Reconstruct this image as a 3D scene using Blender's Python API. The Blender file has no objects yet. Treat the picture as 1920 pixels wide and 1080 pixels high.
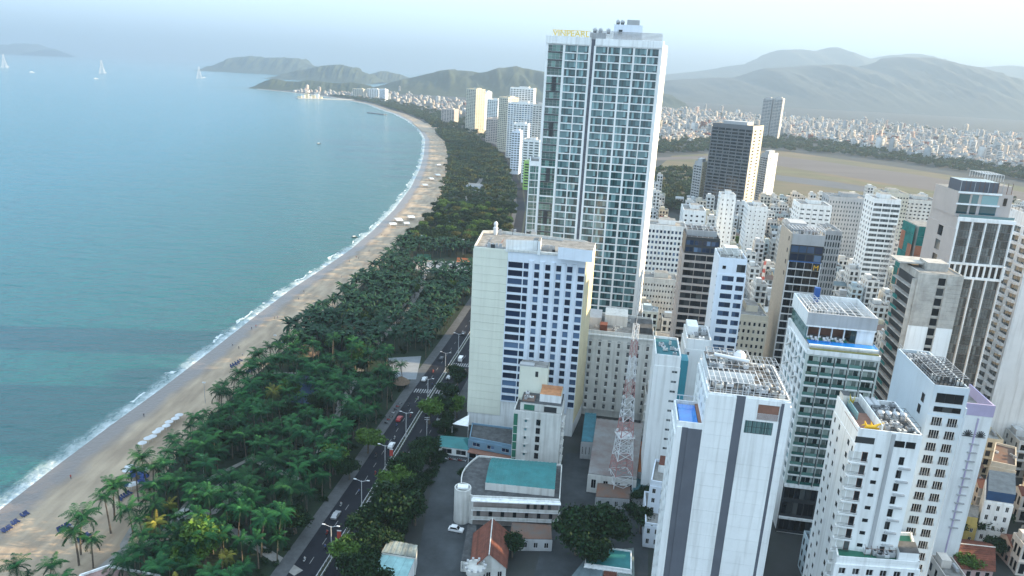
import bpy, math, random
import numpy as np
from mathutils import Matrix, Vector
R = math.radians
SC = bpy.context.scene
COL = SC.collection
random.seed(7)
# ------------------------------------------------------------------ camera, sky, sun, exposure
F_PX, CAM_H, PITCH, ROLL = 1385.0, 135.0, R(16.15), R(3.1)
cam = bpy.data.objects.new('camera', bpy.data.cameras.new('camera'))
COL.objects.link(cam); SC.camera = cam
_c, _s, _cp, _sp = math.cos(ROLL), math.sin(ROLL), math.cos(PITCH), math.sin(PITCH)
cam.matrix_world = Matrix(((_c, -_s, 0, 0), (_s*_sp, _c*_sp, -_cp, 0), (_s*_cp, _c*_cp, _sp, CAM_H), (0, 0, 0, 1)))
cam.data.sensor_width = 36.0
cam.data.lens = F_PX/1920*36
cam.data.clip_start = 1.0
cam.data.clip_end = 200000.0

SUN_AZ, SUN_EL = R(86), R(17)          # azimuth clockwise from +Y (the view direction)
world = bpy.data.worlds.new('World'); SC.world = world
world.use_nodes = True
wn, wl = world.node_tree.nodes, world.node_tree.links
wn.clear()
w_out = wn.new('ShaderNodeOutputWorld'); w_bg = wn.new('ShaderNodeBackground')
w_sky = wn.new('ShaderNodeTexSky'); w_sky.sky_type = 'NISHITA'; w_sky.sun_disc = False
w_sky.sun_elevation = SUN_EL; w_sky.sun_rotation = SUN_AZ
w_sky.altitude = 100; w_sky.air_density = 1.0; w_sky.dust_density = 0.3; w_sky.ozone_density = 2.0
w_tc = wn.new('ShaderNodeTexCoord'); w_map = wn.new('ShaderNodeMapping')
w_map.inputs['Scale'].default_value = (1.0, 1.6, 9.0); w_map.inputs['Rotation'].default_value = (0.05, 0.09, 0.4)
w_no = wn.new('ShaderNodeTexNoise'); w_no.inputs['Scale'].default_value = 2.2
w_no.inputs['Detail'].default_value = 7; w_no.inputs['Roughness'].default_value = 0.55
w_rp = wn.new('ShaderNodeValToRGB'); w_rp.color_ramp.elements[0].position = 0.36; w_rp.color_ramp.elements[1].position = 0.72
w_rp.color_ramp.elements[0].color = (0.86, 0.86, 0.86, 1); w_rp.color_ramp.elements[1].color = (0.98, 0.98, 0.98, 1)
w_mix = wn.new('ShaderNodeMixRGB'); w_mix.inputs['Color2'].default_value = (3.85, 4.95, 6.0, 1)
wl.new(w_tc.outputs['Generated'], w_map.inputs['Vector']); wl.new(w_map.outputs[0], w_no.inputs['Vector'])
wl.new(w_no.outputs[0], w_rp.inputs[0]); wl.new(w_rp.outputs[0], w_mix.inputs['Fac'])
wl.new(w_sky.outputs[0], w_mix.inputs['Color1']); wl.new(w_mix.outputs[0], w_bg.inputs['Color'])
w_bg.inputs['Strength'].default_value = 0.105
wl.new(w_bg.outputs[0], w_out.inputs['Surface'])

sun = bpy.data.objects.new('sun', bpy.data.lights.new('sun', 'SUN'))
COL.objects.link(sun)
sun.data.energy = 5.0; sun.data.angle = R(0.53); sun.data.color = (1.0, 0.76, 0.46)
_d = Vector((math.sin(SUN_AZ)*math.cos(SUN_EL), math.cos(SUN_AZ)*math.cos(SUN_EL), math.sin(SUN_EL)))
sun.rotation_euler = _d.to_track_quat('Z', 'Y').to_euler()
sun.location = (300, 0, 400)

SC.render.engine = 'CYCLES'
SC.view_settings.view_transform = 'Standard'; SC.view_settings.look = 'None'
SC.view_settings.gamma = 1.0; SC.view_settings.use_curve_mapping = False
SC.view_settings.exposure = 1.78
SC.cycles.max_bounces = 5; SC.cycles.diffuse_bounces = 3; SC.cycles.glossy_bounces = 3
SC.cycles.transparent_max_bounces = 8; SC.cycles.volume_bounces = 2
SC.cycles.use_denoising = True
SC.cycles.caustics_reflective = False; SC.cycles.caustics_refractive = False

# ------------------------------------------------------------------ pixels of the photograph to places
def ray(x, y):
    dx, dy = x-960.0, y-540.0
    u, v = dx*_c+dy*_s, -dx*_s+dy*_c
    return u, F_PX*_cp-v*_sp, -F_PX*_sp-v*_cp
def G(x, y, z=0.0):                       # the point at height z seen at that pixel
    d = ray(x, y); t = (z-CAM_H)/d[2]
    return Vector((d[0]*t, d[1]*t, z))
def Yp(x, y, Y):                          # the point at distance Y seen at that pixel
    d = ray(x, y); t = Y/d[1]
    return Vector((d[0]*t, Y, CAM_H+d[2]*t))

# ------------------------------------------------------------------ materials
MATS = {}
def _new(name):
    m = bpy.data.materials.new(name); m.use_nodes = True
    return m, m.node_tree.nodes, m.node_tree.links, m.node_tree.nodes['Principled BSDF']
def mat(name, col, rough=0.7, var=0.12, scale=0.3, dirt=0.0, bump=0.0, metal=0.0, spec=0.4, hue=0.0, rnd=0.0, col2=None, stretch=(1, 1, 1), bscale=None):
    """A painted / earthy surface: patchy tone, optional run-down streaks, fine relief, optional change from object to object."""
    if name in MATS: return MATS[name]
    m, n, l, b = _new(name)
    tc = n.new('ShaderNodeTexCoord'); geo = n.new('ShaderNodeNewGeometry')
    mp = n.new('ShaderNodeMapping'); mp.inputs['Scale'].default_value = stretch
    l.new(geo.outputs['Position'], mp.inputs['Vector'])
    no = n.new('ShaderNodeTexNoise'); no.inputs['Scale'].default_value = scale; no.inputs['Detail'].default_value = 6
    no.inputs['Roughness'].default_value = 0.65
    l.new(mp.outputs[0], no.inputs['Vector'])
    r = n.new('ShaderNodeValToRGB'); e = r.color_ramp.elements
    c2 = col2 or [c*(1-2*var) for c in col]
    e[0].position, e[1].position = 0.32, 0.68
    e[0].color = (*c2, 1); e[1].color = (*col, 1)
    l.new(no.outputs[0], r.inputs[0]); out = r.outputs[0]
    if dirt:
        m2 = n.new('ShaderNodeMapping'); m2.inputs['Scale'].default_value = (0.9, 0.9, 0.045)
        l.new(geo.outputs['Position'], m2.inputs['Vector'])
        n2 = n.new('ShaderNodeTexNoise'); n2.inputs['Scale'].default_value = 1.0; n2.inputs['Detail'].default_value = 5
        l.new(m2.outputs[0], n2.inputs['Vector'])
        r2 = n.new('ShaderNodeMapRange'); r2.inputs['From Min'].default_value = 0.48; r2.inputs['From Max'].default_value = 0.75
        r2.inputs['To Max'].default_value = dirt
        l.new(n2.outputs[0], r2.inputs['Value'])
        mx = n.new('ShaderNodeMixRGB'); mx.inputs['Color2'].default_value = (col[0]*.38, col[1]*.36, col[2]*.33, 1)
        l.new(r2.outputs[0], mx.inputs['Fac']); l.new(out, mx.inputs['Color1']); out = mx.outputs[0]
    if rnd or hue:
        oi = n.new('ShaderNodeObjectInfo'); add = n.new('ShaderNodeMath'); add.operation = 'ADD'
        l.new(oi.outputs['Random'], add.inputs[0]); l.new(geo.outputs['Random Per Island'], add.inputs[1])
        fr = n.new('ShaderNodeMath'); fr.operation = 'FRACT'; l.new(add.outputs[0], fr.inputs[0])
        hv = n.new('ShaderNodeHueSaturation')
        a = n.new('ShaderNodeMapRange'); a.inputs['To Min'].default_value = 1-rnd; a.inputs['To Max'].default_value = 1+rnd
        l.new(fr.outputs[0], a.inputs['Value']); l.new(a.outputs[0], hv.inputs['Value'])
        if hue:
            m7 = n.new('ShaderNodeMath'); m7.operation = 'MULTIPLY'; m7.inputs[1].default_value = 7.13; l.new(fr.outputs[0], m7.inputs[0])
            f7 = n.new('ShaderNodeMath'); f7.operation = 'FRACT'; l.new(m7.outputs[0], f7.inputs[0])
            h = n.new('ShaderNodeMapRange'); h.inputs['To Min'].default_value = .5-hue; h.inputs['To Max'].default_value = .5+hue
            l.new(f7.outputs[0], h.inputs['Value']); l.new(h.outputs[0], hv.inputs['Hue'])
        l.new(out, hv.inputs['Color']); out = hv.outputs[0]
    l.new(out, b.inputs['Base Color'])
    b.inputs['Roughness'].default_value = rough; b.inputs['Metallic'].default_value = metal
    b.inputs['Specular IOR Level'].default_value = spec
    if bump:
        bn = n.new('ShaderNodeTexNoise'); bn.inputs['Scale'].default_value = bscale or scale*6; bn.inputs['Detail'].default_value = 5
        l.new(mp.outputs[0], bn.inputs['Vector'])
        bp = n.new('ShaderNodeBump'); bp.inputs['Strength'].default_value = bump; bp.inputs['Distance'].default_value = 0.3
        l.new(bn.outputs[0], bp.inputs['Height']); l.new(bp.outputs[0], b.inputs['Normal'])
    MATS[name] = m
    return m
def glass(name, col, curtain=(0.5, 0.55, 0.55), share=0.35, rough=0.06, spec=0.9):
    """Window glass: dark, mirroring the sky; behind a share of the panes a pale curtain is drawn."""
    if name in MATS: return MATS[name]
    m, n, l, b = _new(name)
    oi = n.new('ShaderNodeObjectInfo'); geo = n.new('ShaderNodeNewGeometry'); add = n.new('ShaderNodeMath'); add.operation = 'ADD'
    l.new(oi.outputs['Random'], add.inputs[0]); l.new(geo.outputs['Random Per Island'], add.inputs[1])
    fr = n.new('ShaderNodeMath'); fr.operation = 'FRACT'; l.new(add.outputs[0], fr.inputs[0])
    r = n.new('ShaderNodeValToRGB'); r.color_ramp.interpolation = 'CONSTANT'; e = r.color_ramp.elements
    e[0].color = (*[c*.55 for c in col], 1); e[1].position = max(.02, (1-share)*.5); e[1].color = (*col, 1)
    x = e.new(1-share); x.color = (*[c*.6+k*.4 for c, k in zip(col, curtain)], 1)
    x = e.new(1-share*.35); x.color = (*curtain, 1)
    l.new(fr.outputs[0], r.inputs[0]); l.new(r.outputs[0], b.inputs['Base Color'])
    no = n.new('ShaderNodeTexNoise'); no.inputs['Scale'].default_value = 0.35; l.new(geo.outputs['Position'], no.inputs['Vector'])
    bp = n.new('ShaderNodeBump'); bp.inputs['Strength'].default_value = 0.04; l.new(no.outputs[0], bp.inputs['Height']); l.new(bp.outputs[0], b.inputs['Normal'])
    b.inputs['Roughness'].default_value = rough; b.inputs['Specular IOR Level'].default_value = spec
    MATS[name] = m
    return m

# ------------------------------------------------------------------ mesh builder
class MB:
    def __init__(self): self.v, self.f, self.mi, self.mats = [], [], [], []
    def slot(self, m):
        if m not in self.mats: self.mats.append(m)
        return self.mats.index(m)
    def poly(self, pts, m):
        k = len(self.v); self.v += [tuple(p) for p in pts]; self.f.append(tuple(range(k, k+len(pts)))); self.mi.append(self.slot(m))
    def box(self, x0, y0, z0, x1, y1, z1, m, skip=''):
        if x1 < x0: x0, x1 = x1, x0
        if y1 < y0: y0, y1 = y1, y0
        k = len(self.v)
        self.v += [(x0,y0,z0),(x1,y0,z0),(x1,y1,z0),(x0,y1,z0),(x0,y0,z1),(x1,y0,z1),(x1,y1,z1),(x0,y1,z1)]
        fs = {'b': (3,2,1,0), 't': (4,5,6,7), 'f': (0,1,5,4), 'r': (1,2,6,5), 'k': (2,3,7,6), 'l': (3,0,4,7)}
        s = self.slot(m)
        for key, q in fs.items():
            if key in skip: continue
            self.f.append(tuple(k+i for i in q)); self.mi.append(s)
    def prism(self, pts, z0, z1, m, mtop=None):
        n = len(pts); k = len(self.v)
        self.v += [(p[0], p[1], z0) for p in pts]+[(p[0], p[1], z1) for p in pts]
        s = self.slot(m); st = self.slot(mtop or m)
        for i in range(n):
            j = (i+1) % n; self.f.append((k+i, k+j, k+n+j, k+n+i)); self.mi.append(s)
        self.f.append(tuple(k+n+i for i in range(n))); self.mi.append(st)
        self.f.append(tuple(k+n-1-i for i in range(n))); self.mi.append(s)
    def tube(self, p, q, r0, m, r1=None, n=6, cap=True):
        p, q = Vector(p), Vector(q); d = (q-p)
        if d.length < 1e-6: return
        a = d.normalized(); u = a.orthogonal().normalized(); w = a.cross(u); r1 = r0 if r1 is None else r1
        k = len(self.v)
        for c, r in ((p, r0), (q, r1)):
            for i in range(n):
                t = 2*math.pi*i/n; self.v.append(tuple(c+u*math.cos(t)*r+w*math.sin(t)*r))
        s = self.slot(m)
        for i in range(n):
            j = (i+1) % n; self.f.append((k+i, k+j, k+n+j, k+n+i)); self.mi.append(s)
        if cap:
            self.f.append(tuple(k+n+i for i in range(n))); self.mi.append(s)
            self.f.append(tuple(k+n-1-i for i in range(n))); self.mi.append(s)
    def lathe(self, prof, m, n=12, cx=0, cy=0):
        k = len(self.v)
        for r, z in prof:
            for i in range(n):
                t = 2*math.pi*i/n; self.v.append((cx+r*math.cos(t), cy+r*math.sin(t), z))
        s = self.slot(m)
        for a in range(len(prof)-1):
            for i in range(n):
                j = (i+1) % n; self.f.append((k+a*n+i, k+a*n+j, k+(a+1)*n+j, k+(a+1)*n+i)); self.mi.append(s)
    def mesh(self, name, smooth=False):
        me = bpy.data.meshes.new(name); me.from_pydata(self.v, [], self.f)
        for m in self.mats: me.materials.append(m)
        me.polygons.foreach_set('material_index', self.mi)
        if smooth: me.polygons.foreach_set('use_smooth', [True]*len(self.f))
        me.update(); return me
    def build(self, name, parent=None, loc=(0,0,0), rz=0, smooth=False):
        return put(name, self.mesh(name, smooth), parent, loc, rz)
def put(name, me, parent=None, loc=(0,0,0), rz=0):
    o = bpy.data.objects.new(name, me); COL.objects.link(o); o.location = loc
    if rz: o.rotation_euler = (0, 0, rz)
    if parent: o.parent = parent
    return o
def empty(name, loc=(0,0,0), rz=0): return put(name, None, None, loc, rz)
def tag(o, label=None, cat=None, group=None, kind=None):
    if label: o['label'] = label
    if cat: o['category'] = cat
    if group: o['group'] = group
    if kind: o['kind'] = kind
    return o
def np_mesh(name, V, Fq, mats, mi=None, attrs=None, smooth=False):
    """Mesh from arrays: V (n,3), Fq (m,k) of one polygon size."""
    me = bpy.data.meshes.new(name); V = np.asarray(V, dtype=np.float32); Fq = np.asarray(Fq, dtype=np.int32)
    me.vertices.add(len(V)); me.vertices.foreach_set('co', V.ravel())
    k = Fq.shape[1]; me.loops.add(Fq.size); me.loops.foreach_set('vertex_index', Fq.ravel())
    me.polygons.add(len(Fq)); me.polygons.foreach_set('loop_start', np.arange(0, Fq.size, k, dtype=np.int32))
    for m in mats: me.materials.append(m)
    if mi is not None: me.polygons.foreach_set('material_index', np.asarray(mi, dtype=np.int32))
    if smooth: me.polygons.foreach_set('use_smooth', np.ones(len(Fq), dtype=bool))
    me.update(calc_edges=True)
    for an, arr in (attrs or {}).items():
        at = me.attributes.new(an, 'FLOAT', 'POINT'); at.data.foreach_set('value', np.asarray(arr, dtype=np.float32))
    me.validate(); return me
def grid_faces(nu, nv):
    a = np.arange(nu*nv).reshape(nu, nv)
    return np.stack([a[:-1, :-1], a[1:, :-1], a[1:, 1:], a[:-1, 1:]], -1).reshape(-1, 4)

# ------------------------------------------------------------------ the setting: sea, beach, land, hills
SHORE = np.array([(-160,-600),(-156,0),(-153,150),(-152,195),(-151,220),(-149,251),(-146,286),(-143,335),(-141,376),(-137,439),(-131,490),(-125,552),(-122,624),(-121,730),(-126,875),(-139,1051),(-156,1224),(-191,1516),(-241,1787),(-306,2048),(-385,2305),(-462,2500),(-569,2808),(-745,3132),(-890,3330),(-1080,3540),(-1290,3700),(-1310,3780),(-1100,3900),(-800,4200),(-500,4600),(-300,5200),(0,7000),(1500,9000),(6000,14000),(20000,40000),(30000,60000)], float)
INNER = np.array([(-102,-600),(-100,0),(-99,150),(-101,168),(-110,200),(-115,222),(-117,244),(-116,272),(-113,312),(-108,364),(-101,423),(-93,500),(-86,610),(-82,711),(-89,886),(-101,1035),(-120,1239),(-150,1480),(-190,1660),(-215,1800),(-270,2040),(-352,2305),(-440,2520),(-555,2830),(-735,3150),(-880,3345),(-1075,3550),(-1280,3710),(-1290,3780),(-1080,3910),(-780,4210),(-480,4620),(-280,5230),(20,7030),(1530,9030),(6030,14030),(20030,40030),(30030,60030)], float)
def sx(Y): return np.interp(Y, SHORE[:, 1], SHORE[:, 0])
def ix(Y): return np.interp(Y, INNER[:, 1], INNER[:, 0])
SEA_Z = -1.0
rows = np.concatenate([np.arange(-600, 150, 50), np.arange(150, 700, 4), np.arange(700, 1700, 10), np.arange(1700, 4000, 30), np.geomspace(4000, 60000, 30)])

def water_material():
    m, n, l, b = _new('sea_water')
    at = n.new('ShaderNodeAttribute'); at.attribute_name = 'off'
    geo = n.new('ShaderNodeNewGeometry')
    def noise(sc, scale, det=4, rough=.6, rot=0):
        mp = n.new('ShaderNodeMapping'); mp.inputs['Scale'].default_value = sc; mp.inputs['Rotation'].default_value = (0, 0, rot)
        l.new(geo.outputs['Position'], mp.inputs['Vector'])
        t = n.new('ShaderNodeTexNoise'); t.inputs['Scale'].default_value = scale; t.inputs['Detail'].default_value = det; t.inputs['Roughness'].default_value = rough
        l.new(mp.outputs[0], t.inputs['Vector']); return t.outputs[0]
    def math_(op, a, bb, c=None):
        t = n.new('ShaderNodeMath'); t.operation = op
        for i, q in enumerate((a, bb, c)):
            if q is None: continue
            if isinstance(q, (int, float)): t.inputs[i].default_value = q
            else: l.new(q, t.inputs[i])
        return t.outputs[0]
    off = at.outputs['Fac']
    big = noise((1, .35, 1), 0.012, 3)
    depth = math_('ADD', off, math_('MULTIPLY', math_('SUBTRACT', big, .5), 30))
    rp = n.new('ShaderNodeValToRGB'); e = rp.color_ramp.elements
    mr = n.new('ShaderNodeMapRange'); mr.inputs['From Max'].default_value = 400; l.new(depth, mr.inputs['Value']); l.new(mr.outputs[0], rp.inputs[0])
    e[0].color = (0.008, 0.10, 0.10, 1); e[1].color = (0.004, 0.135, 0.205, 1)
    x = e.new(0.05); x.color = (0.001, 0.092, 0.096, 1)
    x = e.new(0.2); x.color = (0.001, 0.100, 0.118, 1)
    # foam: swash at the edge and a broken line of small breakers
    edge = noise((1, .5, 1), 0.10, 5)
    fine = noise((1, .55, 1), 0.55, 6, .7)
    sw = math_('ADD', off, math_('MULTIPLY', math_('SUBTRACT', edge, .5), 13))
    f1 = n.new('ShaderNodeMapRange'); f1.inputs['From Min'].default_value = 7.0; f1.inputs['From Max'].default_value = 0.0; l.new(sw, f1.inputs['Value'])
    f1b = math_('MULTIPLY', math_('POWER', f1.outputs[0], 1.2), math_('MULTIPLY_ADD', fine, 2.6, -0.65))
    d2 = math_('ABSOLUTE', math_('SUBTRACT', sw, 5.5), 0)
    f2 = n.new('ShaderNodeMapRange'); f2.inputs['From Min'].default_value = 0.9; f2.inputs['From Max'].default_value = 0.2; l.new(d2, f2.inputs['Value'])
    gap = noise((.2, 1, 1), 0.035, 3)
    f2b = math_('MULTIPLY', f2.outputs[0], math_('GREATER_THAN', gap, .54))
    foam = n.new('ShaderNodeMath'); foam.operation = 'MAXIMUM'; foam.use_clamp = True
    l.new(f1b, foam.inputs[0]); l.new(math_('MULTIPLY', f2b, math_('MULTIPLY_ADD', fine, 2.2, -.15)), foam.inputs[1])
    mx = n.new('ShaderNodeMixRGB'); mx.inputs['Color2'].default_value = (0.78, 0.82, 0.84, 1)
    l.new(foam.outputs[0], mx.inputs['Fac']); l.new(rp.outputs[0], mx.inputs['Color1']); l.new(mx.outputs[0], b.inputs['Base Color'])
    rr = n.new('ShaderNodeMapRange'); rr.inputs['To Min'].default_value = .16; rr.inputs['To Max'].default_value = .8
    l.new(foam.outputs[0], rr.inputs['Value']); l.new(rr.outputs[0], b.inputs['Roughness'])
    b.inputs['IOR'].default_value = 1.62; b.inputs['Specular IOR Level'].default_value = .5
    w1 = noise((.42, 1, 1), 0.16, 4, .6, R(-24)); w2 = noise((.5, 1, 1), 0.6, 5, .65, R(-12)); w3 = noise((.4, 1, 1), 0.035, 2, .5, R(-30))
    h = math_('ADD', math_('MULTIPLY', w1, 7.5), math_('ADD', math_('MULTIPLY', w2, 1.6), math_('MULTIPLY', w3, 8.0)))
    bp = n.new('ShaderNodeBump'); bp.inputs['Strength'].default_value = .8; bp.inputs['Distance'].default_value = 1.0
    l.new(h, bp.inputs['Height']); l.new(bp.outputs[0], b.inputs['Normal'])
    return m
offs = np.concatenate([np.arange(-6, 40, 2.0), np.arange(40, 200, 10.0), np.geomspace(200, 70000, 34)])
YY, DD = np.meshgrid(rows, offs, indexing='ij')
V = np.stack([sx(YY)-DD, YY, np.full_like(YY, SEA_Z)], -1).reshape(-1, 3)
tag(put('sea', np_mesh('sea', V, grid_faces(len(rows), len(offs))[:, ::-1], [water_material()], attrs={'off': DD.ravel()})), kind='structure')

def sand_material():
    m, n, l, b = _new('beach_sand')
    at = n.new('ShaderNodeAttribute'); at.attribute_name = 'off'; geo = n.new('ShaderNodeNewGeometry')
    no = n.new('ShaderNodeTexNoise'); no.inputs['Scale'].default_value = .09; no.inputs['Detail'].default_value = 8; l.new(geo.outputs['Position'], no.inputs['Vector'])
    mp = n.new('ShaderNodeMapping'); mp.inputs['Scale'].default_value = (1, .22, 1); l.new(geo.outputs['Position'], mp.inputs['Vector'])
    n2 = n.new('ShaderNodeTexNoise'); n2.inputs['Scale'].default_value = .22; n2.inputs['Detail'].default_value = 7; l.new(mp.outputs[0], n2.inputs['Vector'])
    rp = n.new('ShaderNodeValToRGB'); e = rp.color_ramp.elements; e[0].position, e[1].position = .35, .66
    e[0].color = (.25, .19, .135, 1); e[1].color = (.395, .31, .22, 1); l.new(n2.outputs[0], rp.inputs[0])
    ma = n.new('ShaderNodeMath'); ma.operation = 'MULTIPLY_ADD'; ma.inputs[1].default_value = 9; l.new(no.outputs[0], ma.inputs[0]); l.new(at.outputs['Fac'], ma.inputs[2])
    wr = n.new('ShaderNodeMapRange'); wr.inputs['From Min'].default_value = -6.5; wr.inputs['From Max'].default_value = -1.5; l.new(ma.outputs[0], wr.inputs['Value'])
    mx = n.new('ShaderNodeMixRGB'); mx.inputs['Color2'].default_value = (.15, .125, .112, 1); l.new(wr.outputs[0], mx.inputs['Fac']); l.new(rp.outputs[0], mx.inputs['Color1'])
    l.new(mx.outputs[0], b.inputs['Base Color'])
    rr = n.new('ShaderNodeMapRange'); rr.inputs['To Min'].default_value = .9; rr.inputs['To Max'].default_value = .35; l.new(wr.outputs[0], rr.inputs['Value']); l.new(rr.outputs[0], b.inputs['Roughness'])
    bn = n.new('ShaderNodeTexNoise'); bn.inputs['Scale'].default_value = .7; bn.inputs['Detail'].default_value = 6; l.new(geo.outputs['Position'], bn.inputs['Vector'])
    bp = n.new('ShaderNodeBump'); bp.inputs['Strength'].default_value = .5; bp.inputs['Distance'].default_value = .5; l.new(bn.outputs[0], bp.inputs['Height']); l.new(bp.outputs[0], b.inputs['Normal'])
    return m
T = np.concatenate([np.linspace(-.06, 1, 14), np.array([1.3, 1.8, 2.6])])
YY, TT = np.meshgrid(rows[rows < 4600], T, indexing='ij')
XI, XS = ix(YY), sx(YY)
X = XI+(XS-XI)*TT
rng = np.random.default_rng(3)
Z = np.interp(TT, [-.06, 0, .75, 1, 1.3, 2.6], [.06, .05, -.35, SEA_Z+.02, SEA_Z-.35, SEA_Z-2.5])
Z[:, 2:10] += .12*np.sin(YY[:, 2:10]*.21+X[:, 2:10]*.3)*np.sin(X[:, 2:10]*.5+YY[:, 2:10]*.07)
tag(put('beach', np_mesh('beach', np.stack([X, YY, Z], -1).reshape(-1, 3), grid_faces(*YY.shape)[:, ::-1], [sand_material()], attrs={'off': (XS-X).ravel()}, smooth=True)), kind='structure')

GROUND = mat('city_ground', (.045, .047, .05), .85, .3, .04, col2=(.022, .03, .024), bump=.2)
inl = np.concatenate([np.array([0, 20, 60, 120, 250, 500, 1000, 2000, 4000]), np.geomspace(8000, 90000, 8)])
YY, DD = np.meshgrid(rows, inl, indexing='ij')
V = np.stack([ix(YY)+DD, YY, np.zeros_like(YY)], -1).reshape(-1, 3)
tag(put('ground', np_mesh('ground', V, grid_faces(len(rows), len(inl))[:, ::-1][:, ::-1][:, ::-1], [GROUND])), kind='structure')

def sheet(name, pts, z, m, kind='structure', thick=0.0):
    """A flat sheet (or low slab) over a plan polygon."""
    b = MB(); P = [(p[0], p[1]) for p in pts]
    a = sum(P[i][0]*P[(i+1) % len(P)][1]-P[(i+1) % len(P)][0]*P[i][1] for i in range(len(P)))
    if a < 0: P = P[::-1]
    if thick: b.prism(P, z-thick, z, m)
    else: b.poly([(x, y, z) for x, y in P], m)
    return tag(b.build(name), kind=kind)

def ridge(name, sil, Y, front, back, m, seed, ns=150, nt=44, rough=.16, base=-3.0):
    """A hill whose skyline passes through the pixels sil, standing at distance Y, with gullied slopes."""
    r = np.random.default_rng(seed)
    P = [Yp(x, y, Y) for x, y in sil]
    xs = np.array([p.x for p in P]); zs = np.array([max(p.z, 1) for p in P])
    X = np.linspace(xs[0], xs[-1], ns); Zc = np.interp(X, xs, zs)
    k = np.ones(5)/5; Zc = np.convolve(np.pad(Zc, 2, mode='edge'), k, 'valid')
    t = np.linspace(-1, 1, nt)
    XX, TT = np.meshgrid(X, t, indexing='ij'); ZZ = np.repeat(Zc[:, None], nt, 1)
    prof = np.where(TT < 0, 1-np.abs(TT)**1.25, 1-np.abs(TT)**1.6)
    L = xs[-1]-xs[0]; g = np.zeros_like(XX)
    for o in range(5):
        fq = (6+o*7)/L*2*math.pi; a = rough/(1+o*.75)
        ph, ph2 = r.uniform(0, 6.28, 2)
        g += a*np.sin(XX*fq+ph+2.2*TT*(o+1)*.6+np.sin(TT*4+ph2)*1.1)
    side = np.clip(np.abs(TT)*2.2, 0, 1)*(1-np.abs(TT)**3)
    ZZ = base+(ZZ-base)*(prof*(1+g*side)+r.normal(0, .022, XX.shape)*side)
    ZZ[0] = np.minimum(ZZ[0], base+5); ZZ[-1] = np.minimum(ZZ[-1], max(base+5, ZZ[-1].max()))
    YYr = Y+np.where(TT < 0, TT*front, TT*back)
    V = np.stack([XX, YYr, ZZ], -1).reshape(-1, 3)
    return tag(put(name, np_mesh(name, V, grid_faces(ns, nt), [m], smooth=True)), kind='structure')
HILL = mat('hill_forest', (.042, .060, .034), .95, .3, .012, col2=(.02, .034, .022), bump=.9, bscale=.05)
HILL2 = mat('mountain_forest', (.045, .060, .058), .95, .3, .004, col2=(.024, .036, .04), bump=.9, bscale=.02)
ridge('island', [(-60,96),(-20,88),(20,84),(48,81),(70,84),(90,93)], 14500, 900, 900, HILL2, 1)
ridge('hill', [(391,132),(410,118),(440,107),(470,105),(500,108),(530,108),(556,109),(575,119),(600,127),(640,138)], 8300, 500, 900, HILL, 2)
ridge('hill', [(520,143),(545,135),(580,128),(610,122),(640,121),(665,128),(690,139),(705,148),(712,155)], 6300, 380, 600, HILL, 3)
ridge('hill', [(640,152),(680,143),(715,133),(740,137),(770,147),(800,160)], 7400, 400, 600, HILL, 4)
ridge('headland', [(480,164),(495,152),(512,147),(535,152),(560,153),(580,150),(610,154),(640,156),(662,154),(690,160),(720,170)], 3900, 170, 260, HILL, 5, rough=.1)
ridge('hill', [(690,170),(715,160),(750,150),(785,142),(830,131),(870,132),(905,136),(930,129),(965,124),(1000,130),(1040,140),(1090,146),(1150,158),(1260,178)], 4700, 600, 900, HILL, 6, ns=220)
ridge('mountain', [(1060,165),(1130,150),(1250,140),(1330,131),(1360,125),(1420,117),(1462,93),(1500,92),(1535,96),(1565,86),(1600,98),(1640,113),(1668,104),(1720,100),(1775,112),(1830,130),(1900,122),(1950,135),(2050,130),(2200,160)], 12500, 2500, 3000, HILL2, 7, ns=260, rough=.07)
ridge('mountain', [(1140,178),(1200,165),(1250,150),(1330,146),(1385,145),(1430,128),(1500,124),(1540,122),(1575,120),(1620,129),(1650,113),(1685,107),(1750,108),(1800,121),(1840,125),(1870,140),(1910,150),(1960,158),(2100,150),(2300,140)], 7600, 1900, 1500, HILL2, 8, ns=260, rough=.08)
# ------------------------------------------------------------------ building kit
def pxof(X, Y, Z):
    z = Z-CAM_H; f = Y*_cp-z*_sp; dn = -Y*_sp-z*_cp
    u, v = X/f*F_PX, dn/f*F_PX
    return 960+u*_c-v*_s, 540+u*_s+v*_c
YAW = R(-8)
def rect(tl, trx, Y, depth, yaw=YAW, h=None):
    """Plan of a box whose roof's front-left corner is seen at pixel tl at distance Y and whose front-right corner has pixel x = trx."""
    P = Yp(*tl, Y); e = Vector((math.cos(yaw), math.sin(yaw), 0)); k = Vector((-math.sin(yaw), math.cos(yaw), 0))
    lo, hi = 0.5, 400.0
    for _ in range(50):
        m = (lo+hi)/2; q = P+e*m
        if pxof(q.x, q.y, q.z)[0] < trx: lo = m
        else: hi = m
    W = lo; a = P; b = P+e*W; c = b+k*depth; d = a+k*depth
    return [(p.x, p.y) for p in (a, b, c, d)], (h or P.z)
FOOTP = []
FOOT = []                                # footprints already taken (x, y, radius)
WHITE = mat('white_paint', (.84, .855, .85), .75, .06, .12, dirt=.42)
WHITE2 = mat('white_render_worn', (.66, .66, .63), .8, .1, .15, dirt=.5)
CREAM = mat('cream_cladding', (.74, .75, .64), .6, .04, .1, dirt=.15)
BLUEWHITE = mat('bluish_white_paint', (.72, .78, .86), .7, .05, .12, dirt=.12)
SUNYEL = mat('yellow_paint', (.70, .61, .40), .75, .08, .2, dirt=.2)  # wall colour with the yellow of the low sun put into it
GREYP = mat('slate_grey_paint', (.115, .125, .15), .7, .08, .2, dirt=.1)
GREYL = mat('light_grey_paint', (.42, .43, .44), .75, .08, .2, dirt=.25)
BEIGE = mat('beige_stone', (.45, .41, .35), .8, .12, .8, dirt=.15)
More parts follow.
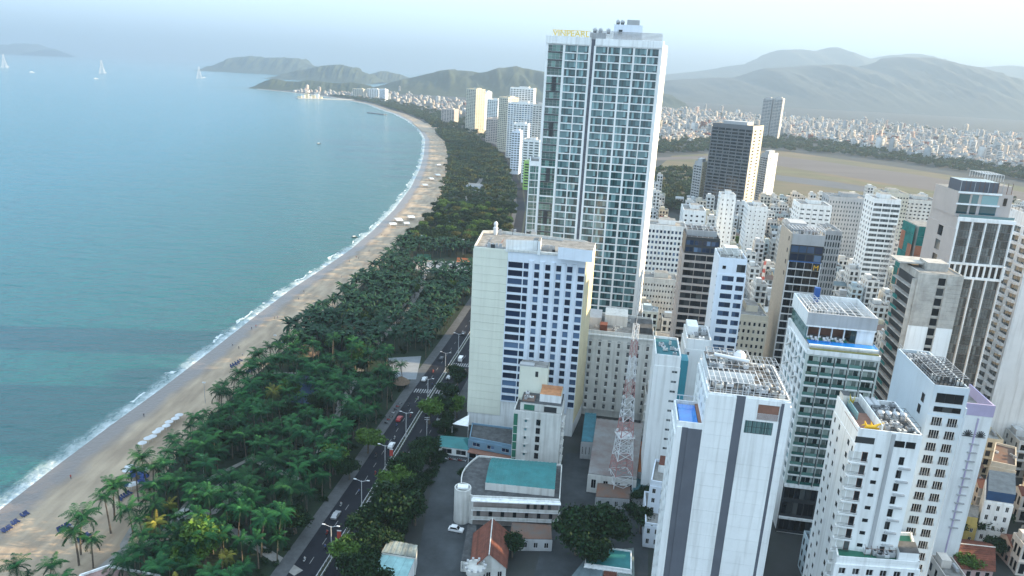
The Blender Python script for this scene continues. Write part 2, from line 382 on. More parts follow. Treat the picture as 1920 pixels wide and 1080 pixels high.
PINKB = mat('pinkish_beige_panel', (.52, .45, .41), .7, .06, .2, dirt=.1)
CONC = mat('raw_concrete', (.50, .48, .44), .9, .18, .35, dirt=.45, bump=.2)
ROOFG = mat('roof_screed', (.30, .295, .28), .9, .3, .4, bump=.3, dirt=0)
ROOFD = mat('dark_roof', (.10, .105, .11), .85, .3, .6, bump=.3)
STEEL = mat('galvanised_steel', (.46, .48, .50), .45, .1, .6, metal=.5)
STEELW = mat('white_steel', (.68, .69, .70), .5, .08, .5)
DARK = mat('dark_frame', (.03, .035, .04), .5, .1, .5)
TILE = mat('red_roof_tile', (.17, .055, .034), .8, .22, .8, bump=.4, rnd=.22)
RUST = mat('rusty_sheet', (.17, .085, .055), .85, .3, .3, col2=(.12, .105, .095), bump=.3)
TEALR = mat('teal_sheet_roof', (.03, .20, .205), .55, .18, .25, dirt=0, bump=.1)
GREENR = mat('green_painted_metal', (.03, .17, .11), .6, .15, .5)
WOODP = mat('timber_deck', (.26, .13, .09), .7, .15, .6)
LILAC = mat('lilac_paint', (.47, .41, .58), .75, .06, .2, dirt=.1)
NETG = mat('green_debris_net', (.02, .21, .19), .9, .25, .3)
NETO = mat('orange_debris_net', (.42, .17, .10), .9, .2, .3)
POOL = mat('pool_water', (.01, .13, .52), .08, .12, .25, spec=.7, col2=(.015, .24, .60))
POOLT = mat('pool_tile', (.12, .34, .60), .4, .1, .8)
GOLD = mat('gold_letters', (.78, .56, .08), .35, .05, 1, metal=.35)
GOLDY = mat('yellow_sculpture', (.85, .48, .02), .35, .05, 1)
RED = mat('red_paint', (.50, .07, .05), .6, .1, .5)
G_TEAL = glass('glass_teal', (.020, .078, .090), (.19, .34, .36), .58, spec=.7)
mat('teal_mullion', (.05, .12, .13), .5, .1, 1)
G_BLUE = glass('glass_blue', (.010, .028, .070), (.10, .17, .28), .4, spec=.5)
G_DARK = glass('glass_dark', (.009, .012, .016), (.09, .10, .10), .18, spec=.4)
G_GREY = glass('glass_grey', (.050, .066, .072), (.13, .155, .16), .45, spec=.6)
G_ROOM = glass('glass_room', (.016, .04, .04), (.36, .44, .40), .6, spec=.6)
G_GREEN = glass('glass_green', (.02, .10, .085), (.10, .22, .19), .4)

WCACHE = {}
def window_mesh(w, h, style, g, fr):
    key = (round(w, 2), round(h, 2), style, g.name, fr.name)
    if key in WCACHE: return WCACHE[key]
    b = MB(); t = .06
    if style == 'bare':
        b.box(0, -.06, 0, w, 0.0, h, g, 'kb')
    else:
        nm = {'plain': 1, 'split': 2, 'bay': 5, 'tall': 1, 'ribbon': max(2, int(w/1.5)), 'grid': 4, 'french': 4}[style]
        for i in range(nm): b.poly([(w*i/nm, -.03, 0), (w*(i+1)/nm, -.03, 0), (w*(i+1)/nm, -.03, h), (w*i/nm, -.03, h)], g)
        for i in range(nm+1):
            c = min(max(w*i/nm, t/2+.001), w-t/2-.001); b.box(c-t/2, -.10, 0, c+t/2, -.001, h, fr, 'kbt')
        b.box(0, -.098, 0, w, -.002, t, fr, 'kb'); b.box(0, -.098, h-t, w, -.002, h, fr, 'kt')
        if style == 'grid': b.box(0, -.096, h*.5-t/2, w, -.002, h*.5+t/2, fr, 'k')
        if style == 'bay': b.box(w*.55, -.22, .06, w*.94, -.12, .5, DARK, 'k')       # low seat by the glass
        if style == 'french':
            for k in range(3): b.box(-.12, -.35, h*.12+k*.3, w+.12, -.325, h*.12+k*.3+.03, STEEL)
            for k in range(2): b.box(-.12+k*(w+.20), -.35, h*.08, -.09+k*(w+.20), 0, h*.12+.66, STEEL)
    me = b.mesh('window'); WCACHE[key] = me
    return me

class Bld:
    def __init__(s, name, label, pts, h, wall=WHITE, roof=ROOFG, z0=0.0, cat='building', group=None, core=True, parapet=.9, part=None):
        s.P = [Vector((p[0], p[1])) for p in pts]; s.h = h; s.wallm = wall
        o = sum(s.P, Vector((0, 0)))/len(s.P); s.o = o
        if part is None:
            s.e = tag(empty(name, (o.x, o.y, 0)), label, cat, group)
        else: s.e = part
        s.L = [p-o if part is None else p-Vector(part.location[:2]) for p in s.P]
        if part is not None: s.o = Vector(part.location[:2])
        s.w = MB(); s.rm = roof
        FOOTP.append([tuple(p) for p in s.P])
        FOOT.append((o.x, o.y, max((p-o).length for p in s.P)))
        s.POLY = s.P
        n = len(s.L); s.n = n
        if core:
            s.w.prism(s.L, z0, h, wall, roof)
            if parapet:
                for i in range(n): s.bar(i, -.02, -.35, None, h-.3, h+parapet, wall, ext=.03)
    def edge(s, i):
        a, b = s.L[i], s.L[(i+1) % s.n]; d = b-a; L = d.length; d = d/L
        return a, d, Vector((d.y, -d.x)), L
    def at(s, i, u, n, z):
        a, d, k, L = s.edge(i); p = a+d*u+k*n
        return (p.x, p.y, z)
    def fbox(s, mb, i, u0, n0, z0, u1, n1, z1, m):
        """Box in the frame of edge i: u along it, n outwards."""
        if n1 < n0: n0, n1 = n1, n0
        k = len(mb.v)
        for z in (z0, z1):
            for u, n in ((u0, n1), (u1, n1), (u1, n0), (u0, n0)): mb.v.append(s.at(i, u, n, z))
        sl = mb.slot(m)
        for q in ((3,2,1,0), (4,5,6,7), (0,1,5,4), (1,2,6,5), (2,3,7,6), (3,0,4,7)):
            mb.f.append(tuple(k+j for j in q)); mb.mi.append(sl)
    def bar(s, i, n0, n1, uu, z0, z1, m, ext=0):
        L = s.edge(i)[3]; u0, u1 = uu or (0, L)
        s.fbox(s.w, i, u0-ext, n0, z0, u1+ext, n1, z1, m)
    def part(s, name, mb, parent=None): return mb.build(name, parent or s.e)
    def facade(s, i, z0, z1, nr, nc=None, wf=.6, hf=.6, cols=None, depth=.3, style='plain', g=G_DARK, fr=STEELW, wall=None, sill=.5, uu=None, cap=300, skip=None, band=True, name='window', joined=False, pier=True, widths=None):
        """Rows of windows between proud piers and bands on edge i; every window is an object."""
        a, d, k, L = s.edge(i); u0, u1 = uu or (0, L); W = u1-u0; wall = wall or s.wallm
        if cols is None: cols = [((c+.5-wf/2)/nc, (c+.5+wf/2)/nc) for c in range(nc)]
        cols = [(u0+p*W, u0+q*W) for p, q in cols]
        fh = (z1-z0)/nr; wh = fh*hf; zs = [z0+r*fh+(fh-wh)*sill for r in range(nr)]
        e = .003*(i+1)
        if pier:
            edges = [u0-(.0 if uu else depth)]+[x for c in cols for x in c]+[u1+(.0 if uu else depth)]
            for j in range(0, len(edges), 2):
                if edges[j+1]-edges[j] > .05: s.fbox(s.w, i, edges[j], 0, z0, edges[j+1], depth-.004-e, z1-e, wall)
        if band:
            lo = [z0]+[z+wh for z in zs]; hi = zs+[z1]
            for p, q in zip(lo, hi):
                if q-p > .04: s.fbox(s.w, i, u0+.01, 0.0, p, u1-.01, depth-e*.5, q-e*1.3, wall)
        rz = math.atan2(d.y, d.x); jm = MB(); cnt = 0
        for r, z in enumerate(zs):
            for c, (p, q) in enumerate(cols):
                if skip and skip(r, c): continue
                cnt += 1
                if joined or cnt > cap:
                    jm.poly([s.at(i, p, .04, z), s.at(i, q, .04, z), s.at(i, q, .04, z+wh), s.at(i, p, .04, z+wh)], g)
                else: put(name, window_mesh(q-p, wh, style, g, fr), s.e, s.at(i, p, .0, z), rz)
        if jm.f: tag(s.part('window_rows', jm), kind='stuff')
        return zs, cols, wh
    def one(s, name, i, u0, n0, z0, u1, n1, z1, m):
        b = MB(); s.fbox(b, i, u0, n0, z0, u1, n1, z1, m); return s.part(name, b)
    def inbox(s, name, fu0, fv0, fu1, fv1, z0, z1, m, top=None):
        """A box on the roof given by fractions of the plan (first edge, last edge)."""
        a, b, d = s.L[0], s.L[1], s.L[-1]
        f = lambda u, v: a+(b-a)*u+(d-a)*v
        mb = MB(); mb.prism([f(fu0, fv0), f(fu1, fv0), f(fu1, fv1), f(fu0, fv1)], z0, z1, m, top or m)
        return s.part(name, mb)
    def xy(s, u, v): 
        p = s.L[0]+(s.L[1]-s.L[0])*u+(s.L[-1]-s.L[0])*v; return p
    def done(s): s.wall = s.part('wall', s.w); return s

def tank(b, u, v, z, r=.8, L=2.4, upright=False, m=STEEL):
    """A steel water tank on a stand, on the roof."""
    p = b.xy(u, v); mb = MB(); L2 = L/2
    if upright:
        mb.lathe([(r*.1, z+L+.35), (r*.6, z+L+.25), (r, z+L), (r, z+.4), (r*.3, z+.3)], m, 12, p.x, p.y)
        for k in range(3): t = k*2.1; mb.tube((p.x+r*.7*math.cos(t), p.y+r*.7*math.sin(t), z), (p.x+r*.7*math.cos(t), p.y+r*.7*math.sin(t), z+.5), .07, m)
    else:
        d = (b.L[-1]-b.L[0]).normalized(); k = len(mb.v)
        for f, rr in ((-1, .15), (-.96, .7), (-.85, 1), (.85, 1), (.96, .7), (1, .15)):
            for j in range(12):
                t = 2*math.pi*j/12; s_ = Vector((d.y, -d.x))
                q = p+d*(f*L2)+s_*(math.cos(t)*r*rr); mb.v.append((q.x, q.y, z+r+.5+math.sin(t)*r*rr))
        sl = mb.slot(m)
        for a in range(5):
            for j in range(12):
                jj = (j+1) % 12; mb.f.append((k+a*12+j, k+a*12+jj, k+a*12+12+jj, k+a*12+12+j)); mb.mi.append(sl)
        for f in (-.6, .6):
            q = p+d*(f*L2); mb.box(q.x-r*.8, q.y-.1, z, q.x+r*.8, q.y+.1, z+.9, DARK)
    mb.build('water_tank', b.e, smooth=True)
def acs(b, rng_, z, n, reg=(.1, .1, .9, .9)):
    """Air-conditioning boxes, pipes and hatches on a roof."""
    for _ in range(n):
        u, v = rng_.uniform(reg[0], reg[2]), rng_.uniform(reg[1], reg[3]); p = b.xy(u, v)
        w, d, h = rng_.uniform(.6, 1.8), rng_.uniform(.5, 1.4), rng_.uniform(.6, 1.5)
        mb = MB(); m = rng_.choice([STEELW, STEEL, GREYL, WHITE2])
        mb.box(p.x-w/2, p.y-d/2, z+.15, p.x+w/2, p.y+d/2, z+h, m); mb.box(p.x-w*.4, p.y-d*.4, z, p.x+w*.4, p.y+d*.4, z+.15, DARK)
        mb.lathe([(0.01, z+h+.05), (min(w, d)*.36, z+h+.05), (min(w, d)*.38, z+h-.01)], DARK, 8, p.x, p.y)
        mb.build('cooling_unit', b.e)
def pergola(b, z, h, reg, nx, ny, m=STEELW, r=.06, name='roof_frame', mid=False):
    """A light steel frame standing on a roof."""
    mb = MB(); u0, v0, u1, v1 = reg
    Pt = lambda i, j, zz: (*b.xy(u0+(u1-u0)*i/nx, v0+(v1-v0)*j/ny), zz)
    for i in range(nx+1):
        mb.tube(Pt(i, 0, z+h), Pt(i, ny, z+h), r, m, n=4)
        for j in (range(ny+1) if mid else (0, ny)): mb.tube(Pt(i, j, z), Pt(i, j, z+h), r, m, n=4)
    for j in range(ny+1): mb.tube(Pt(0, j, z+h), Pt(nx, j, z+h), r, m, n=4)
    return mb.build(name, b.e)
def railing(b, i, z, h=1.1, m=STEELW, uu=None, n=None, name='railing'):
    mb = MB(); L = b.edge(i)[3]; u0, u1 = uu or (0, L); n = n or max(2, int((u1-u0)/1.5))
    for k in range(n+1):
        u = u0+(u1-u0)*k/n; mb.tube(b.at(i, u, -.2, z), b.at(i, u, -.2, z+h), .04, m, n=4)
    for f in (.5, 1): mb.tube(b.at(i, u0, -.2, z+h*f), b.at(i, u1, -.2, z+h*f), .04, m, n=4)
    return mb.build(name, b.e)
def letters(txt, size, m, parent, loc, rz, depth=.25, name='lettering', align='CENTER'):
    cu = bpy.data.curves.new(name, 'FONT'); cu.body = txt; cu.size = size; cu.extrude = depth/2; cu.align_x = align
    o = bpy.data.objects.new(name, cu); dg = bpy.context.evaluated_depsgraph_get
    COL.objects.link(o); bpy.context.view_layer.update()
    me = bpy.data.meshes.new_from_object(o.evaluated_get(dg())); bpy.data.objects.remove(o)
    me.transform(Matrix.Rotation(R(90), 4, 'X')); me.materials.clear(); me.materials.append(m)
    return put(name, me, parent, loc, rz)
rg = random.Random(11)
def wedge(b, i): return math.atan2(b.edge(i)[1].y, b.edge(i)[1].x)

# ------------------------------------------------------------------ the tall glass hotel tower
def tall_tower():
    Y = 345
    a, c = Yp(1029, 72, Y+3), Yp(1241, 86, Y-4)
    h = 151.0
    pts = [(a.x, a.y), (c.x, c.y), (c.x+6.4, c.y+21), (a.x+3, a.y+22)]
    b = Bld('hotel_tower', 'tallest white and teal glass hotel tower with gold sign on its roof', pts, h, WHITE, ROOFG, parapet=0)
    L = b.edge(0)[3]; px = lambda z: (z-150)/1625*L     # columns read off the picture
    left = [(p/L, q/L) for p, q in ((px(155), px(382)),)]
    g1 = [(p/L, q/L) for p, q in ((px(405), px(572)), (px(588), px(752)))]
    g2 = [(p/L, q/L) for p, q in ((px(848), px(1016)), (px(1026), px(1200)), (px(1218), px(1385)), (px(1408), px(1572)), (px(1584), px(1760)))]
    top = h-2.2; nr = 36; fh = 3.42; bot = top-nr*fh
    b.facade(0, bot, top, nr, cols=g1+g2, hf=.86, style='bay', g=G_TEAL, depth=.9, fr=MATS['teal_mullion'], band=False, uu=(0, L), pier=False, cap=252)
    for r in range(nr+1):                                    # white slab edges of the two bay groups
        z = bot+r*fh
        for u0, u1 in ((px(388), px(766)), (px(832), px(1772))): b.one('slab_edge', 0, u0, .0, z-.24, u1, .62, z+.24, WHITE)
    for u, w in ((390, 9), (580, 4), (762, 9), (838, 9), (1021, 4), (1209, 8), (1396, 8), (1578, 4), (1772, 14)):
        b.one('fin', 0, px(u)-w/14, .0, 8, px(u)+w/14*.4, 0.66+w*.003, top, WHITE)
    b.one('lift_shaft_strip', 0, px(775), -.2, 6, px(828), .05, h+.5, GREYP)
    for r in range(nr): b.one('shaft_joint', 0, px(778), .04, bot+r*fh, px(825), .10, bot+r*fh+.18, DARK)
    # corner bay with its dark frame pattern
    for r in range(nr):
        z = bot+r*fh
        put('corner_window', window_mesh(px(382)-px(155), 2.75, 'grid', G_GREEN, STEEL), b.e, b.at(0, px(155), .02, z+.35), wedge(b, 0))
        b.one('spandrel', 0, px(150), .0, z-.30, px(388), .25, z+.22, WHITE if (r % 4 == 0) else DARK)
        if (r//2) % 3 == 0: b.one('spandrel', 0, px(235), .0, z+.3, px(300), .22, z+3.1, DARK)
    b.one('corner_post', 0, px(118), -.5, 2, px(152), .6, h+1, WHITE)
    b.one('cornice', 0, px(112), -1, top+.2, px(766), 1.0, h+1.2, WHITE); b.one('cornice', 0, px(832), -1, top+.2, L+.4, 1.0, h+.9, WHITE)
    # the sunlit flank
    b.facade(1, 10, h-4, 40, nc=3, wf=.25, hf=.4, depth=.15, joined=True, g=G_DARK)
    b.bar(1, -.5, .6, (-.4, 3.2), 3, h+1.0, WHITE)
    b.facade(3, 10, h-4, 40, nc=4, wf=.5, hf=.5, depth=.15, joined=True, g=G_TEAL)
    # roof: sign, louvre screen, plant house
    sgn = letters('VINPEARL', 3.7, GOLD, b.e, b.at(0, px(470), .3, h+1.3), wedge(b, 0), .5, 'roof_lettering')
    for k in range(16): u = px(200+k*33); b.one('sign_rail', 0, u, -.6, h+1, u+.12, -.5, h+3.9, GOLD)
    b.one('sign_rail', 0, px(195), -.62, h+3.7, px(750), -.5, h+3.9, GOLD)
    for k in range(13):
        u = px(840+k*71); b.one('screen_post', 0, u, -.5, h+.6, u+.12, -.3, h+4.6-k*.04, STEEL)
    for k in range(6): b.one('screen_slat', 0, px(840), -.8-k*.35, h+1.2+k*.55, L, -.7-k*.35, h+1.5+k*.55, GREYL)
    b.inbox('stair_house', .36, .2, .5, .5, h, h+3.6, GREYL)
    b.inbox('plant_house', .57, .15, .82, .55, h, h+7.4, BLUEWHITE, ROOFG)
    b.one('plant_house_window', 0, px(1145), -3.2, h+3.4, px(1198), -3.0, h+5.2, DARK)
    b.inbox('plant_house_top', .68, .2, .79, .5, h+7.4, h+9.6, GREYL)
    for u in (.60, .64, .40, .45, .52): tank(b, u, .3, h+(7.3 if u > .55 else 3.4), .9, 3.0)
    # lower wing stepping out to the left
    q0, q1 = Yp(990, 430, Y+3.5), Yp(1016, 305, Y+3.3); zt = Yp(998, 306, Y+3.5).z
    wpts = [(Yp(994, 308, Y+3.5).x, Y+3.2), (b.P[0].x+.5, Y+3.0), (b.P[0].x+2, Y+24), (Yp(994, 308, Y+3.5).x, Y+24)]
    w = Bld('wing', None, wpts, zt, WHITE, ROOFG, part=b.e, parapet=1.0)
    nr2 = int((zt-6)/fh)
    w.facade(0, zt-1-nr2*fh, zt-1, nr2, nc=2, wf=.96, hf=.9, style='grid', g=G_GREEN, fr=STEEL, depth=.12, name='wing_window')
    w.facade(3, zt-1-nr2*fh, zt-1, nr2, nc=4, wf=.8, hf=.7, joined=True, g=G_TEAL, depth=.2)
    w.part('wing_wall', w.w)
    # podium
    pd = [(b.P[0].x-6, Y-8), (b.P[1].x+3, Y-16), (b.P[1].x+9, Y+26), (b.P[0].x-4, Y+28)]
    p = Bld('podium', None, pd, 22.0, WHITE, ROOFG, part=b.e); p.facade(0, 3, 21, 5, nc=12, wf=.7, hf=.5, joined=True, g=G_DARK); p.part('podium_wall', p.w)
    b.done()
tall_tower()

# ------------------------------------------------------------------ the broad white slab hotel by the road
def slab_hotel():
    z = 72.0
    A, Bp, C, D = G(889, 466, z), G(953, 471.5, z), G(1099, 484, z), G(1116, 463, z)
    E_ = G(1010, 440, z); F_ = G(905, 437, z)
    pts = [(p.x, p.y) for p in (A, Bp, C, D)]+[(D.x-4, D.y+6), (F_.x+6, F_.y+2), (F_.x, F_.y)]
    b = Bld('slab_hotel', 'broad cream and white slab hotel with dark blue windows beside the coast road', pts, z, WHITE, ROOFG, parapet=0, z0=0)
    nr = 18; top = z-3.2; fh = 3.16; bot = top-nr*fh
    L0 = b.edge(0)[3]
    for r in range(22):                                      # cream wall of one panel course per storey
        zz = z-(r+1)*fh
        if zz < 4: break
        b.one('wall_panel', 0, -.25, .0, zz+.05, L0+.0, .30+.012*(r % 2), zz+fh-.02, CREAM)
    L = b.edge(1)[3]; f = lambda q: (q-555)/(1690-555)
    cols = [(f(566), f(780)), (f(794), f(872)), (f(954), f(1034)), (f(1112), f(1192)), (f(1272), f(1354)), (f(1430), f(1512)), (f(1592), f(1684))]
    b.facade(1, bot, top, nr, cols=cols, hf=.72, depth=.45, style='plain', g=G_BLUE, fr=DARK, wall=BLUEWHITE, uu=(.02, L-.02))  # bluish shade of this front is put into its wall colour
    b.bar(1, 0, .47, (.02, L-.02), top+.01, z+.2, BLUEWHITE)
    for q in (905, 1065, 1225, 1382, 1545):                  # rounded fluting between the window columns
        u = f(q)*L; mb = MB(); k = 0; prof = []
        for j in range(7): t = math.pi*j/6; prof.append((u-math.cos(t)*.95, .44+math.sin(t)*.75))
        for j in range(6):
            (u0, n0), (u1, n1) = prof[j], prof[j+1]
            mb.poly([b.at(1, u0, n0, bot-2), b.at(1, u1, n1, bot-2), b.at(1, u1, n1, top+.6), b.at(1, u0, n0, top+.6)], BLUEWHITE)
        mb.poly([b.at(1, p_, q_, top+.6) for p_, q_ in prof], BLUEWHITE)
        b.part('fluted_pier', mb)
    b.bar(2, .0, .25, None, 6, z+.6, SUNYEL)  # flank coloured yellow to carry the low sunlight
    b.bar(1, -.6, .9, (0, L), z+.2, z+1.0, WHITE2); b.bar(0, -.3, .35, None, z-.02, z+.7, CREAM)
    for i in (3, 4, 5, 6): b.bar(i, -.3, 0.02, None, z-.1, z+1.1, WHITE2)
    # roof houses and plant
    def rb(name, pix, zt, m, t=None):
        P = [G(x, y, zt)-Vector((b.o.x, b.o.y, 0)) for x, y in pix]
        mb = MB(); mb.prism([(p.x, p.y) for p in P], z, zt, m, t or ROOFG); b.part(name, mb)
    rb('lift_house', [(949, 449), (1008, 451), (1013, 444), (955, 441)], z+4.6, WHITE)
    rb('lift_house', [(1047, 463), (1112, 470), (1117, 455), (1056, 450)], z+4.4, BLUEWHITE)
    rb('roof_terrace', [(912, 460), (935, 462), (945, 447), (925, 444)], z+.25, TILE)
    rb('parapet_post', [(1009, 452), (1014, 453), (1016, 444), (1012, 443)], z+5.2, WHITE)
    for k, (x, y) in enumerate([(917, 466), (924, 467), (931, 467), (938, 468), (980, 470), (1020, 470), (1026, 470), (1033, 471), (1038, 472), (1068, 480), (1076, 481), (1083, 481), (1090, 482), (990, 441), (965, 440), (938, 440), (1000, 440)]):
        p = G(x, y, z)-Vector((b.o.x, b.o.y, 0)); mb = MB(); s_ = rg.uniform(.5, 1.1)
        mb.box(p.x-s_, p.y-.5, z+.02, p.x+s_, p.y+.5, z+rg.uniform(.8, 2), rg.choice([DARK, STEEL, GREYL])); mb.box(p.x-s_*.6, p.y-.3, z+.5, p.x+s_*.6, p.y+.3, z+2.2, STEEL); b.part('cooling_unit', mb)
    # antenna dome on the rear corner
    p = G(929, 440, z)-Vector((b.o.x, b.o.y, 0)); mb = MB(); mb.lathe([(.01, z+5.6), (.6, z+5.2), (.9, z+4.4), (.6, z+3.4), (1.0, z+2.8), (.7, z)], STEELW, 10, p.x, p.y); b.part('roof_ornament', mb)
    b.done()
    # two-storey front building with planted terrace
    q = [(p.x, p.y) for p in (G(880, 822, 8), G(962, 838, 8), G(965, 805, 8), G(885, 795, 8))]
    t = Bld('entrance_pavilion', 'low blue-grey hotel pavilion with planted roof terrace at the foot of the slab hotel', q, 8, mat('blue_grey_paint', (.16, .27, .36), .6, .1, .3), ROOFD, parapet=.6)
    t.facade(0, .3, 4, 1, nc=5, wf=.8, hf=.9, g=G_DARK, style='bare'); t.facade(0, 4.6, 7.6, 1, nc=3, wf=.5, hf=.5, g=G_BLUE, style='split')
    t.one('canopy', 0, .5, 0, 4.05, t.edge(0)[3]-.5, 3.2, 4.35, WOODP)
    for k in range(6): t.one('canopy_post', 0, .8+k*3, 2.8, 0, 1.0+k*3, 3.0, 4.05, STEELW)
    t.done()
    gh = G(830, 825, 0)
    q = [(p.x, p.y) for p in (G(825, 836, 3.2), G(878, 843, 3.2), G(881, 822, 3.2), G(829, 818, 3.2))]
    t = Bld('gatehouse', 'small white gatehouse with hipped teal roof beside the slab hotel drive', q, 3.2, WHITE, TEALR, parapet=0)
    t.facade(0, .2, 3, 1, nc=2, wf=.7, hf=.7, g=G_DARK, style='split')
    mb = MB(); c = [Vector((*p, 3.25)) for p in t.L]; m0 = (c[0]+c[3])/2; m1 = (c[1]+c[2])/2; d = (m1-m0)*.22
    ex = [p+(p-Vector((0, 0, 3.25)))*.12 for p in c]; r0, r1 = m0+d+Vector((0, 0, 1.8)), m1-d+Vector((0, 0, 1.8))
    mb.poly([ex[0], ex[1], r1, r0], TEALR); mb.poly([ex[1], ex[2], r1], TEALR); mb.poly([ex[2], ex[3], r0, r1], TEALR); mb.poly([ex[3], ex[0], r0], TEALR); mb.poly(ex[::-1], WHITE)
    t.part('roof', mb); t.done()
slab_hotel()
# ------------------------------------------------------------------ the other towers
def tower(name, label, tl, trx, Y, depth, wall=WHITE, roof=ROOFG, yaw=YAW, **k):
    p, h = rect(tl, trx, Y, depth, yaw); return Bld(name, label, p, h, wall, roof, **k)
def fl(h, fh, z0=0): return max(1, int((h-z0)/fh))

def striped_tower():                                         # white front with slate stripes, pool on its lower wing
    b = tower('striped_tower', 'plain white tower with vertical slate stripes and rooftop steelwork in the foreground', (1328, 738), 1483, 150, 21, WHITE, ROOFD, parapet=.4)
    L, h = b.edge(0)[3], b.h; f = lambda x: (x-1328)/(1483-1328)*L
    z = lambda y: Yp(1420, y, b.P[0].y-1.5).z
    courses = int(h/3.2)
    for r in range(courses):                                 # one panel course per storey, broken by the stripes
        zz = h-(r+1)*3.2
        for u0, u1 in ((0, f(1382)), (f(1399), f(1466)), (f(1472), L)):
            if u0 > f(1390) and u1 < f(1470) and r < 4: continue
            b.one('wall_panel', 0, u0, .0, zz+.02, u1, .25+.01*((r*3+int(u0)) % 2), zz+3.185, WHITE)
    b.one('stripe', 0, f(1382), .0, .2, f(1399), .12, h+.3, GREYP); b.one('stripe', 0, f(1466), .0, .2, f(1472), .14, h-.5, GREYP)
    zt, zb = z(757), z(786)                                  # open balcony and glazed strip near the top
    u0, u1 = f(1424), f(1464)
    b.one('wall_panel', 0, f(1399), 0, zt, f(1466), .25, h, WHITE); b.one('wall_panel', 0, f(1399), 0, zb, u0, .25, zt-.01, WHITE)
    b.one('balcony_recess', 0, u0, -.02, zb, u1, .03, zt, WOODP)
    for k in range(7): b.one('balcony_rail', 0, u0, .18, zb+.15+k*.22, u1, .22, zb+.22+k*.22, STEELW)
    z2, z3 = z(789), z(813)
    b.one('wall_panel', 0, f(1399), 0, z2, f(1466), .25, zb-.01, WHITE); b.one('wall_panel', 0, f(1399), 0, z3, f(1404), .25, z2, WHITE); b.one('wall_panel', 0, f(1457), 0, z3, f(1466), .25, z2, WHITE)
    for k in range(7): put('window', window_mesh((f(1457)-f(1404))/7, z2-z3, 'grid', glass('glass_aqua', (.16, .34, .34), (.30, .48, .47), .5), DARK), b.e, b.at(0, f(1404)+k*(f(1457)-f(1404))/7, .0, z3), wedge(b, 0))
    b.one('wall_panel', 0, f(1399), 0, h-4*3.2, f(1466), .25, z3, WHITE)
    b.facade(3, 3, h-1, fl(h, 3.3), nc=5, wf=.45, hf=.5, g=G_TEAL, style='split')
    b.facade(1, 3, h-1, fl(h, 3.3), nc=5, wf=.45, hf=.5, g=G_TEAL, joined=True)
    # roof
    b.inbox('plant_house', .03, .38, .62, .95, h, h+2.6, WHITE, ROOFD)
    pergola(b, h+.1, 3.0, (.01, .02, .62, .40), 9, 3, STEELW, .07); pergola(b, h+.1, 2.5, (.64, .05, .99, .95), 6, 8, STEEL, .07); pergola(b, h+2.6, 1.4, (.05, .42, .6, .93), 6, 4, GREYL, .08)
    p, q = b.xy(.12, .62), b.xy(.56, .52); mb = MB(); mb.tube((*p, h+4.6), (*q, h+4.4), .45, STEELW, n=10); b.part('white_duct', mb)
    p = b.xy(.47, .72); mb = MB(); mb.lathe([(.05, h+5.4), (.9, h+5.1), (1.5, h+4.2), (1.5, h+3.0), (1.3, h+2.6)], STEELW, 12, p.x, p.y); b.part('white_dome_tank', mb)
    for k in range(9): p = b.xy(.66+.33*rg.random(), .1+.8*rg.random()); tank(b, .68+.28*rg.random(), .12+.75*rg.random(), h+.1, .45, 1.6)
    acs(b, rg, h+2.6, 14, (.06, .42, .58, .9)); acs(b, rg, h+.1, 16, (.05, .04, .95, .36))
    railing(b, 0, h+.4, 1.0, STEELW); railing(b, 3, h+.4, 1.0, STEELW)
    b.done()
    # lower wing with the pool
    e = (Vector(b.P[1])-Vector(b.P[0])).normalized(); k = Vector((-e.y, e.x)); P1 = Vector(b.P[0])-e*.02
    hw = Yp(1300, 793, P1.y+.3).z; lo = 1.0
    while pxof(*(P1-e*lo), hw)[0] > 1270: lo += .1
    P0 = P1-e*lo
    w = Bld('pool_wing', None, [P0, P1, P1+k*12, P0+k*12], hw-1.2, WHITE, POOLT, part=b.e, parapet=1.2)
    W = lo; g = lambda x: (x-1270)/(1327-1270)*W
    w.fbox(w.w, 0, 0, 0, .2, g(1282), .3, hw-1.25, WHITE)
    w.fbox(w.w, 0, g(1282), 0, .2, g(1295), .05, hw-1.3, GREYP); w.fbox(w.w, 0, g(1295), 0, .2, W, .22, hw-1.4, GREYP)
    w.facade(3, 3, hw-3, fl(hw, 3.3), nc=3, wf=.4, hf=.5, joined=True)
    w.part('wing_wall', w.w)
    mb = MB(); mb.box(0, 0, 0, 1, 1, 1, POOL); w.inbox('pool_water', .12, .1, .8, .88, hw-1.1, hw-.45, POOL)
    w.inbox('pool_deck', .82, .05, .97, .95, hw-1.15, hw-.35, WOODP)
    pergola(w, hw, 1.3, (.05, .97, .98, 1.0), 6, 1, STEELW, .04, 'pool_fence')
striped_tower()

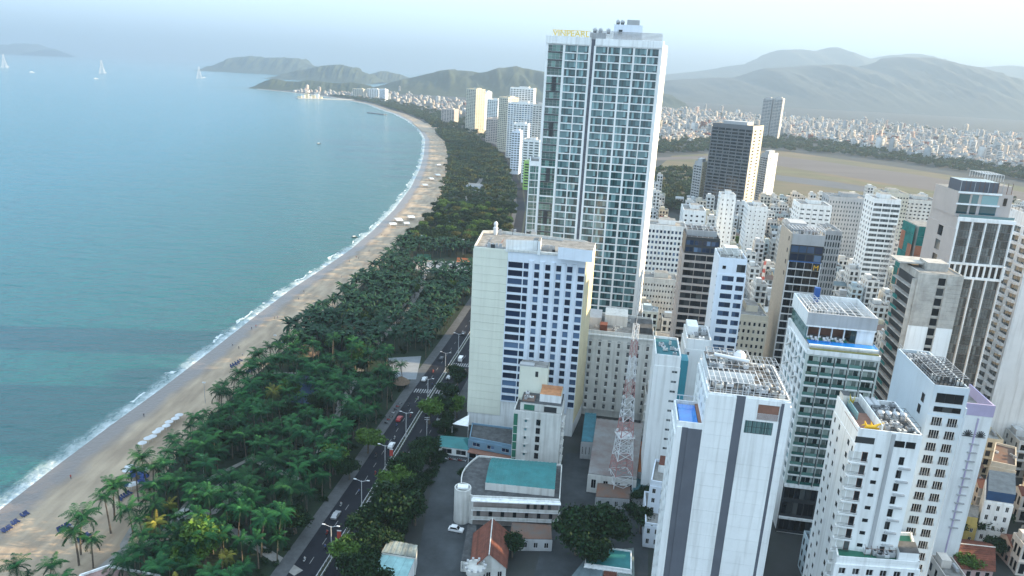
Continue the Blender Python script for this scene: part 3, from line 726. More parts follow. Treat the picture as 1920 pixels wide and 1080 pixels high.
def pool_hotel():                                            # pale hotel with a blue pool across its front and glass balconies
    b = tower('pool_hotel', 'pale grey-green hotel with blue rooftop pool and rows of glass balconies', (1517, 648), 1649, 205, 27, WHITE, ROOFG, parapet=0)
    L, h = b.edge(0)[3], b.h; nr = 13; fh = 3.3; top = h-2.3; bot = top-nr*fh
    cols = [((k+.09)/5, (k+.80)/5) for k in range(5)]
    zs, cc, wh = b.facade(0, bot, top, nr, cols=cols, hf=.74, sill=.3, depth=.5, style='split', g=G_ROOM, fr=STEELW, wall=mat('pale_green_grey', (.58, .64, .61), .7, .05, .2, dirt=.15))
    for z in zs:
        for p, q in cc:
            rl = b.one('balcony_railing', 0, p-.3, .95, z+.05, q+.3, 1.0, z+1.05, G_GREEN)
            rl.parent = b.one('balcony_slab', 0, p-.35, .5, z-.42, q+.35, 1.05, z+.02, WHITE)
            b.one('divider', 0, q+.42, .4, z-.3, q+.62, .9, z+wh, DARK)
    b.bar(0, 0, 1.0, (-.4, L+.3), top+.02, h-.9, WHITE); b.bar(0, .1, .8, (.2, L-.2), h-.9, h-.5, mat('terrace_planting', (.16, .19, .05), .9, .35, 1.5, col2=(.30, .26, .12), bump=.8))
    # dark glass base
    b.facade(0, .5, bot-.3, 3, nc=6, wf=.92, hf=.78, depth=.4, style='ribbon', g=G_DARK, fr=DARK, wall=DARK)
    b.bar(0, 0, 1.2, (-.3, L+.3), bot-1.0, bot-.25, WHITE); b.bar(0, 0, 1.0, (-.3, L+.3), 5.4, 6.1, WHITE)
    # flank of white zigzag frames with glass
    b.facade(3, bot, top, nr, nc=6, wf=.62, hf=.74, depth=.4, style='plain', g=G_TEAL, wall=WHITE)
    Ls = b.edge(3)[3]
    for r in range(nr):
        q0, q1 = (.05, .30) if r % 2 else (.30, .05)
        for o in (0, .45): mb = MB(); mb.tube(b.at(3, Ls*(q0+o), .5, bot+r*fh), b.at(3, Ls*(q1+o), .5, bot+(r+1)*fh), .28, WHITE, n=4); b.part('zigzag_frame', mb)
    b.facade(1, bot, top, nr, nc=6, wf=.5, hf=.6, joined=True)
    b.bar(3, -.4, .5, (-.3, 1.6), 1, h-.2, WHITE)
    # pool deck and the screened roof storey
    b.inbox('pool_wall', .0, .0, 1, .02, h-.6, h+.5, WHITE); b.inbox('pool_water', .02, .025, .985, .17, h-.4, h+.36, POOL)
    b.inbox('pool_edge', .985, .0, 1.0, .2, h-.5, h+.5, POOLT)
    for u in (.02, .2, .38, .56): b.inbox('column', u, .24, u+.015, .26, h, h+4.2, WHITE)
    b.inbox('bar_wall', .03, .42, .66, .44, h, h+4.2, WOODP); b.inbox('white_core', .74, .22, .99, .95, h, h+4.2, WHITE); b.inbox('glass_core', .66, .24, .74, .6, h, h+4.2, G_ROOM)
    b.inbox('side_glass', .0, .22, .012, .95, h, h+4.2, G_GREEN)
    zr = h+4.2; b.inbox('roof', -.01, .20, 1.0, 1.0, zr, zr+.5, WHITE, ROOFG)
    b.inbox('screen_wall', -.008, .205, .998, .225, zr+.5, zr+4.3, GREYL); b.inbox('screen_wall', -.008, .23, .008, .995, zr+.5, zr+4.3, WHITE); b.inbox('screen_wall', .985, .23, .998, .995, zr+.5, zr+4.3, WHITE); b.inbox('screen_wall', .01, .975, .98, .995, zr+.5, zr+4.3, WHITE)
    pergola(b, zr+.5, 4.0, (.05, .3, .55, .95), 6, 6, STEELW, .09, mid=True); pergola(b, zr+.5, 3.0, (.62, .3, .96, .9), 3, 5, STEELW, .1)
    acs(b, rg, zr+.5, 22, (.08, .3, .9, .93)); b.inbox('blue_tank', .30, .93, .38, .99, zr+2, zr+7, mat('blue_plastic', (.02, .10, .35), .5))
    for k in range(10):                                      # loungers and plants on the terrace behind the pool
        p = b.xy(.05+.06*k, .21+.03*(k % 2)); mb = MB(); mb.box(p.x-.4, p.y-.8, h+.02, p.x+.4, p.y+.8, h+.45, STEELW if k % 3 else GREENR); mb.box(p.x-.4, p.y+.6, h+.45, p.x+.4, p.y+.85, h+.95, STEELW); b.part('lounger', mb)
    b.done()
pool_hotel()

def twin_towers():                                           # white hotel with balconies and its taller neighbour
    b = tower('balcony_hotel', 'white hotel with small balconies and yellow ornament on its cluttered roof terrace', (1609, 811), 1729, 148, 1, WHITE, ROOFD, parapet=0)
    h = b.h; back = G(1574, 749, h); P = b.P; d = (Vector((back.x, back.y))-P[0]).length
    COL.objects.unlink(b.e); bpy.data.objects.remove(b.e); FOOT.pop(); FOOTP.pop()
    b = tower('balcony_hotel', 'white hotel with small balconies and yellow ornament on its cluttered roof terrace', (1609, 811), 1729, 148, min(d, 30), WHITE, ROOFD, parapet=1.0)
    L = b.edge(0)[3]; f = lambda q: (q-375)/(1020-375)*L; fh = 3.25; nr = fl(h-3.5, fh); top = h-3.5; bot = top-nr*fh
    for u0, u1 in ((360, 555), (745, 860), (872, 968)): put('dark_opening', window_mesh(f(u1)-f(u0), 1.5, 'bare', G_DARK, DARK), b.e, b.at(0, f(u0), .0, h-2.4), wedge(b, 0))
    b.one('pipe_chase', 0, f(715), 0, 0, f(752), .25, h+.6, GREYL)
    for r in range(nr):
        z = bot+r*fh
        put('balcony_door', window_mesh(f(515)-f(458), 2.3, 'plain', G_DARK, WOODP), b.e, b.at(0, f(458), 0, z), wedge(b, 0))
        sl = b.one('balcony_slab', 0, f(322), 0, z-.2, f(512), 1.1, z, WHITE)
        for k in range(3): b.one('balcony_rail', 0, f(324), 1.02, z+.25+k*.33, f(512), 1.07, z+.32+k*.33, DARK).parent = sl
        b.one('balcony_back', 0, f(322), .0, z+.02, f(450), .04, z+2.2, WHITE2)
        put('window', window_mesh(f(655)-f(597), .85, 'bare', G_DARK, DARK), b.e, b.at(0, f(597), 0, z+1.3), wedge(b, 0))
        put('window', window_mesh(f(888)-f(838), 1.9, 'split', G_DARK, DARK), b.e, b.at(0, f(838), 0, z+.2), wedge(b, 0))
        b.one('planter_ledge', 0, f(850), 0, z-.75, f(965), .5, z-.35, GREYL)
    b.facade(3, 3, h-3, fl(h-3, fh), cols=[(.08, .14), (.3, .36), (.72, .80), (.9, .95)], hf=.42, depth=.15, g=G_DARK, style='plain', fr=DARK)
    b.inbox('terrace', .0, .02, .36, .60, h, h+.15, WOODP); b.inbox('terrace_wall', .36, .02, .38, .98, h, h+2.2, WHITE); b.inbox('glass_screen', .10, .35, .115, .98, h+.1, h+2.0, G_TEAL)
    b.inbox('stair_house', .02, .80, .16, .97, h, h+2.6, WHITE2, ROOFD)
    for u in (.47, .58): tank(b, u, .82, h, .8, 4.2)
    for k in range(4): tank(b, .50+.12*k, .42, h, .8, 2.4, True, STEEL)
    acs(b, rg, h, 26, (.42, .05, .97, .95)); pergola(b, h, 2.4, (.42, .05, .97, .6), 4, 4, DARK, .05)
    mb = MB(); p = b.xy(.22, .07)                            # the yellow sculpted sign on the front edge
    z = h+1.0
    for a, c, r0, r1 in (((-1.8, 0, 1.6), (-1.2, 0, .4), .08, .34), ((-1.2, 0, .4), (.5, 0, .3), .34, .42), ((.5, 0, .3), (1.5, 0, .9), .4, .2), ((1.5, 0, .9), (2.6, 0, 1.4), .2, .04), ((0, 0, .3), (-.4, 0, 1.5), .3, .05), ((-1.5, 0, .8), (-2.3, 0, .5), .2, .05), ((.3, 0, .1), (1.8, 0, .0), .2, .06)):
        mb.tube((p.x+a[0], p.y-.2, z+a[2]), (p.x+c[0], p.y-.2, z+c[2]), r0, GOLDY, r1, 8)
    mb.box(p.x-1.6, p.y-.3, h+.0, p.x+1.6, p.y-.1, h+1.1, GOLDY); b.part('yellow_ornament', mb)
    mb = MB(); p = b.xy(.14, .72)
    for k in range(26): t = rg.uniform(0, 6.28); mb.tube((p.x, p.y, h+.2+rg.uniform(0, 1.6)), (p.x+math.cos(t)*.7, p.y+math.sin(t)*.7, h+1.2+rg.uniform(.5, 2.4)), .08, mat('yellow_leaves', (.55, .45, .05), .8, .2, 1), .03, 4)
    b.part('yellow_shrub', mb)
    b.done()
    # the taller part
    p, h = rect((1751, 728), 1818, 157, 1); bk = G(1713, 662, h); d = (Vector((bk.x, bk.y))-Vector(p[0])).length
    b = tower('french_balcony_tower', 'tall pale blue-white tower with pairs of railed french windows down its narrow front', (1751, 728), 1818, 157, min(d, 34), mat('pale_blue_paint', (.52, .60, .66), .7, .04, .12, dirt=.12), ROOFD, parapet=.8)
    L = b.edge(0)[3]; fh = 3.25; top = h-6.4; nr = fl(top-2, fh)
    b.facade(0, top-nr*fh, top, nr, cols=[(.13, .42), (.58, .86)], hf=.68, depth=.18, style='french', g=G_DARK, fr=STEELW)
    for z, hh in ((h-3.3, 2.3), (h-5.6, 1.3)): put('wide_window', window_mesh(L*.76, hh, 'ribbon', G_DARK, DARK), b.e, b.at(0, L*.12, .0, z), wedge(b, 0))
    Ls = b.edge(3)[3]
    for u, z in ((Ls-5, h-5.2), (Ls-5.8, h-8.4)): put('window', window_mesh(1.5, 2.1, 'split', G_DARK, DARK), b.e, b.at(3, u, 0, z), wedge(b, 3))
    b.facade(1, 3, h-4, 17, nc=4, wf=.4, hf=.5, joined=True)
    pergola(b, h, 2.6, (.05, .04, .96, .62), 8, 9, DARK, .06, mid=True); pergola(b, h+2.6, .2, (.05, .04, .96, .62), 3, 12, STEELW, .035)
    acs(b, rg, h, 24, (.08, .05, .92, .95)); railing(b, 3, h+.8, 1.2, STEEL)
    b.done()
    # low front block with green roof
    zf = 34.0; q = [G(1569, 1049, zf), G(1724, 1060, zf), G(1708, 1003, zf), G(1560, 1000, zf)]
    b = Bld('low_roof_block', 'lower white block with green roof deck and rooftop machinery in front of the balcony hotel', [(p.x, p.y) for p in q], zf, WHITE, GREENR, parapet=.8)
    b.facade(0, 3, zf-1, 9, nc=6, wf=.5, hf=.5, g=G_DARK, style='split')
    b.inbox('roof_room', .74, .05, .98, .5, zf, zf+2.6, WHITE, ROOFD); acs(b, rg, zf, 24, (.35, .2, .75, .95)); pergola(b, zf, 2.0, (.35, .2, .72, .95), 5, 4, RUST, .06)
    for k in range(4): tank(b, .4+.08*k, .6, zf, .6, 2.2)
    b.done()
twin_towers()

def dark_band_tower():
    b = tower('banded_tower', 'dark tower with horizontal beige bands and slatted flank right of the glass tower', (1287, 446), 1350, 306, 18, DARK, ROOFD, parapet=.6)
    h = b.h; L = b.edge(0)[3]; fh = 3.35; nr = fl(h-8, fh); top = h-6.5; bot = top-nr*fh
    b.facade(0, bot, top, nr, nc=3, wf=.97, hf=.74, depth=.7, style='ribbon', g=G_DARK, fr=DARK, wall=mat('dim_band', (.46, .41, .38), .75, .08, .3, dirt=.2))
    b.facade(0, top+.3, h-.3, 2, nc=4, wf=.9, hf=.7, depth=.2, style='ribbon', g=G_BLUE, fr=DARK, wall=DARK)
    Ls = b.edge(3)[3]
    for r in range(nr*2): b.one('flank_slat', 3, -.2, 0, bot+r*fh/2, Ls+.4, .7+.2*(r % 2), bot+r*fh/2+.7, PINKB)
    b.facade(1, bot, top, nr, nc=4, wf=.8, hf=.6, joined=True, wall=PINKB)
    b.inbox('roof_room', .05, .35, .95, .95, h, h+2.6, GREYL, ROOFD); pergola(b, h, 3.4, (.0, .05, .98, .9), 6, 3, STEEL, .1); acs(b, rg, h+2.6, 10, (.1, .4, .9, .9)); b.done()
dark_band_tower()

def blue_window_tower():
    b = tower('narrow_white_tower', 'narrow white tower with two columns of dark blue windows beside the banded tower', (1349, 487), 1401, 259, 16, BLUEWHITE, ROOFG, parapet=.9)
    h = b.h; fh = 3.3; top = h-5; nr = fl(top-2, fh)
    b.facade(0, top-nr*fh, top, nr, cols=[(.18, .60), (.70, .98)], hf=.58, depth=.22, style='split', g=G_BLUE, fr=DARK)
    put('window', window_mesh(1.2, 1.2, 'plain', G_DARK, DARK), b.e, b.at(0, 1.4, .0, h-3.2), wedge(b, 0)); put('window', window_mesh(3, 2.8, 'split', G_DARK, DARK), b.e, b.at(0, b.edge(0)[3]-3.3, .0, h-4), wedge(b, 0))
    b.facade(3, top-nr*fh, top, nr, cols=[(.86, .93)], hf=.22, depth=.1, style='bare', g=G_DARK)
    b.facade(1, top-nr*fh, top, nr, nc=3, wf=.5, hf=.5, joined=True)
    pergola(b, h, 2.4, (.02, .03, .98, .6), 4, 3, WHITE2, .12); acs(b, rg, h, 10); b.inbox('stair_house', .3, .6, .8, .95, h, h+2.6, WHITE2); b.done()
blue_window_tower()

def emblem_tower():                                          # dark ribbon windows with beige stone flank and a yellow M
    b = tower('emblem_tower', 'dark ribbon-window tower with beige stone flank and yellow M emblem near its top', (1487, 441), 1547, 306, 22, DARK, ROOFG, parapet=0)
    h = b.h; L = b.edge(0)[3]; fh = 3.35; top = h-11; nr = fl(top-2, fh); bot = top-nr*fh
    b.facade(0, bot, top, nr, nc=4, wf=.97, hf=.84, depth=.35, style='ribbon', g=G_DARK, fr=DARK, wall=STEELW)
    b.facade(0, top+.1, h-4, 2, nc=4, wf=.9, hf=.8, depth=.2, style='bare', g=G_BLUE, wall=DARK)
    b.bar(0, 0, .4, None, top-.2, top+.25, mat('blue_sign_band', (.02, .12, .36), .5)); b.bar(0, 0, .5, None, h-3.8, h+.8, GREYL)
    b.one('emblem_plate', 0, L-3.2, .3, top-3.4, L-.3, .55, top-.6, DARK); letters('M', 3.0, GOLDY, b.e, b.at(0, L-1.75, .62, top-3.1), wedge(b, 0), .15, 'emblem')
    b.bar(3, 0, .6, None, 0, h+.8, BEIGE); Ls = b.edge(3)[3]
    for k in range(4): put('window', window_mesh(1.4, 1.8, 'plain', G_DARK, DARK), b.e, b.at(3, Ls-4, .6, h-3-k*5), wedge(b, 3))
    b.facade(1, bot, top, nr, nc=4, wf=.8, hf=.7, joined=True)
    b.inbox('roof_house', .05, .5, .6, .95, h, h+3.4, GREYL); acs(b, rg, h, 24); pergola(b, h, 2.6, (.0, .02, 1, .5), 9, 3, STEELW, .09)
    for k in range(5): b.inbox('solar_panel', .35+.1*k, .1, .42+.1*k, .6, h+1.4, h+1.5, GREYP)
    b.done()
    b = tower('glass_office_block', 'grey gridded glass block just behind the emblem tower', (1549, 434), 1579, 345, 18, GREYL, ROOFG, parapet=.6)
    b.facade(0, 3, b.h-1, fl(b.h, 3.4), nc=6, wf=.7, hf=.75, g=G_GREY, depth=.2, style='plain', fr=STEELW); b.facade(3, 3, b.h-1, fl(b.h, 3.4), nc=5, wf=.7, hf=.75, g=G_GREY, depth=.2, joined=True); acs(b, rg, b.h, 8); b.done()
emblem_tower()

def finned_glass_tower():
    b = tower('finned_tower', 'dark grey glass tower with tall white fins and stepped crown', (1798, 408), 1901, 250, 24, PINKB, ROOFG, parapet=0)
    h = b.h; L = b.edge(0)[3]; z = lambda y: Yp(1850, y, b.P[0].y-3).z
    z1, z2 = z(500), z(524)
    fins = [0, .255, .5, .745, 1]
    for a, c, n in ((z1+.6, h-1.2, 5), (3, z2-.5, fl(z2, 3.5))):
        fh = (c-a)/n
        for r in range(n):
            for k in range(4): put('glass_panel', window_mesh((fins[k+1]-fins[k])*L-.7, fh-.12, 'bay' if 0 else 'grid', G_GREY, DARK), b.e, b.at(0, fins[k]*L+.35, .02, a+r*fh), wedge(b, 0))
        for k in range(5): b.one('fin', 0, fins[k]*L-.22, 0, a-.4, fins[k]*L+.22, .8, c+.4, WHITE)
    b.facade(0, z2, z1, 1, nc=9, wf=.72, hf=.9, depth=.7, style='plain', g=G_DARK, wall=WHITE, fr=DARK)
    b.bar(0, 0, .85, None, z1-.1, z1+.6, WHITE); b.bar(0, 0, .85, None, z2-.6, z2+.1, WHITE); b.bar(0, 0, .9, (-.3, L+.3), h-1.0, h+.3, WHITE)
    nr = fl(h-6, 5.2); Ls = b.edge(3)[3]
    b.facade(3, h-4-nr*5.2, h-4, nr, cols=[(.42, .60)], hf=.7, depth=.3, style='plain', g=G_DARK, fr=DARK, wall=PINKB)
    b.facade(1, 3, h-1, fl(h, 3.5), nc=5, wf=.7, hf=.7, joined=True)
    b.inbox('terrace_pool', .08, .02, .8, .10, h, h+.4, POOL); b.inbox('terrace_glass', .0, .0, 1, .006, h, h+1.2, G_TEAL)
    # crown storeys set back
    zc = z(366)
    k = b.inbox('crown', -.02, .14, .98, .98, h, h+(zc-h), PINKB, ROOFG); u = lambda q: b.xy(*q)
    for zz in (h+1, h+(zc-h)*.55):
        for u0, u1 in ((.0, .2), (.24, .36), (.42, .72)):
            p, q = b.xy(u0, .135), b.xy(u1, .135); mb = MB(); hh = (zc-h)*.36
            mb.poly([(*p, zz), (*q, zz), (*q, zz+hh), (*p, zz+hh)], G_TEAL); b.part('crown_window', mb)
    b.inbox('crown_window', .82, .131, .88, .138, h+(zc-h)*.55, h+(zc-h)*.85, G_DARK)
    b.inbox('crown_ledge', -.03, .12, .76, .145, h+(zc-h)*.48, h+(zc-h)*.54, WHITE); b.inbox('crown_ledge', -.03, .12, .76, .145, zc-.5, zc+.1, WHITE)
    b.inbox('roof_deck', .02, .18, .7, .6, zc, zc+3.6, GREYP, mat('pale_blue_roof', (.40, .50, .56), .7, .2, .6)); b.inbox('roof_deck', .72, .2, .96, .6, zc, zc+2.6, PINKB, ROOFG)
    for kx in range(12): b.inbox('roof_post', .0+kx*.085, .15, .006+kx*.085, .16, zc, zc+3.8, RUST if kx % 3 else STEEL)
    pergola(b, zc+3.6, 2.2, (.55, .4, .9, .9), 7, 5, STEELW, .06)
    b.done()
finned_glass_tower()

def concrete_shell():
    b = tower('unfinished_tower', 'raw concrete building shell with white painted lower wall and open stair slot', (1724, 512), 1806, 225, 17, CONC, ROOFG, parapet=.3)
    h = b.h; L = b.edge(0)[3]; f = lambda x: (x-1724)/82*L; z = lambda y: Yp(1765, y, b.P[0].y-2).z
    zw = z(616); s0, s1 = f(1761), f(1777)
    for u0, u1 in ((-.2, s0), (s1, L+.2)):
        b.one('white_wall', 0, u0, 0, .2, u1, .5, zw, WHITE)
        n = 12
        for r in range(n): b.one('concrete_lift', 0, u0, 0, zw+(h-zw)*r/n+.03, u1, .42+.02*(r % 2), zw+(h-zw)*(r+1)/n, CONC)
    n = fl(h, 3.3)
    for r in range(n): put('stair_opening', window_mesh(s1-s0-.5, 2.3, 'bare', G_DARK, DARK), b.e, b.at(0, s0+.25, .0, h-3.4-r*3.3), wedge(b, 0)); b.one('stair_landing', 0, s0, 0, h-3.9-r*3.3, s1, .35, h-3.45-r*3.3, CONC)
    Ls = b.edge(3)[3]
    for r in range(n):                                       # open storeys: dark sheets stand for the shade inside, green netting in front
        zz = h-5-r*3.3
        if zz < 2: break
        b.one('floor_slab', 3, 0, 0, zz-.3, Ls, 1.6, zz, CONC)
        b.one('dark_storey', 3, .5, .02, zz+.05, Ls-2, .06, zz+2.8, DARK)
        b.one('scaffold_rail', 3, .3, 1.5, zz+1.0, Ls-1, 1.58, zz+1.1, RUST)
        if r > 1: u_ = .6+rg.random()*6; b.one('net_panel', 3, u_, 1.55, zz+.02, u_+2+rg.random()*5, 1.62, zz+.9+rg.random()*.6, NETG)
        b.one('column', 3, Ls-.7, .1, zz-.1, Ls-.1, 1.5, zz+3.0, CONC)
    b.inbox('roof_slab', -.3, .45, .45, 1.0, h+1.2, h+1.7, CONC); b.inbox('stair_core', .3, .3, .8, .7, h, h+2.5, CONC)
    b.done()
    b = tower('netted_block', 'building under construction wrapped in teal and orange netting behind the concrete shell', (1722, 424), 1760, 300, 14, CONC, ROOFG, parapet=0)
    h = b.h
    for i in (0, 3):
        L = b.edge(i)[3]
        for r in range(7):
            for c in range(3): b.one('net_panel', i, L*c/3+.05, 1.0, h-(r+1)*4+.1, L*(c+1)/3-.05, 1.06+.1*rg.random(), h-r*4, NETO if (r*3+c*2+i) % 7 in (2, 6) else NETG)
    b.done()
concrete_shell()

def curved_balcony_tower():
    p, h = rect((1946, 412), 2030, 262, 32)
    b = Bld('white_edge_tower', 'white tower at the right edge of the picture with curved balconies down its flank', p, h, WHITE, ROOFG, parapet=.8)
    Ls = b.edge(3)[3]; n = fl(h-6, 3.4)
    b.facade(3, h-4-n*3.4, h-4, n, nc=4, wf=.7, hf=.7, depth=.3, style='split', g=G_GREY, fr=STEELW)
    for r in range(n):
        for c in range(4):
            mb = MB(); u = Ls*(c+.5)/4; w = Ls/4*.42; z = h-4-n*3.4+r*3.4
            pr = [b.at(3, u-w*math.cos(math.pi*j/5), .3+1.5*math.sin(math.pi*j/5), 0)[:2] for j in range(6)]
            mb.prism(pr[::-1], z-.3, z+.75, WHITE); b.part('balcony', mb)
    pergola(b, h, 2.2, (0, 0, .5, .6), 6, 6, DARK, .07); acs(b, rg, h, 8); b.done()
    p, h = rect((1914, 668), 2010, 262, 14)
    b = Bld('white_edge_block', 'white apartment block with small dark windows at the right edge below the curved balconies', p, h, WHITE, ROOFG)
    b.facade(0, 3, h-1, fl(h, 3.3), nc=7, wf=.4, hf=.5, style='split', depth=.2); b.facade(3, 3, h-1, fl(h, 3.3), nc=5, wf=.35, hf=.5, style='split', depth=.2); acs(b, rg, h, 6); b.done()
curved_balcony_tower()

# --- mid-distance hotels
def simple(name, label, tl, trx, Y, depth, wall, g, nc, fh=3.3, wf=.7, hf=.55, style='split', side=4, joined=False, yaw=YAW, fr=STEELW, roof=ROOFG, depthf=.25, rightlit=False, clutter=6, pitch=None):
    b = tower(name, label, tl, trx, Y, depth, wall, roof, yaw, parapet=.8); h = b.h; n = fl(h-3, fh)
    b.facade(0, h-1.5-n*fh, h-1.5, n, nc=nc, wf=wf, hf=hf, style=style, g=g, fr=fr, depth=depthf, joined=joined, cap=250)
    b.facade(3, h-1.5-n*fh, h-1.5, n, nc=side, wf=.4, hf=.5, g=g, depth=.15, joined=True)
    if rightlit: b.facade(1, h-1.5-n*fh, h-1.5, n, nc=side, wf=.3, hf=.4, g=g, depth=.15, joined=True)
    acs(b, rg, h, clutter); b.inbox('stair_house', .35, .4, .75, .85, h, h+2.8, wall, ROOFG); b.done(); return b
simple('louvred_hotel', 'white hotel with full-width dark ribbon windows in the middle distance', (1640, 374), 1690, 473, 20, WHITE, G_GREY, 3, wf=.93, hf=.55, style='ribbon', fr=GREYL)
simple('grey_hotel_block', 'long pale grey block left of the white ribbon-window hotel', (1556, 370), 1634, 560, 22, GREYL, G_GREY, 14, wf=.4, hf=.5, joined=True)
simple('yellow_core_apartments', 'white apartment block with yellow centre strip beside the glass tower foot', (1209, 422), 1287, 435, 18, WHITE, G_BLUE, 11, wf=.62, hf=.55, style='plain')
simple('long_white_school', 'long low white building with small windows below the apartment block', (1204, 522), 1270, 400, 14, WHITE2, G_DARK, 12, wf=.5, hf=.4, style='plain', clutter=2)
simple('slim_white_tower', 'slim white tower with tiny windows standing before the dark far tower', (1352, 366), 1380, 520, 14, WHITE, G_DARK, 3, wf=.2, hf=.4, style='bare')
simple('white_party_wall_block', 'white block with blank flank left of the slim white tower', (1282, 395), 1324, 500, 26, WHITE, G_DARK, 4, wf=.4, hf=.4, style='plain')
simple('white_cube_block', 'plain white block at the foot of the dark far tower', (1404, 388), 1440, 560, 22, WHITE, G_DARK, 4, wf=.2, hf=.3, style='bare')
simple('cream_terrace_house', 'cream terraced building between the narrow white tower and the emblem tower', (1384, 592), 1440, 300, 20, mat('cream_wall2', (.60, .55, .44), .8, .1, .1, dirt=.2), G_DARK, 6, wf=.5, hf=.5, style='plain')
simple('white_office', 'broad white low block beside the emblem tower roof', (1500, 384), 1560, 540, 24, WHITE, G_GREY, 5, wf=.6, hf=.35, style='ribbon')
simple('airport_terminal', 'wide cream terminal building with row of roof vents before the airfield', (1655, 362), 1705, 640, 24, mat('cream_wall', (.64, .59, .48), .8, .1, .1, dirt=.2), G_DARK, 9, wf=.5, hf=.4, style='bare', rightlit=True)
simple('hangar_office', 'long low grey-roofed building right of the cream terminal', (1700, 375), 1765, 680, 30, WHITE2, G_DARK, 8, wf=.5, hf=.4, style='bare', roof=ROOFD)

def arched_hotel():
    b = tower('arched_hotel', 'old white nine-storey hotel with arched top windows and box air conditioners', (1100, 622), 1226, 283, 24, WHITE2, ROOFG, parapet=1.0)
    h = b.h; L = b.edge(0)[3]; fh = 3.4; n = fl(h-4, fh); cols = [((k+.34)/7, (k+.62)/7) for k in range(7)]
    b.facade(0, h-3-n*fh, h-3, n, cols=cols, hf=.6, style='split', g=G_DARK, depth=.3, fr=STEELW)
    for c, (p, q) in enumerate(cols):
        mb = MB(); m = (p+q)/2*L; r = (q-p)*L/2+.25
        pts = [b.at(0, m+r*math.cos(math.pi*j/8), .36, h-3.2+r*.8*math.sin(math.pi*j/8)) for j in range(9)]; mb.poly(pts, GREYL); b.part('arch_panel', mb)
        for r_ in range(n): b.one('sill_box', 0, p*L-.2, .3, h-3-n*fh+r_*fh+.05, q*L+.2, .75, h-3-n*fh+r_*fh+.62, WHITE2)
    b.facade(3, 3, h-2, n, nc=6, wf=.3, hf=.5, joined=True)
    b.bar(0, 0, .6, None, h-.9, h-.4, WHITE)
    b.inbox('roof_room', .0, .3, .2, .8, h, h+4, GREYL); b.inbox('roof_room', .25, .45, .6, .9, h, h+4.5, WHITE2); b.inbox('brick_tank_house', .19, .12, .3, .3, h, h+2.6, TILE); b.inbox('tin_roof', .72, .2, .98, .7, h, h+2.4, ROOFD)
    acs(b, rg, h, 14); b.done()
arched_hotel()
def mid_blocks():
    b = tower('teal_edged_block', 'white block with small louvred windows and teal painted flank strip', (1229, 668), 1277, 222, 18, WHITE, mat('dark_teal_roof', (.03, .16, .19), .7, .2, .4), parapet=.8)
    h = b.h; n = fl(h-4, 3.4); b.facade(0, h-3-n*3.4, h-3, n, cols=[(.70, .92)], hf=.25, style='split', g=G_GREY, depth=.15)
    b.one('teal_strip', 0, b.edge(0)[3]+.01, -6, 0, b.edge(0)[3]+2.4, -.1, h-.5, mat('teal_paint', (.03, .22, .28), .6, .1, .3)); acs(b, rg, h, 8); b.done()
    b = tower('plain_gable_block', 'white block with one column of small windows behind the teal-edged block', (1288, 638), 1334, 238, 16, WHITE, ROOFG, parapet=.7)
    h = b.h; n = fl(h-4, 3.4); b.facade(0, h-3-n*3.4, h-3, n, cols=[(.05, .16)], hf=.35, style='split', g=G_GREY, depth=.12); b.facade(3, h-3-n*3.4, h-3, n, nc=5, wf=.4, hf=.5, joined=True)
    b.inbox('roof_room', .05, .4, .5, .9, h, h+3, WHITE); tank(b, .7, .6, h, .7, 2.4); tank(b, .82, .6, h, .7, 2.4); acs(b, rg, h, 8); b.done()
    p = G(1226, 800, 16); q = [G(1219, 795, 22), G(1268, 802, 22), G(1272, 768, 22), G(1226, 762, 22)]
    b = Bld('terrace_block', 'grey and white five-storey block with open roof terrace below the teal-edged block', [(v.x, v.y) for v in q], 22, WHITE, ROOFG, parapet=.9); b.facade(0, 2, 21, 5, nc=3, wf=.6, hf=.55, g=G_DARK, style='split', depth=.3); b.inbox('roof_room', .05, .5, .9, .95, 22, 25, WHITE, mat('roof_garden', (.05, .09, .03), .9, .3, 1, bump=.8)); acs(b, rg, 22, 5); b.done()
    q = [G(1220, 905, 18), G(1252, 910, 18), G(1258, 868, 18), G(1228, 864, 18)]
    b = Bld('thin_white_house', 'thin tall white house with orange roof hut squeezed against the striped tower', [(v.x, v.y) for v in q], 18, BLUEWHITE, ROOFG, parapet=.8); b.facade(0, 1, 17, 5, nc=2, wf=.4, hf=.5, g=G_DARK, style='split', depth=.2); b.facade(3, 1, 17, 5, nc=4, wf=.3, hf=.5, joined=True, depth=.15); b.inbox('roof_hut', .3, .5, .95, .95, 18, 20.6, WHITE, TILE); b.done()
    for k, (x, y, zz, w, d, m, nm, lab) in enumerate([
        (1232, 985, 8, 7, 18, BLUEWHITE, 'side_house', 'narrow white house in the dark alley left of the striped tower'),
        (1140, 1065, 5, 13, 9, TEALR, 'tin_shed', 'low shed with teal sheet roof at the bottom edge by the big tree'),
        (1255, 640, 20, 12, 12, WHITE2, 'villa_block', 'white villa block with small blue gabled dormers behind the arched hotel')]):
        p = G(x, y, zz); q = rectangle(p.x, p.y, w, d); b = Bld(nm, lab, q, zz, WHITE if m is TEALR else m, m if m is TEALR else ROOFG, parapet=.4); b.facade(0, .5, zz-.5, max(1, int(zz/3.3)), nc=3, wf=.4, hf=.5, g=G_DARK, style='split', depth=.15); b.done()
def rectangle(x, y, w, d, yaw=YAW):
    e = Vector((math.cos(yaw), math.sin(yaw))); k = Vector((-e.y, e.x)); a = Vector((x, y))
    return [a-e*w/2, a+e*w/2, a+e*w/2+k*d, a-e*w/2+k*d]
mid_blocks()

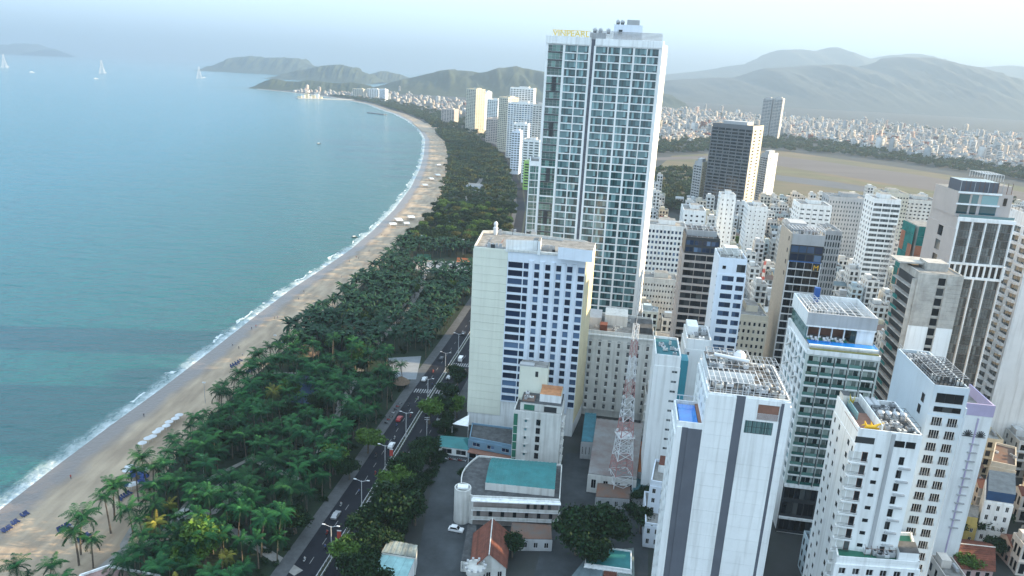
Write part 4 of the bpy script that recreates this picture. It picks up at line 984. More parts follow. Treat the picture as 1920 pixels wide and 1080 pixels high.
# --- the far dark tower with sunlit flanks and its neighbours
def far_dark():
    def quad(name, label, A, B_, C_, Ya, Yb, Yc, wall, g, nr, nc, sidewall, hf=.62):
        a, c, e = Yp(*A, Ya), Yp(*B_, Yb), Yp(*C_, Yc); h = a.z
        pts = [(a.x, a.y), (c.x, c.y), (e.x, e.y), (a.x+e.x-c.x, a.y+e.y-c.y)]
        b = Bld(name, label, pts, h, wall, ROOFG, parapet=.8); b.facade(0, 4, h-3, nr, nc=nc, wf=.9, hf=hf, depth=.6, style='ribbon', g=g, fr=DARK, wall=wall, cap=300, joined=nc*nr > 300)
        b.facade(1, 4, h-3, nr, nc=2, wf=.35, hf=.4, depth=.3, joined=True, g=G_DARK, wall=sidewall); b.bar(1, 0, .32, None, h-3, h+.6, sidewall)  # sun on the flank is put into its brighter wall colour
        b.inbox('roof_house', .2, .2, .8, .8, h, h+3.5, GREYL); b.done(); return b
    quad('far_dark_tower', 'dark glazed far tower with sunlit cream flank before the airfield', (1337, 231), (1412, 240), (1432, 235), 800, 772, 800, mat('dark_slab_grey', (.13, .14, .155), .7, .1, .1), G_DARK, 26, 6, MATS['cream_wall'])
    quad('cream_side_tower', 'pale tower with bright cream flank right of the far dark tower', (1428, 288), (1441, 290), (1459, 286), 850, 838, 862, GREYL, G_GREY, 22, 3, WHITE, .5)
    quad('low_side_tower', 'shorter pale tower with bright flank left of the far dark tower', (1303, 303), (1317, 305), (1328, 303), 815, 804, 824, GREYL, G_GREY, 16, 3, SUNYEL, .5)
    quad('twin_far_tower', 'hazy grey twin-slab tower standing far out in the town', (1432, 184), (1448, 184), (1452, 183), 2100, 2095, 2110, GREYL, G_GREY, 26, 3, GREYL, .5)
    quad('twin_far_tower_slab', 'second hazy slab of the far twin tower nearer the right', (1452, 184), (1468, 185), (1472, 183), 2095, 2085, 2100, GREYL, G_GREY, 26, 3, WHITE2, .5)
far_dark()

# --- hotels along the far beach road
def far_beach():
    L = [('curved_far_hotel', 'tall white hotel with close window bands on the far beach road', (953, 192), 1000, 1250, 30, WHITE, G_BLUE, 9, 'ribbon'),
         ('far_hotel_top', 'white hotel rising behind the banded far beach hotel', (957, 164), 1001, 1400, 30, WHITE, G_GREY, 8, 'ribbon'),
         ('far_slim_hotel', 'slim pale hotel in front of the banded far beach hotel', (963, 232), 990, 1100, 20, WHITE, G_GREY, 4, 'split'),
         ('far_step_hotel', 'pinkish white hotel beside the glass tower on the far road', (981, 262), 1012, 960, 22, WHITE, G_GREY, 3, 'split'),
         ('far_blue_hotel', 'blue-grey hotel flank beside the far slim hotel', (960, 246), 976, 1040, 20, BLUEWHITE, G_GREY, 3, 'split'),
         ('lime_block', 'small block with bright lime green wall left of the glass tower', (983, 303), 1004, 900, 16, mat('lime_paint', (.36, .62, .16), .7, .08, .2), G_DARK, 2, 'bare'),
         ('far_grey_hotel', 'grey white hotel just visible left of the glass tower edge', (1000, 196), 1022, 1150, 24, WHITE2, G_GREY, 4, 'split')]
    for nm, lab, tl, trx, Y, d, w, g, nc, st in L: simple(nm, lab, tl, trx, Y, d, w, g, nc, style=st, joined=True, side=5, clutter=4, rightlit=True, yaw=R(-9), hf=.5)
    for nm, lab, tl, trx, Y, w, yaw in [('far_gold_tower', 'far tower with sunlit golden flank near the bay', (875, 166), 893, 1750, MATS['cream_wall'], R(-50)), ('far_white_tower', 'far white tower beside the golden one', (893, 176), 904, 1780, WHITE, R(-25)), ('far_glass_tower', 'far bluish glass tower between white ones', (904, 172), 913, 1800, BLUEWHITE, R(-25)), ('far_pair_tower', 'far pale block right of the bluish tower', (914, 186), 934, 1700, WHITE, R(-30)), ('far_flank_tower', 'far narrow tower with bright flank near the banded hotel', (936, 182), 953, 1350, MATS['cream_wall'], R(-45)), ('far_pink_block', 'far pinkish block below the pale towers', (912, 222), 934, 1500, PINKB, R(-25)), ('far_red_roof_hotel', 'far low hotel with reddish roof among shore trees', (828, 204), 852, 1950, PINKB, R(-20)), ('far_harbour_block', 'cream block near the far harbour', (661, 166), 681, 3300, MATS['cream_wall'], R(-20)), ('far_green_block', 'pale green tall block near the far harbour', (711, 167), 722, 3150, BLUEWHITE, R(-20)), ('far_wide_block', 'wide pale block near the far harbour', (688, 166), 710, 3300, WHITE, R(-20))]:
        simple(nm, lab, tl, trx, Y, 26, w, G_GREY, 5, joined=True, side=4, yaw=yaw, clutter=0, rightlit=True, hf=.5)
far_beach()
# ------------------------------------------------------------------ coast road, park, paths, car park, airfield
KERB = np.array([(-90,-80),(-57.3,172),(-50.3,222),(-41,295),(-32.5,354),(-27,394),(-14,500),(-3,620),(1,760),(-2,900),(-12,1060),(-30,1250),(-60,1430),(-100,1600),(-160,1800),(-230,2050),(-320,2320),(-420,2600)], float)
def kx(Y): return float(np.interp(Y, KERB[:, 1], KERB[:, 0]))
def strip(name, o0, o1, z, m, y0=60, y1=2200, step=8, thick=0.0, kind='structure'):
    """A ribbon of the road at offsets o0..o1 from the seaward kerb."""
    ys = np.arange(y0, y1+step, step); b = MB()
    P = [(kx(y)+o0, y, z) for y in ys]; Q = [(kx(y)+o1, y, z) for y in ys]
    for i in range(len(ys)-1):
        b.poly([P[i], Q[i], Q[i+1], P[i+1]], m)
        if thick:
            dn = lambda p: (p[0], p[1], p[2]-thick)
            b.poly([P[i+1], dn(P[i+1]), dn(P[i]), P[i]], m); b.poly([Q[i], dn(Q[i]), dn(Q[i+1]), Q[i+1]], m)
    o = b.build(name); 
    return tag(o, kind=kind) if kind else o
ASPH = mat('asphalt', (.015, .017, .024), .85, .2, .15, bump=.15, spec=.2)
PAVE = mat('pavement_tile', (.10, .105, .11), .85, .2, .4, bump=.2)
PAINT = mat('road_paint', (.42, .42, .42), .8, .3, .6)
GRASS = mat('park_lawn', (.014, .032, .012), .95, .3, .12, col2=(.008, .018, .008), bump=.5, bscale=1.2)
PATH = mat('park_path', (.30, .29, .27), .9, .2, .3, bump=.2)
PLAZA = mat('plaza_stone', (.46, .40, .36), .85, .12, .2)
LOT = mat('worn_car_park', (.058, .068, .076), .9, .35, .10, col2=(.026, .032, .036), bump=.25)
ys = np.arange(100, 1620, 10)
sheet('park_ground', [(ix(y)+1.5, y) for y in ys]+[(kx(y)-4.2, y) for y in ys[::-1]], .065, GRASS)
strip('pavement', -4.2, -.0, .14, PAVE, thick=.14); strip('road', 0, 8.2, .05, ASPH); strip('median', 8.2, 9.7, .16, mat('median_planting', (.05, .06, .035), .9, .3, 1), thick=.16)
strip('road', 9.7, 20.5, .05, ASPH); strip('pavement', 20.5, 24.5, .14, PAVE, thick=.14)
def rail_run(o, lab):
    b = MB()
    for y0 in range(90, 640, 2):
        for zz in (.75, 1.0): b.tube((kx(y0)+o, y0, zz), (kx(y0+2)+o, y0+2, zz), .05, STEELW, n=4, cap=False)
        b.tube((kx(y0)+o, y0, .1), (kx(y0)+o, y0, 1.0), .05, STEELW, n=4, cap=False)
    tag(b.build('guard_rail'), lab, 'guard rail')
rail_run(8.35, 'white guard rail on the seaward side of the median'); rail_run(9.55, 'white guard rail on the hotel side of the median')
def dashes(o, y0, y1, L=3.0, gap=6.0, w=.15):
    par = tag(empty('lane_marking'), kind='structure'); me = None
    y = y0
    while y < y1:
        b = MB(); b.poly([(-w/2, 0, 0), (w/2, 0, 0), (w/2+(kx(y+L)-kx(y)), L, 0), (-w/2+(kx(y+L)-kx(y)), L, 0)], PAINT)
        b.build('dash', par, (kx(y)+o, y, .056)); y += L+gap
dashes(4.0, 150, 420); dashes(13.2, 150, 420); dashes(16.8, 150, 420)
def crossing(Y, o0, o1, label):
    par = tag(empty('zebra_crossing', (kx(Y), Y, .056)), kind='structure')
    b = MB(); b.poly([(0, -2, 0), (.5, -2, 0), (1.0, 2, 0), (.5, 2, 0)], PAINT); me = b.mesh('zebra_bar')
    x = o0
    while x < o1: put('zebra_bar', me, par, (x, 0, 0)); x += 1.05
crossing(297, .4, 20, ''); crossing(329, 8.6, 20, '')
def path(pts, w, m=PATH, z=.09, name='park_path'):
    P = [Vector((p.x, p.y)) for p in pts]; l, r = [], []
    for i, p in enumerate(P):
        d = (P[min(i+1, len(P)-1)]-P[max(i-1, 0)]).normalized(); k = Vector((-d.y, d.x))*w/2; l.append(p+k); r.append(p-k)
    b = MB()
    for i in range(len(P)-1): b.poly([(*r[i], z), (*r[i+1], z), (*l[i+1], z), (*l[i], z)], m)
    tag(b.build(name), kind='structure')
for k, (pp, w) in enumerate([([(560,1075),(420,985),(300,1010),(230,1035),(180,1075)], 3), ([(300,1010),(390,900),(470,860),(560,900)], 2.5), ([(395,925),(440,890),(450,925),(400,960),(345,970)], 3), ([(600,850),(640,760),(700,650),(760,590),(790,540),(800,500)], 3), ([(640,760),(560,700),(500,700)], 2.5), ([(760,590),(700,600),(660,640)], 2.5), ([(850,430),(860,390),(900,340),(915,300)], 5), ([(790,540),(745,585),(735,570),(770,550)], 2.2), ([(240,1075),(232,1020),(250,990)], 2)]):
    path([G(*q) for q in pp], w, z=.09+.006*k)
sheet('plaza', [G(775, 488)[:2], G(884, 492)[:2], G(884, 507)[:2], G(820, 512)[:2], G(772, 506)[:2]], .15, PLAZA)
sheet('plaza', [G(725, 672)[:2], G(790, 668)[:2], G(780, 712)[:2], G(742, 712)[:2]], .16, mat('shaded_plaza', (.25, .27, .29), .85, .1, .3))  # plaza stone toned darker and bluer, shade put into the colour
sheet('plaza', [G(872, 342)[:2], G(908, 346)[:2], G(912, 362)[:2], G(878, 366)[:2]], .15, MATS['shaded_plaza'])
sheet('car_park', [G(775, 1085)[:2], G(822, 848)[:2], G(960, 845)[:2], G(900, 1000)[:2], G(880, 1085)[:2]], .05, LOT)
sheet('yard', [G(1000, 1085)[:2], G(1060, 850)[:2], G(1130, 850)[:2], G(1215, 1000)[:2], G(1215, 1085)[:2]], .045, LOT)
sheet('sand_flat', [G(*q)[:2] for q in ((772, 229), (800, 231), (862, 237), (858, 247), (812, 249), (792, 247))], .12, mat('pale_sand', (.40, .33, .25), .9, .15, .05))
# airfield
DRY = mat('dry_grass', (.150, .108, .066), .95, .2, .012, col2=(.062, .080, .040), stretch=(.35, 1, 1), bump=.3)
RUN = mat('runway', (.115, .10, .095), .9, .12, .02, stretch=(.2, 1, 1)); TAXI = mat('taxiway', (.10, .105, .115), .85, .15, .02)
def gsheet(name, px, z, m): return sheet(name, [G(*p)[:2] for p in px], z, m)
gsheet('airfield', [(1215,330),(1260,292),(1330,288),(1460,282),(1560,296),(1700,316),(1930,352),(1990,400),(1700,392),(1480,388),(1330,392),(1215,362)], .05, DRY)
gsheet('runway', [(1455,292),(1560,305),(1700,325),(1930,362),(1930,384),(1700,350),(1560,327),(1455,310)], .09, RUN)
gsheet('runway', [(1215,296),(1330,292),(1330,298),(1215,301)], .09, RUN)
gsheet('taxiway', [(1455,328),(1560,340),(1700,362),(1760,372),(1755,378),(1700,370),(1560,352),(1455,338)], .09, TAXI)
gsheet('grass_strip', [(1455,316),(1560,331),(1700,354),(1850,380),(1850,383),(1700,358),(1560,337),(1455,323)], .10, mat('pale_grass', (.135, .13, .065), .95, .2, .02))

# ------------------------------------------------------------------ trees
def leafmat(name, young, fresh, old):
    """Fronds coloured by their age: fresh green at the top of the crown, browning ones hanging below."""
    m, n, l, b = _new(name); at = n.new('ShaderNodeAttribute'); at.attribute_name = 'age'; oi = n.new('ShaderNodeObjectInfo')
    r = n.new('ShaderNodeValToRGB'); e = r.color_ramp.elements; e[0].color = (*fresh, 1); e[1].color = (*old, 1); x = e.new(.28); x.color = (*young, 1); x = e.new(.80); x.color = (*[c*.8 for c in young], 1)
    l.new(at.outputs['Fac'], r.inputs[0]); hv = n.new('ShaderNodeHueSaturation'); a = n.new('ShaderNodeMapRange'); a.inputs['To Min'].default_value = .65; a.inputs['To Max'].default_value = 1.4
    l.new(oi.outputs['Random'], a.inputs['Value']); l.new(a.outputs[0], hv.inputs['Value']); l.new(r.outputs[0], hv.inputs['Color']); l.new(hv.outputs[0], b.inputs['Base Color'])
    b.inputs['Roughness'].default_value = .6; b.inputs['Specular IOR Level'].default_value = .08; MATS[name] = m
    return m
LEAFP = leafmat('palm_leaf', (.006, .042, .017), (.026, .100, .030), (.036, .042, .018))
LEAFY = leafmat('palm_leaf_yellowing', (.10, .12, .025), (.24, .22, .04), (.20, .13, .04))
LEAFG = mat('grove_leaf', (.008, .046, .019), .6, .25, .8, rnd=.4, hue=.02, spec=.2)
LEAFB = mat('broad_leaf', (.016, .046, .014), .65, .3, .5, rnd=.30, hue=.02, spec=.15)
LEAFL = mat('bright_broad_leaf', (.075, .16, .020), .6, .25, .5, rnd=.2, spec=.3)
LEAFF = mat('far_leaf', (.060, .092, .046), .85, .3, .02, rnd=.4, hue=.03, col2=(.04, .066, .038), spec=.1)
BARK = mat('bark', (.16, .13, .10), .9, .25, 2.0, bump=.4)
def palm_crown(seed, nf=25, nl=15, Lf=4.1):
    r = np.random.default_rng(seed); V, Q, A = [], [], []
    for f in range(nf):
        az = f*2.39996+r.normal(0, .2); el0 = r.uniform(-.55, 1.25) if f > nf*.3 else r.uniform(.4, 1.35); Ln = Lf*r.uniform(.8, 1.1); droop = r.uniform(1.2, 2.0); age = float(np.clip(.5-el0*.42+r.normal(0, .14), 0, 1))
        ca, sa = math.cos(az), math.sin(az); x = z = 0.0; pts = []
        for i in range(nl+1):
            t = i/nl; el = el0-droop*t**1.4
            pts.append((x, z, el)); x += math.cos(el)*Ln/nl; z += math.sin(el)*Ln/nl
        for i in range(1, nl+1):
            t = i/nl; x, z, el = pts[i]; ll = 0.92*math.sin(math.pi*min(.97, .12+.82*t))**.6; w = Ln/nl*.72
            for s in (-1, 1):
                out = ll*.80; fw = ll*.42; dn = ll*r.uniform(.25, .6)
                a = np.array([x-w*.5, 0, z]); b = np.array([x+w*.5, 0, z]); tip = np.array([x+fw, s*out, z-dn])
                k = len(V)
                for p, dy in ((a, 0), (b, 0), (tip+np.array([w*.25, 0, 0]), 0), (tip-np.array([w*.25, 0, 0]), 0)):
                    V.append((p[0]*ca-p[1]*sa, p[0]*sa+p[1]*ca, p[2])); A.append(age)
                Q.append((k, k+1, k+2, k+3))
    return np.array(V), np.array(Q), np.array(A)
def palm_low(seed, nf=18):
    r = np.random.default_rng(seed); V, Q = [], []
    for f in range(nf):
        az = f*2.39996+r.normal(0, .2); el0 = r.uniform(-.5, 1.2); L = 4.3*r.uniform(.8, 1.1); d = 1.6; ca, sa = math.cos(az), math.sin(az); x = z = 0; pts = []
        for i in range(5): t = i/4; el = el0-d*t**1.4; pts.append((x, z)); x += math.cos(el)*L/4; z += math.sin(el)*L/4
        for s in (-1, 1):
            for i in range(4):
                (x0, z0), (x1, z1) = pts[i], pts[i+1]; w0, w1 = (.12, .5, .58, .45, .06)[i:i+2]
                k = len(V)
                for xx, yy, zz in ((x0, 0, z0), (x1, 0, z1), (x1+.15, s*w1, z1-w1*.5), (x0+.15, s*w0, z0-w0*.5)): V.append((xx*ca-yy*sa, xx*sa+yy*ca, zz))
                Q.append((k, k+1, k+2, k+3))
    return np.array(V), np.array(Q)
def broad_crown(seed, ncl=64, nlf=95, rx=3.4, rz=2.4, leaf=.42):
    """Leaf clumps spread through an uneven crown with gaps between them; radius about 3.4 m, centre at z = 0."""
    r = np.random.default_rng(seed); V = []; lob = [(r.normal(0, .45, 3), r.uniform(.55, .8)) for _ in range(7)]
    for c in range(ncl):
        lc, lr = lob[c % 7]; d = r.normal(0, 1, 3); d /= np.linalg.norm(d); d[2] = d[2]*.8+.15
        q = (lc*np.array([1, 1, .6])+d*lr*r.uniform(.55, 1.0))*np.array([rx, rx, rz])*.72
        n = nlf; P = q+r.normal(0, 1, (n, 3))*np.array([.62, .62, .42])*rx/3.4
        A = r.normal(0, 1, (n, 3)); A /= np.linalg.norm(A, axis=1)[:, None]; Bv = np.cross(A, r.normal(0, 1, (n, 3))); Bv /= np.linalg.norm(Bv, axis=1)[:, None]
        s = leaf*r.uniform(.6, 1.2, (n, 1)); V.append(np.stack([P-A*s, P+Bv*s*.55, P+A*s, P-Bv*s*.55], 1))
    V = np.concatenate(V).reshape(-1, 3); return V, np.arange(len(V)).reshape(-1, 4)
def trunk_mesh(name, h, r0, r1, bend, limbs=0, seed=0):
    b = MB(); r = random.Random(seed); P = [(bend*(t*t), bend*.4*t, h*t) for t in [i/6 for i in range(7)]]
    for i in range(6): b.tube(P[i], P[i+1], r0+(r1-r0)*i/6, BARK, r0+(r1-r0)*(i+1)/6, 7, cap=False)
    for k in range(limbs):
        a = k*2.4+r.random(); L = r.uniform(1.6, 2.8); q = (P[-1][0]+math.cos(a)*L, P[-1][1]+math.sin(a)*L, h+r.uniform(.6, 2.0)); b.tube(P[4] if k % 2 else P[-1], q, r1*.7, BARK, .05, 5, cap=False)
    return b.mesh(name, True)
def pmesh(n, s, m): v, q, a = palm_crown(s); return np_mesh(n, v, q, [m], attrs={'age': a})
PCR = [pmesh('palm_crown', s, LEAFP) for s in range(6)]
PCY = [pmesh('palm_crown_yellow', 40+s, LEAFY) for s in range(2)]
PTR = [trunk_mesh('palm_trunk', 9.5, .24, .13, bd) for bd in (.4, 1.1, -.9)]
PTOP = [(bd, bd*.4, 9.5) for bd in (.4, 1.1, -.9)]
BCR = [np_mesh('leaf_crown', *broad_crown(s), [LEAFB]) for s in range(5)]
BCL = [np_mesh('leaf_crown_bright', *broad_crown(60+s), [LEAFL]) for s in range(3)]
BCO = [np_mesh('leaf_crown_olive', *broad_crown(70+s), [mat('olive_leaf', (.12, .12, .03), .65, .3, .5, rnd=.3, spec=.15)]) for s in range(2)]
BTR = [trunk_mesh('tree_trunk', 4.2, .32, .2, .3, 6, s) for s in range(2)]
def palm(x, y, z, sc, label, group, rr, crown=None):
    e = empty('palm_tree', (x, y, z), rr.uniform(0, 6.28)); e.scale = (sc, sc, sc*rr.uniform(.9, 1.12)); tag(e, label, 'palm tree', group)
    k = rr.randrange(3); put('trunk', PTR[k], e); c = put('crown', crown or rr.choice(PCR), e, PTOP[k], rr.uniform(0, 6.28)); s = rr.uniform(.85, 1.15); c.scale = (s, s, s)
def leafy(x, y, z, R_, label, group, rr, crown=None, th=1.0, flat=1.0):
    s = R_/3.4; e = empty('leafy_tree', (x, y, z), rr.uniform(0, 6.28)); tag(e, label, 'tree', group); e.scale = (s, s, s*th)
    put('trunk', rr.choice(BTR), e); c = put('crown', crown or rr.choice(BCR), e, (0, 0, 5.4), rr.uniform(0, 6.28)); c.scale = (1, 1, flat)
def scatter_low(protos, spots, name, label, cat, mats, mi=None):
    """Many far plants too small to tell apart, one mesh of real leaves."""
    V, Q, k = [], [], 0
    for i, (x, y, z, s, a) in enumerate(spots):
        v, q = protos[i % len(protos)]; c, t = math.cos(a), math.sin(a)
        V.append(np.stack([(v[:, 0]*c-v[:, 1]*t)*s+x, (v[:, 0]*t+v[:, 1]*c)*s+y, v[:, 2]*s+z], 1)); Q.append(q+k); k += len(v)
    mi = np.concatenate([np.full(len(q), [0, 0, 0, 1, 1, 2][(i*7+i//5) % 6] if len(mats) > 2 else 0) for i, q in enumerate(Q)])
    if V: tag(put(name, np_mesh(name, np.concatenate(V), np.concatenate(Q), mats, mi)), label, cat, kind='stuff')
rt = random.Random(5)
def inpoly(x, y, P):
    c = False; n = len(P)
    for i in range(n):
        a, b = P[i], P[i-1]
        if (a[1] > y) != (b[1] > y) and x < (b[0]-a[0])*(y-a[1])/(b[1]-a[1])+a[0]: c = not c
    return c
def PX(*p): return [tuple(G(*q)[:2]) for q in p]
CLEAR = [PX((775,484),(890,484),(890,520),(815,520),(765,508)), PX((722,668),(795,664),(785,718),(740,718)), PX((335,960),(410,955),(425,985),(330,990)), PX((385,905),(455,870),(470,905),(400,940)),
         PX((870,342),(908,346),(912,360),(878,362)), PX((690,700),(760,590),(800,530),(818,540),(770,610),(708,712))]
for q in ([(-118,160),(-98,160),(-98,176),(-118,176)],): CLEAR.append(q)
palms, used = [], []
def ok(x, y, d):
    for a, b, q in used:
        if (x-a)**2+(y-b)**2 < (d*.5+q*.5)**2: return False
    return True
# seaward palms read one by one off the picture (foot of each trunk)
HAND = [(38,1120,1.0),(95,1112,.9),(148,1060,1.25),(152,1040,1.2),(175,1065,1.0),(215,975,1.25),(208,1000,1.15),(228,970,1.2),(260,940,1.2),(300,1060,1.0),(250,1010,1.0),(335,960,1.1),(385,935,1.3),(370,980,1.05),(275,915,1.1),(320,890,1.0),(60,1150,1.0),(120,1150,1.0),(265,1090,1.0),(495,730,1.15),(460,770,1.05),(520,712,1.1),(560,655,1.1),(605,640,1.2),(582,650,1.05),(540,700,1.0)]
for x, y, s in HAND:
    p = G(x, y)
    palms.append((p.x, p.y, s)); used.append((p.x, p.y, 3.0))
tries = 0
while tries < 9000:
    tries += 1
    y = rt.uniform(150, 560); x = rt.uniform(float(ix(y))+1.5, kx(y)-5.0)
    fx = (x-float(ix(y)))/(kx(y)-5-float(ix(y)))
    if any(inpoly(x, y, q) for q in CLEAR): continue
    if rt.random() < .5 and math.sin(x*.13+y*.05)*math.sin(y*.085-x*.04) > .35: continue
    if not ok(x, y, 4.5 if y < 350 else 5.0): continue
    used.append((x, y, 4.3)); palms.append((x, y, rt.choice([rt.uniform(.62, .9), rt.uniform(.85, 1.12), rt.uniform(.9, 1.28)])))
palms.sort(key=lambda p: p[1])
trees = []
def lit_zone(x, y): return 470 < y < 545 and x < -55
for i, (x, y, s) in enumerate(palms[:300]):
    f = (x-float(ix(y)))/(kx(y)-float(ix(y)))
    cr = rt.choice(PCY) if (rt.random() < .012) else None
    sz = 'short' if s < .84 else ('tall' if s > 1.06 else 'middling'); hue_ = ' yellowing' if cr else ''
    ac = 'at the sand edge' if f < .16 else ('on the seaward side of the grove' if f < .42 else ('in the heart of the grove' if f < .74 else 'near the road pavement'))
    al = 'by the bottom edge' if y < 192 else ('level with the car park' if y < 225 else ('level with the auditorium' if y < 262 else ('level with the slab hotel' if y < 300 else 'beyond the crossing')))
    lab = '%s%s coconut palm %s, %s' % (sz, hue_, ac, al); g = lab.replace('palm', 'palms')
    palm(x, y, .05, s, lab, g, rt, cr)
LOWP = [palm_low(s) for s in range(5)]
scatter_low(LOWP, [(x, y, 9.3*s, s*1.15, rt.uniform(0, 6.28)) for x, y, s in palms[300:]], 'palm_grove', 'farther palms of the grove merging into one mass of fronds', 'palm grove', [LEAFG])
tb = MB()
for x, y, s in palms[300:]: tb.tube((x, y, 0), (x, y, 9.3*s), .2, BARK, .13, 4, cap=False)
tag(tb.build('palm_grove_stems'), 'thin stems under the farther palms of the grove', 'palm grove', kind='stuff')
# broad trees: by the road, in the yard, the bright ones in the park
def tree_px(x, y, R_, lab, crown=None, th=1.0, group=None):
    p = G(x, y); leafy(p.x, p.y, 0, R_, lab, group, rt, crown, th)
for x, y, R_, lab, cr in [
    (738, 1003, 6.8, 'large dark spreading tree between the road and the worn car park', None), (700, 1018, 5.5, 'dark tree leaning over the near carriageway beside the large one', None), (778, 985, 4.6, 'dark tree on the car park side of the large one', None),
    (745, 938, 4.6, 'leafy tree by the road above the large dark one', BCL[1]), (765, 900, 4.2, 'bushy green tree beside the car park entrance', None), (790, 862, 3.6, 'small tree at the car park kerb near the gatehouse', None),
    (805, 795, 4.6, 'bright green street tree in front of the slab hotel', BCL[0]), (842, 760, 4.2, 'dark street tree left of the slab hotel base', None), (858, 728, 4.4, 'dark street tree hugging the slab hotel corner', None), (835, 815, 3.0, 'small street tree beside the white canopy', None),
    (650, 1068, 4.2, 'green tree at the bottom edge between road and teal roof', BCL[1]), (690, 1065, 3.6, 'dark tree left of the pale teal roof at the bottom edge', None),
    (1080, 1040, 6.6, 'big rounded dark tree in the yard by the auditorium', None), (1130, 1030, 6.4, 'right half of the big tree pair in the yard', None), (1105, 1075, 5.0, 'lower tree in front of the big yard tree', None), (960, 1045, 3.4, 'dark tree beside the red tiled house', None),
    (915, 895, 2.0, 'small round shrub tree by the curved auditorium wall', None), (868, 905, 2.2, 'dark shrub left of the auditorium', None), (868, 925, 2.0, 'second dark shrub left of the auditorium', None),
    (385, 1068, 6.4, 'bright green rounded tree among palms at the bottom edge', BCL[2]), (345, 1090, 4.6, 'smaller bright green tree beside the rounded one', BCL[0]), (690, 850, 4.0, 'bright green tree at the grove edge by the pavement', BCL[1]), (625, 890, 4.4, 'bright leafy tree inside the palm grove', BCL[2]), (555, 1000, 3.6, 'mid green tree near the pavement at the grove end', None), (655, 900, 3.4, 'mid green tree by the pavement edge', None),
    (1228, 588, 9.5, 'big dark tree behind the glass tower foot', None), (1245, 600, 7.5, 'dark tree right of the big one behind the glass tower', None), (1205, 580, 7, 'dark tree half hidden by the glass tower', None), (1378, 478, 4.6, 'tall golden green tree behind the narrow white tower', BCL[0]),
    (1200, 1000, 4.0, 'tree in the dark alley beside the striped tower', None), (1210, 950, 3.2, 'small tree in the alley below the shed', None), (1770, 1005, 3.6, 'dark tree by the yellow house', None), (1850, 1010, 3.8, 'dark tree between yellow house and villas', None), (1862, 1045, 3.0, 'small dark tree right of the red tiled villa', None), (1805, 1078, 3.0, 'bright tree in front of the red tiled villa', BCL[1]), (1870, 985, 3.0, 'leafy tree above the villas', None)]:
    tree_px(x, y, R_, lab, cr, th=1.45 if 'golden' in lab else 1.0)
gk = 0; tries = 0
while tries < 900 and gk < 46:
    tries += 1; y = rt.uniform(175, 470); x = rt.uniform(float(ix(y))+8, kx(y)-6)
    if any(inpoly(x, y, q) for q in CLEAR): continue
    if any((x-a)**2+(y-b_)**2 < 4 for a, b_, _ in used): continue
    gk += 1; leafy(x, y, 0, rt.uniform(2.2, 4.2), 'dark broad-leaved tree growing among the coconut palms of the grove', 'broad-leaved trees in the palm grove', rt, rt.choice(BCL) if rt.random() < .2 else None, th=1.15)
for k in range(26):                                          # street trees over the hotel-side carriageway
    y = 163+k*4.6+rt.uniform(-1.5, 1.5)
    if 244 < y < 262: continue
    leafy(kx(y)+rt.uniform(17.5, 25), y, 0, rt.uniform(2.6, 4.3), 'dark street tree overhanging the hotel-side carriageway, %s' % ('by the bottom edge' if y < 195 else ('beside the car park' if y < 240 else 'by the slab hotel')), 'street trees %s' % ('by the bottom edge' if y < 195 else ('beside the car park' if y < 240 else 'by the slab hotel')), rt, rt.choice(BCL) if rt.random() < .12 else None, th=1.1)
# mixed trees of the long park, Y 420 .. 1600
n = 0; tries = 0; tl = []
while tries < 6000:
    tries += 1
    y = 420+1250*rt.random()**1.25; x = rt.uniform(float(ix(y))+3, kx(y)-3)
    if any(inpoly(x, y, q) for q in CLEAR): continue
    d = 6.0 if y < 700 else 8.0
    if not ok(x, y, d): continue
    used.append((x, y, d)); tl.append((x, y, rt.uniform(2.8, 4.6) if y < 800 else rt.uniform(3.4, 5.6)))
tl.sort(key=lambda t: t[1])
def park_label(x, y, R_):
    f = (x-float(ix(y)))/(kx(y)-float(ix(y))); l = '%s leafy tree %s of the long park, %s' % ('small' if R_ < 3.4 else ('broad' if R_ > 4.1 else 'middling'), 'on the beach side' if f < .33 else ('in the middle' if f < .67 else 'on the road side'), 'just past the palm grove' if y < 520 else ('around the sports courts' if y < 580 else 'farther along the bay'))
    return l, l.replace('tree', 'trees')
for x, y, R_ in tl[:190]: leafy(x, y, 0, R_, *park_label(x, y, R_), rt, rt.choice(BCL+BCO) if rt.random() < .3 else None)
LOWB = [broad_crown(80+s, 16, 12, 3.4, 2.4, .85) for s in range(5)]
spots = [(x, y, R_*1.35, R_/3.4, rt.uniform(0, 6.28)) for x, y, R_ in tl[190:]]
for _ in range(900):                                         # shore wood around the bay, beyond the far end of the park
    y = rt.uniform(1550, 3300); x = float(ix(y))+rt.uniform(6, 40+140*rt.random())
    R_ = rt.uniform(4, 7); spots.append((x, y, R_*1.1, R_/3.4, rt.uniform(0, 6.28)))
for _ in range(1000):                                        # belt of trees along the far side of the airfield
    t = rt.random(); px = 1215+t*760; y0 = np.interp(px, [1215, 1330, 1460, 1560, 1700, 1930, 1980], [290, 285, 276, 288, 306, 340, 350])
    p = G(px, y0-rt.random()**1.3*np.interp(px, [1215, 1460, 1700, 1930], [26, 20, 26, 22])); R_ = rt.uniform(4, 7.5); spots.append((p.x, p.y, R_*.9, R_/3.4, rt.uniform(0, 6.28)))
for _ in range(330):                                         # trees among the blocks and before the airfield
    p = G(rt.uniform(1205, 1345), rt.uniform(318, 400)); R_ = rt.uniform(3.5, 6.5); spots.append((p.x, p.y, R_*1.2, R_/3.4, rt.uniform(0, 6.28)))
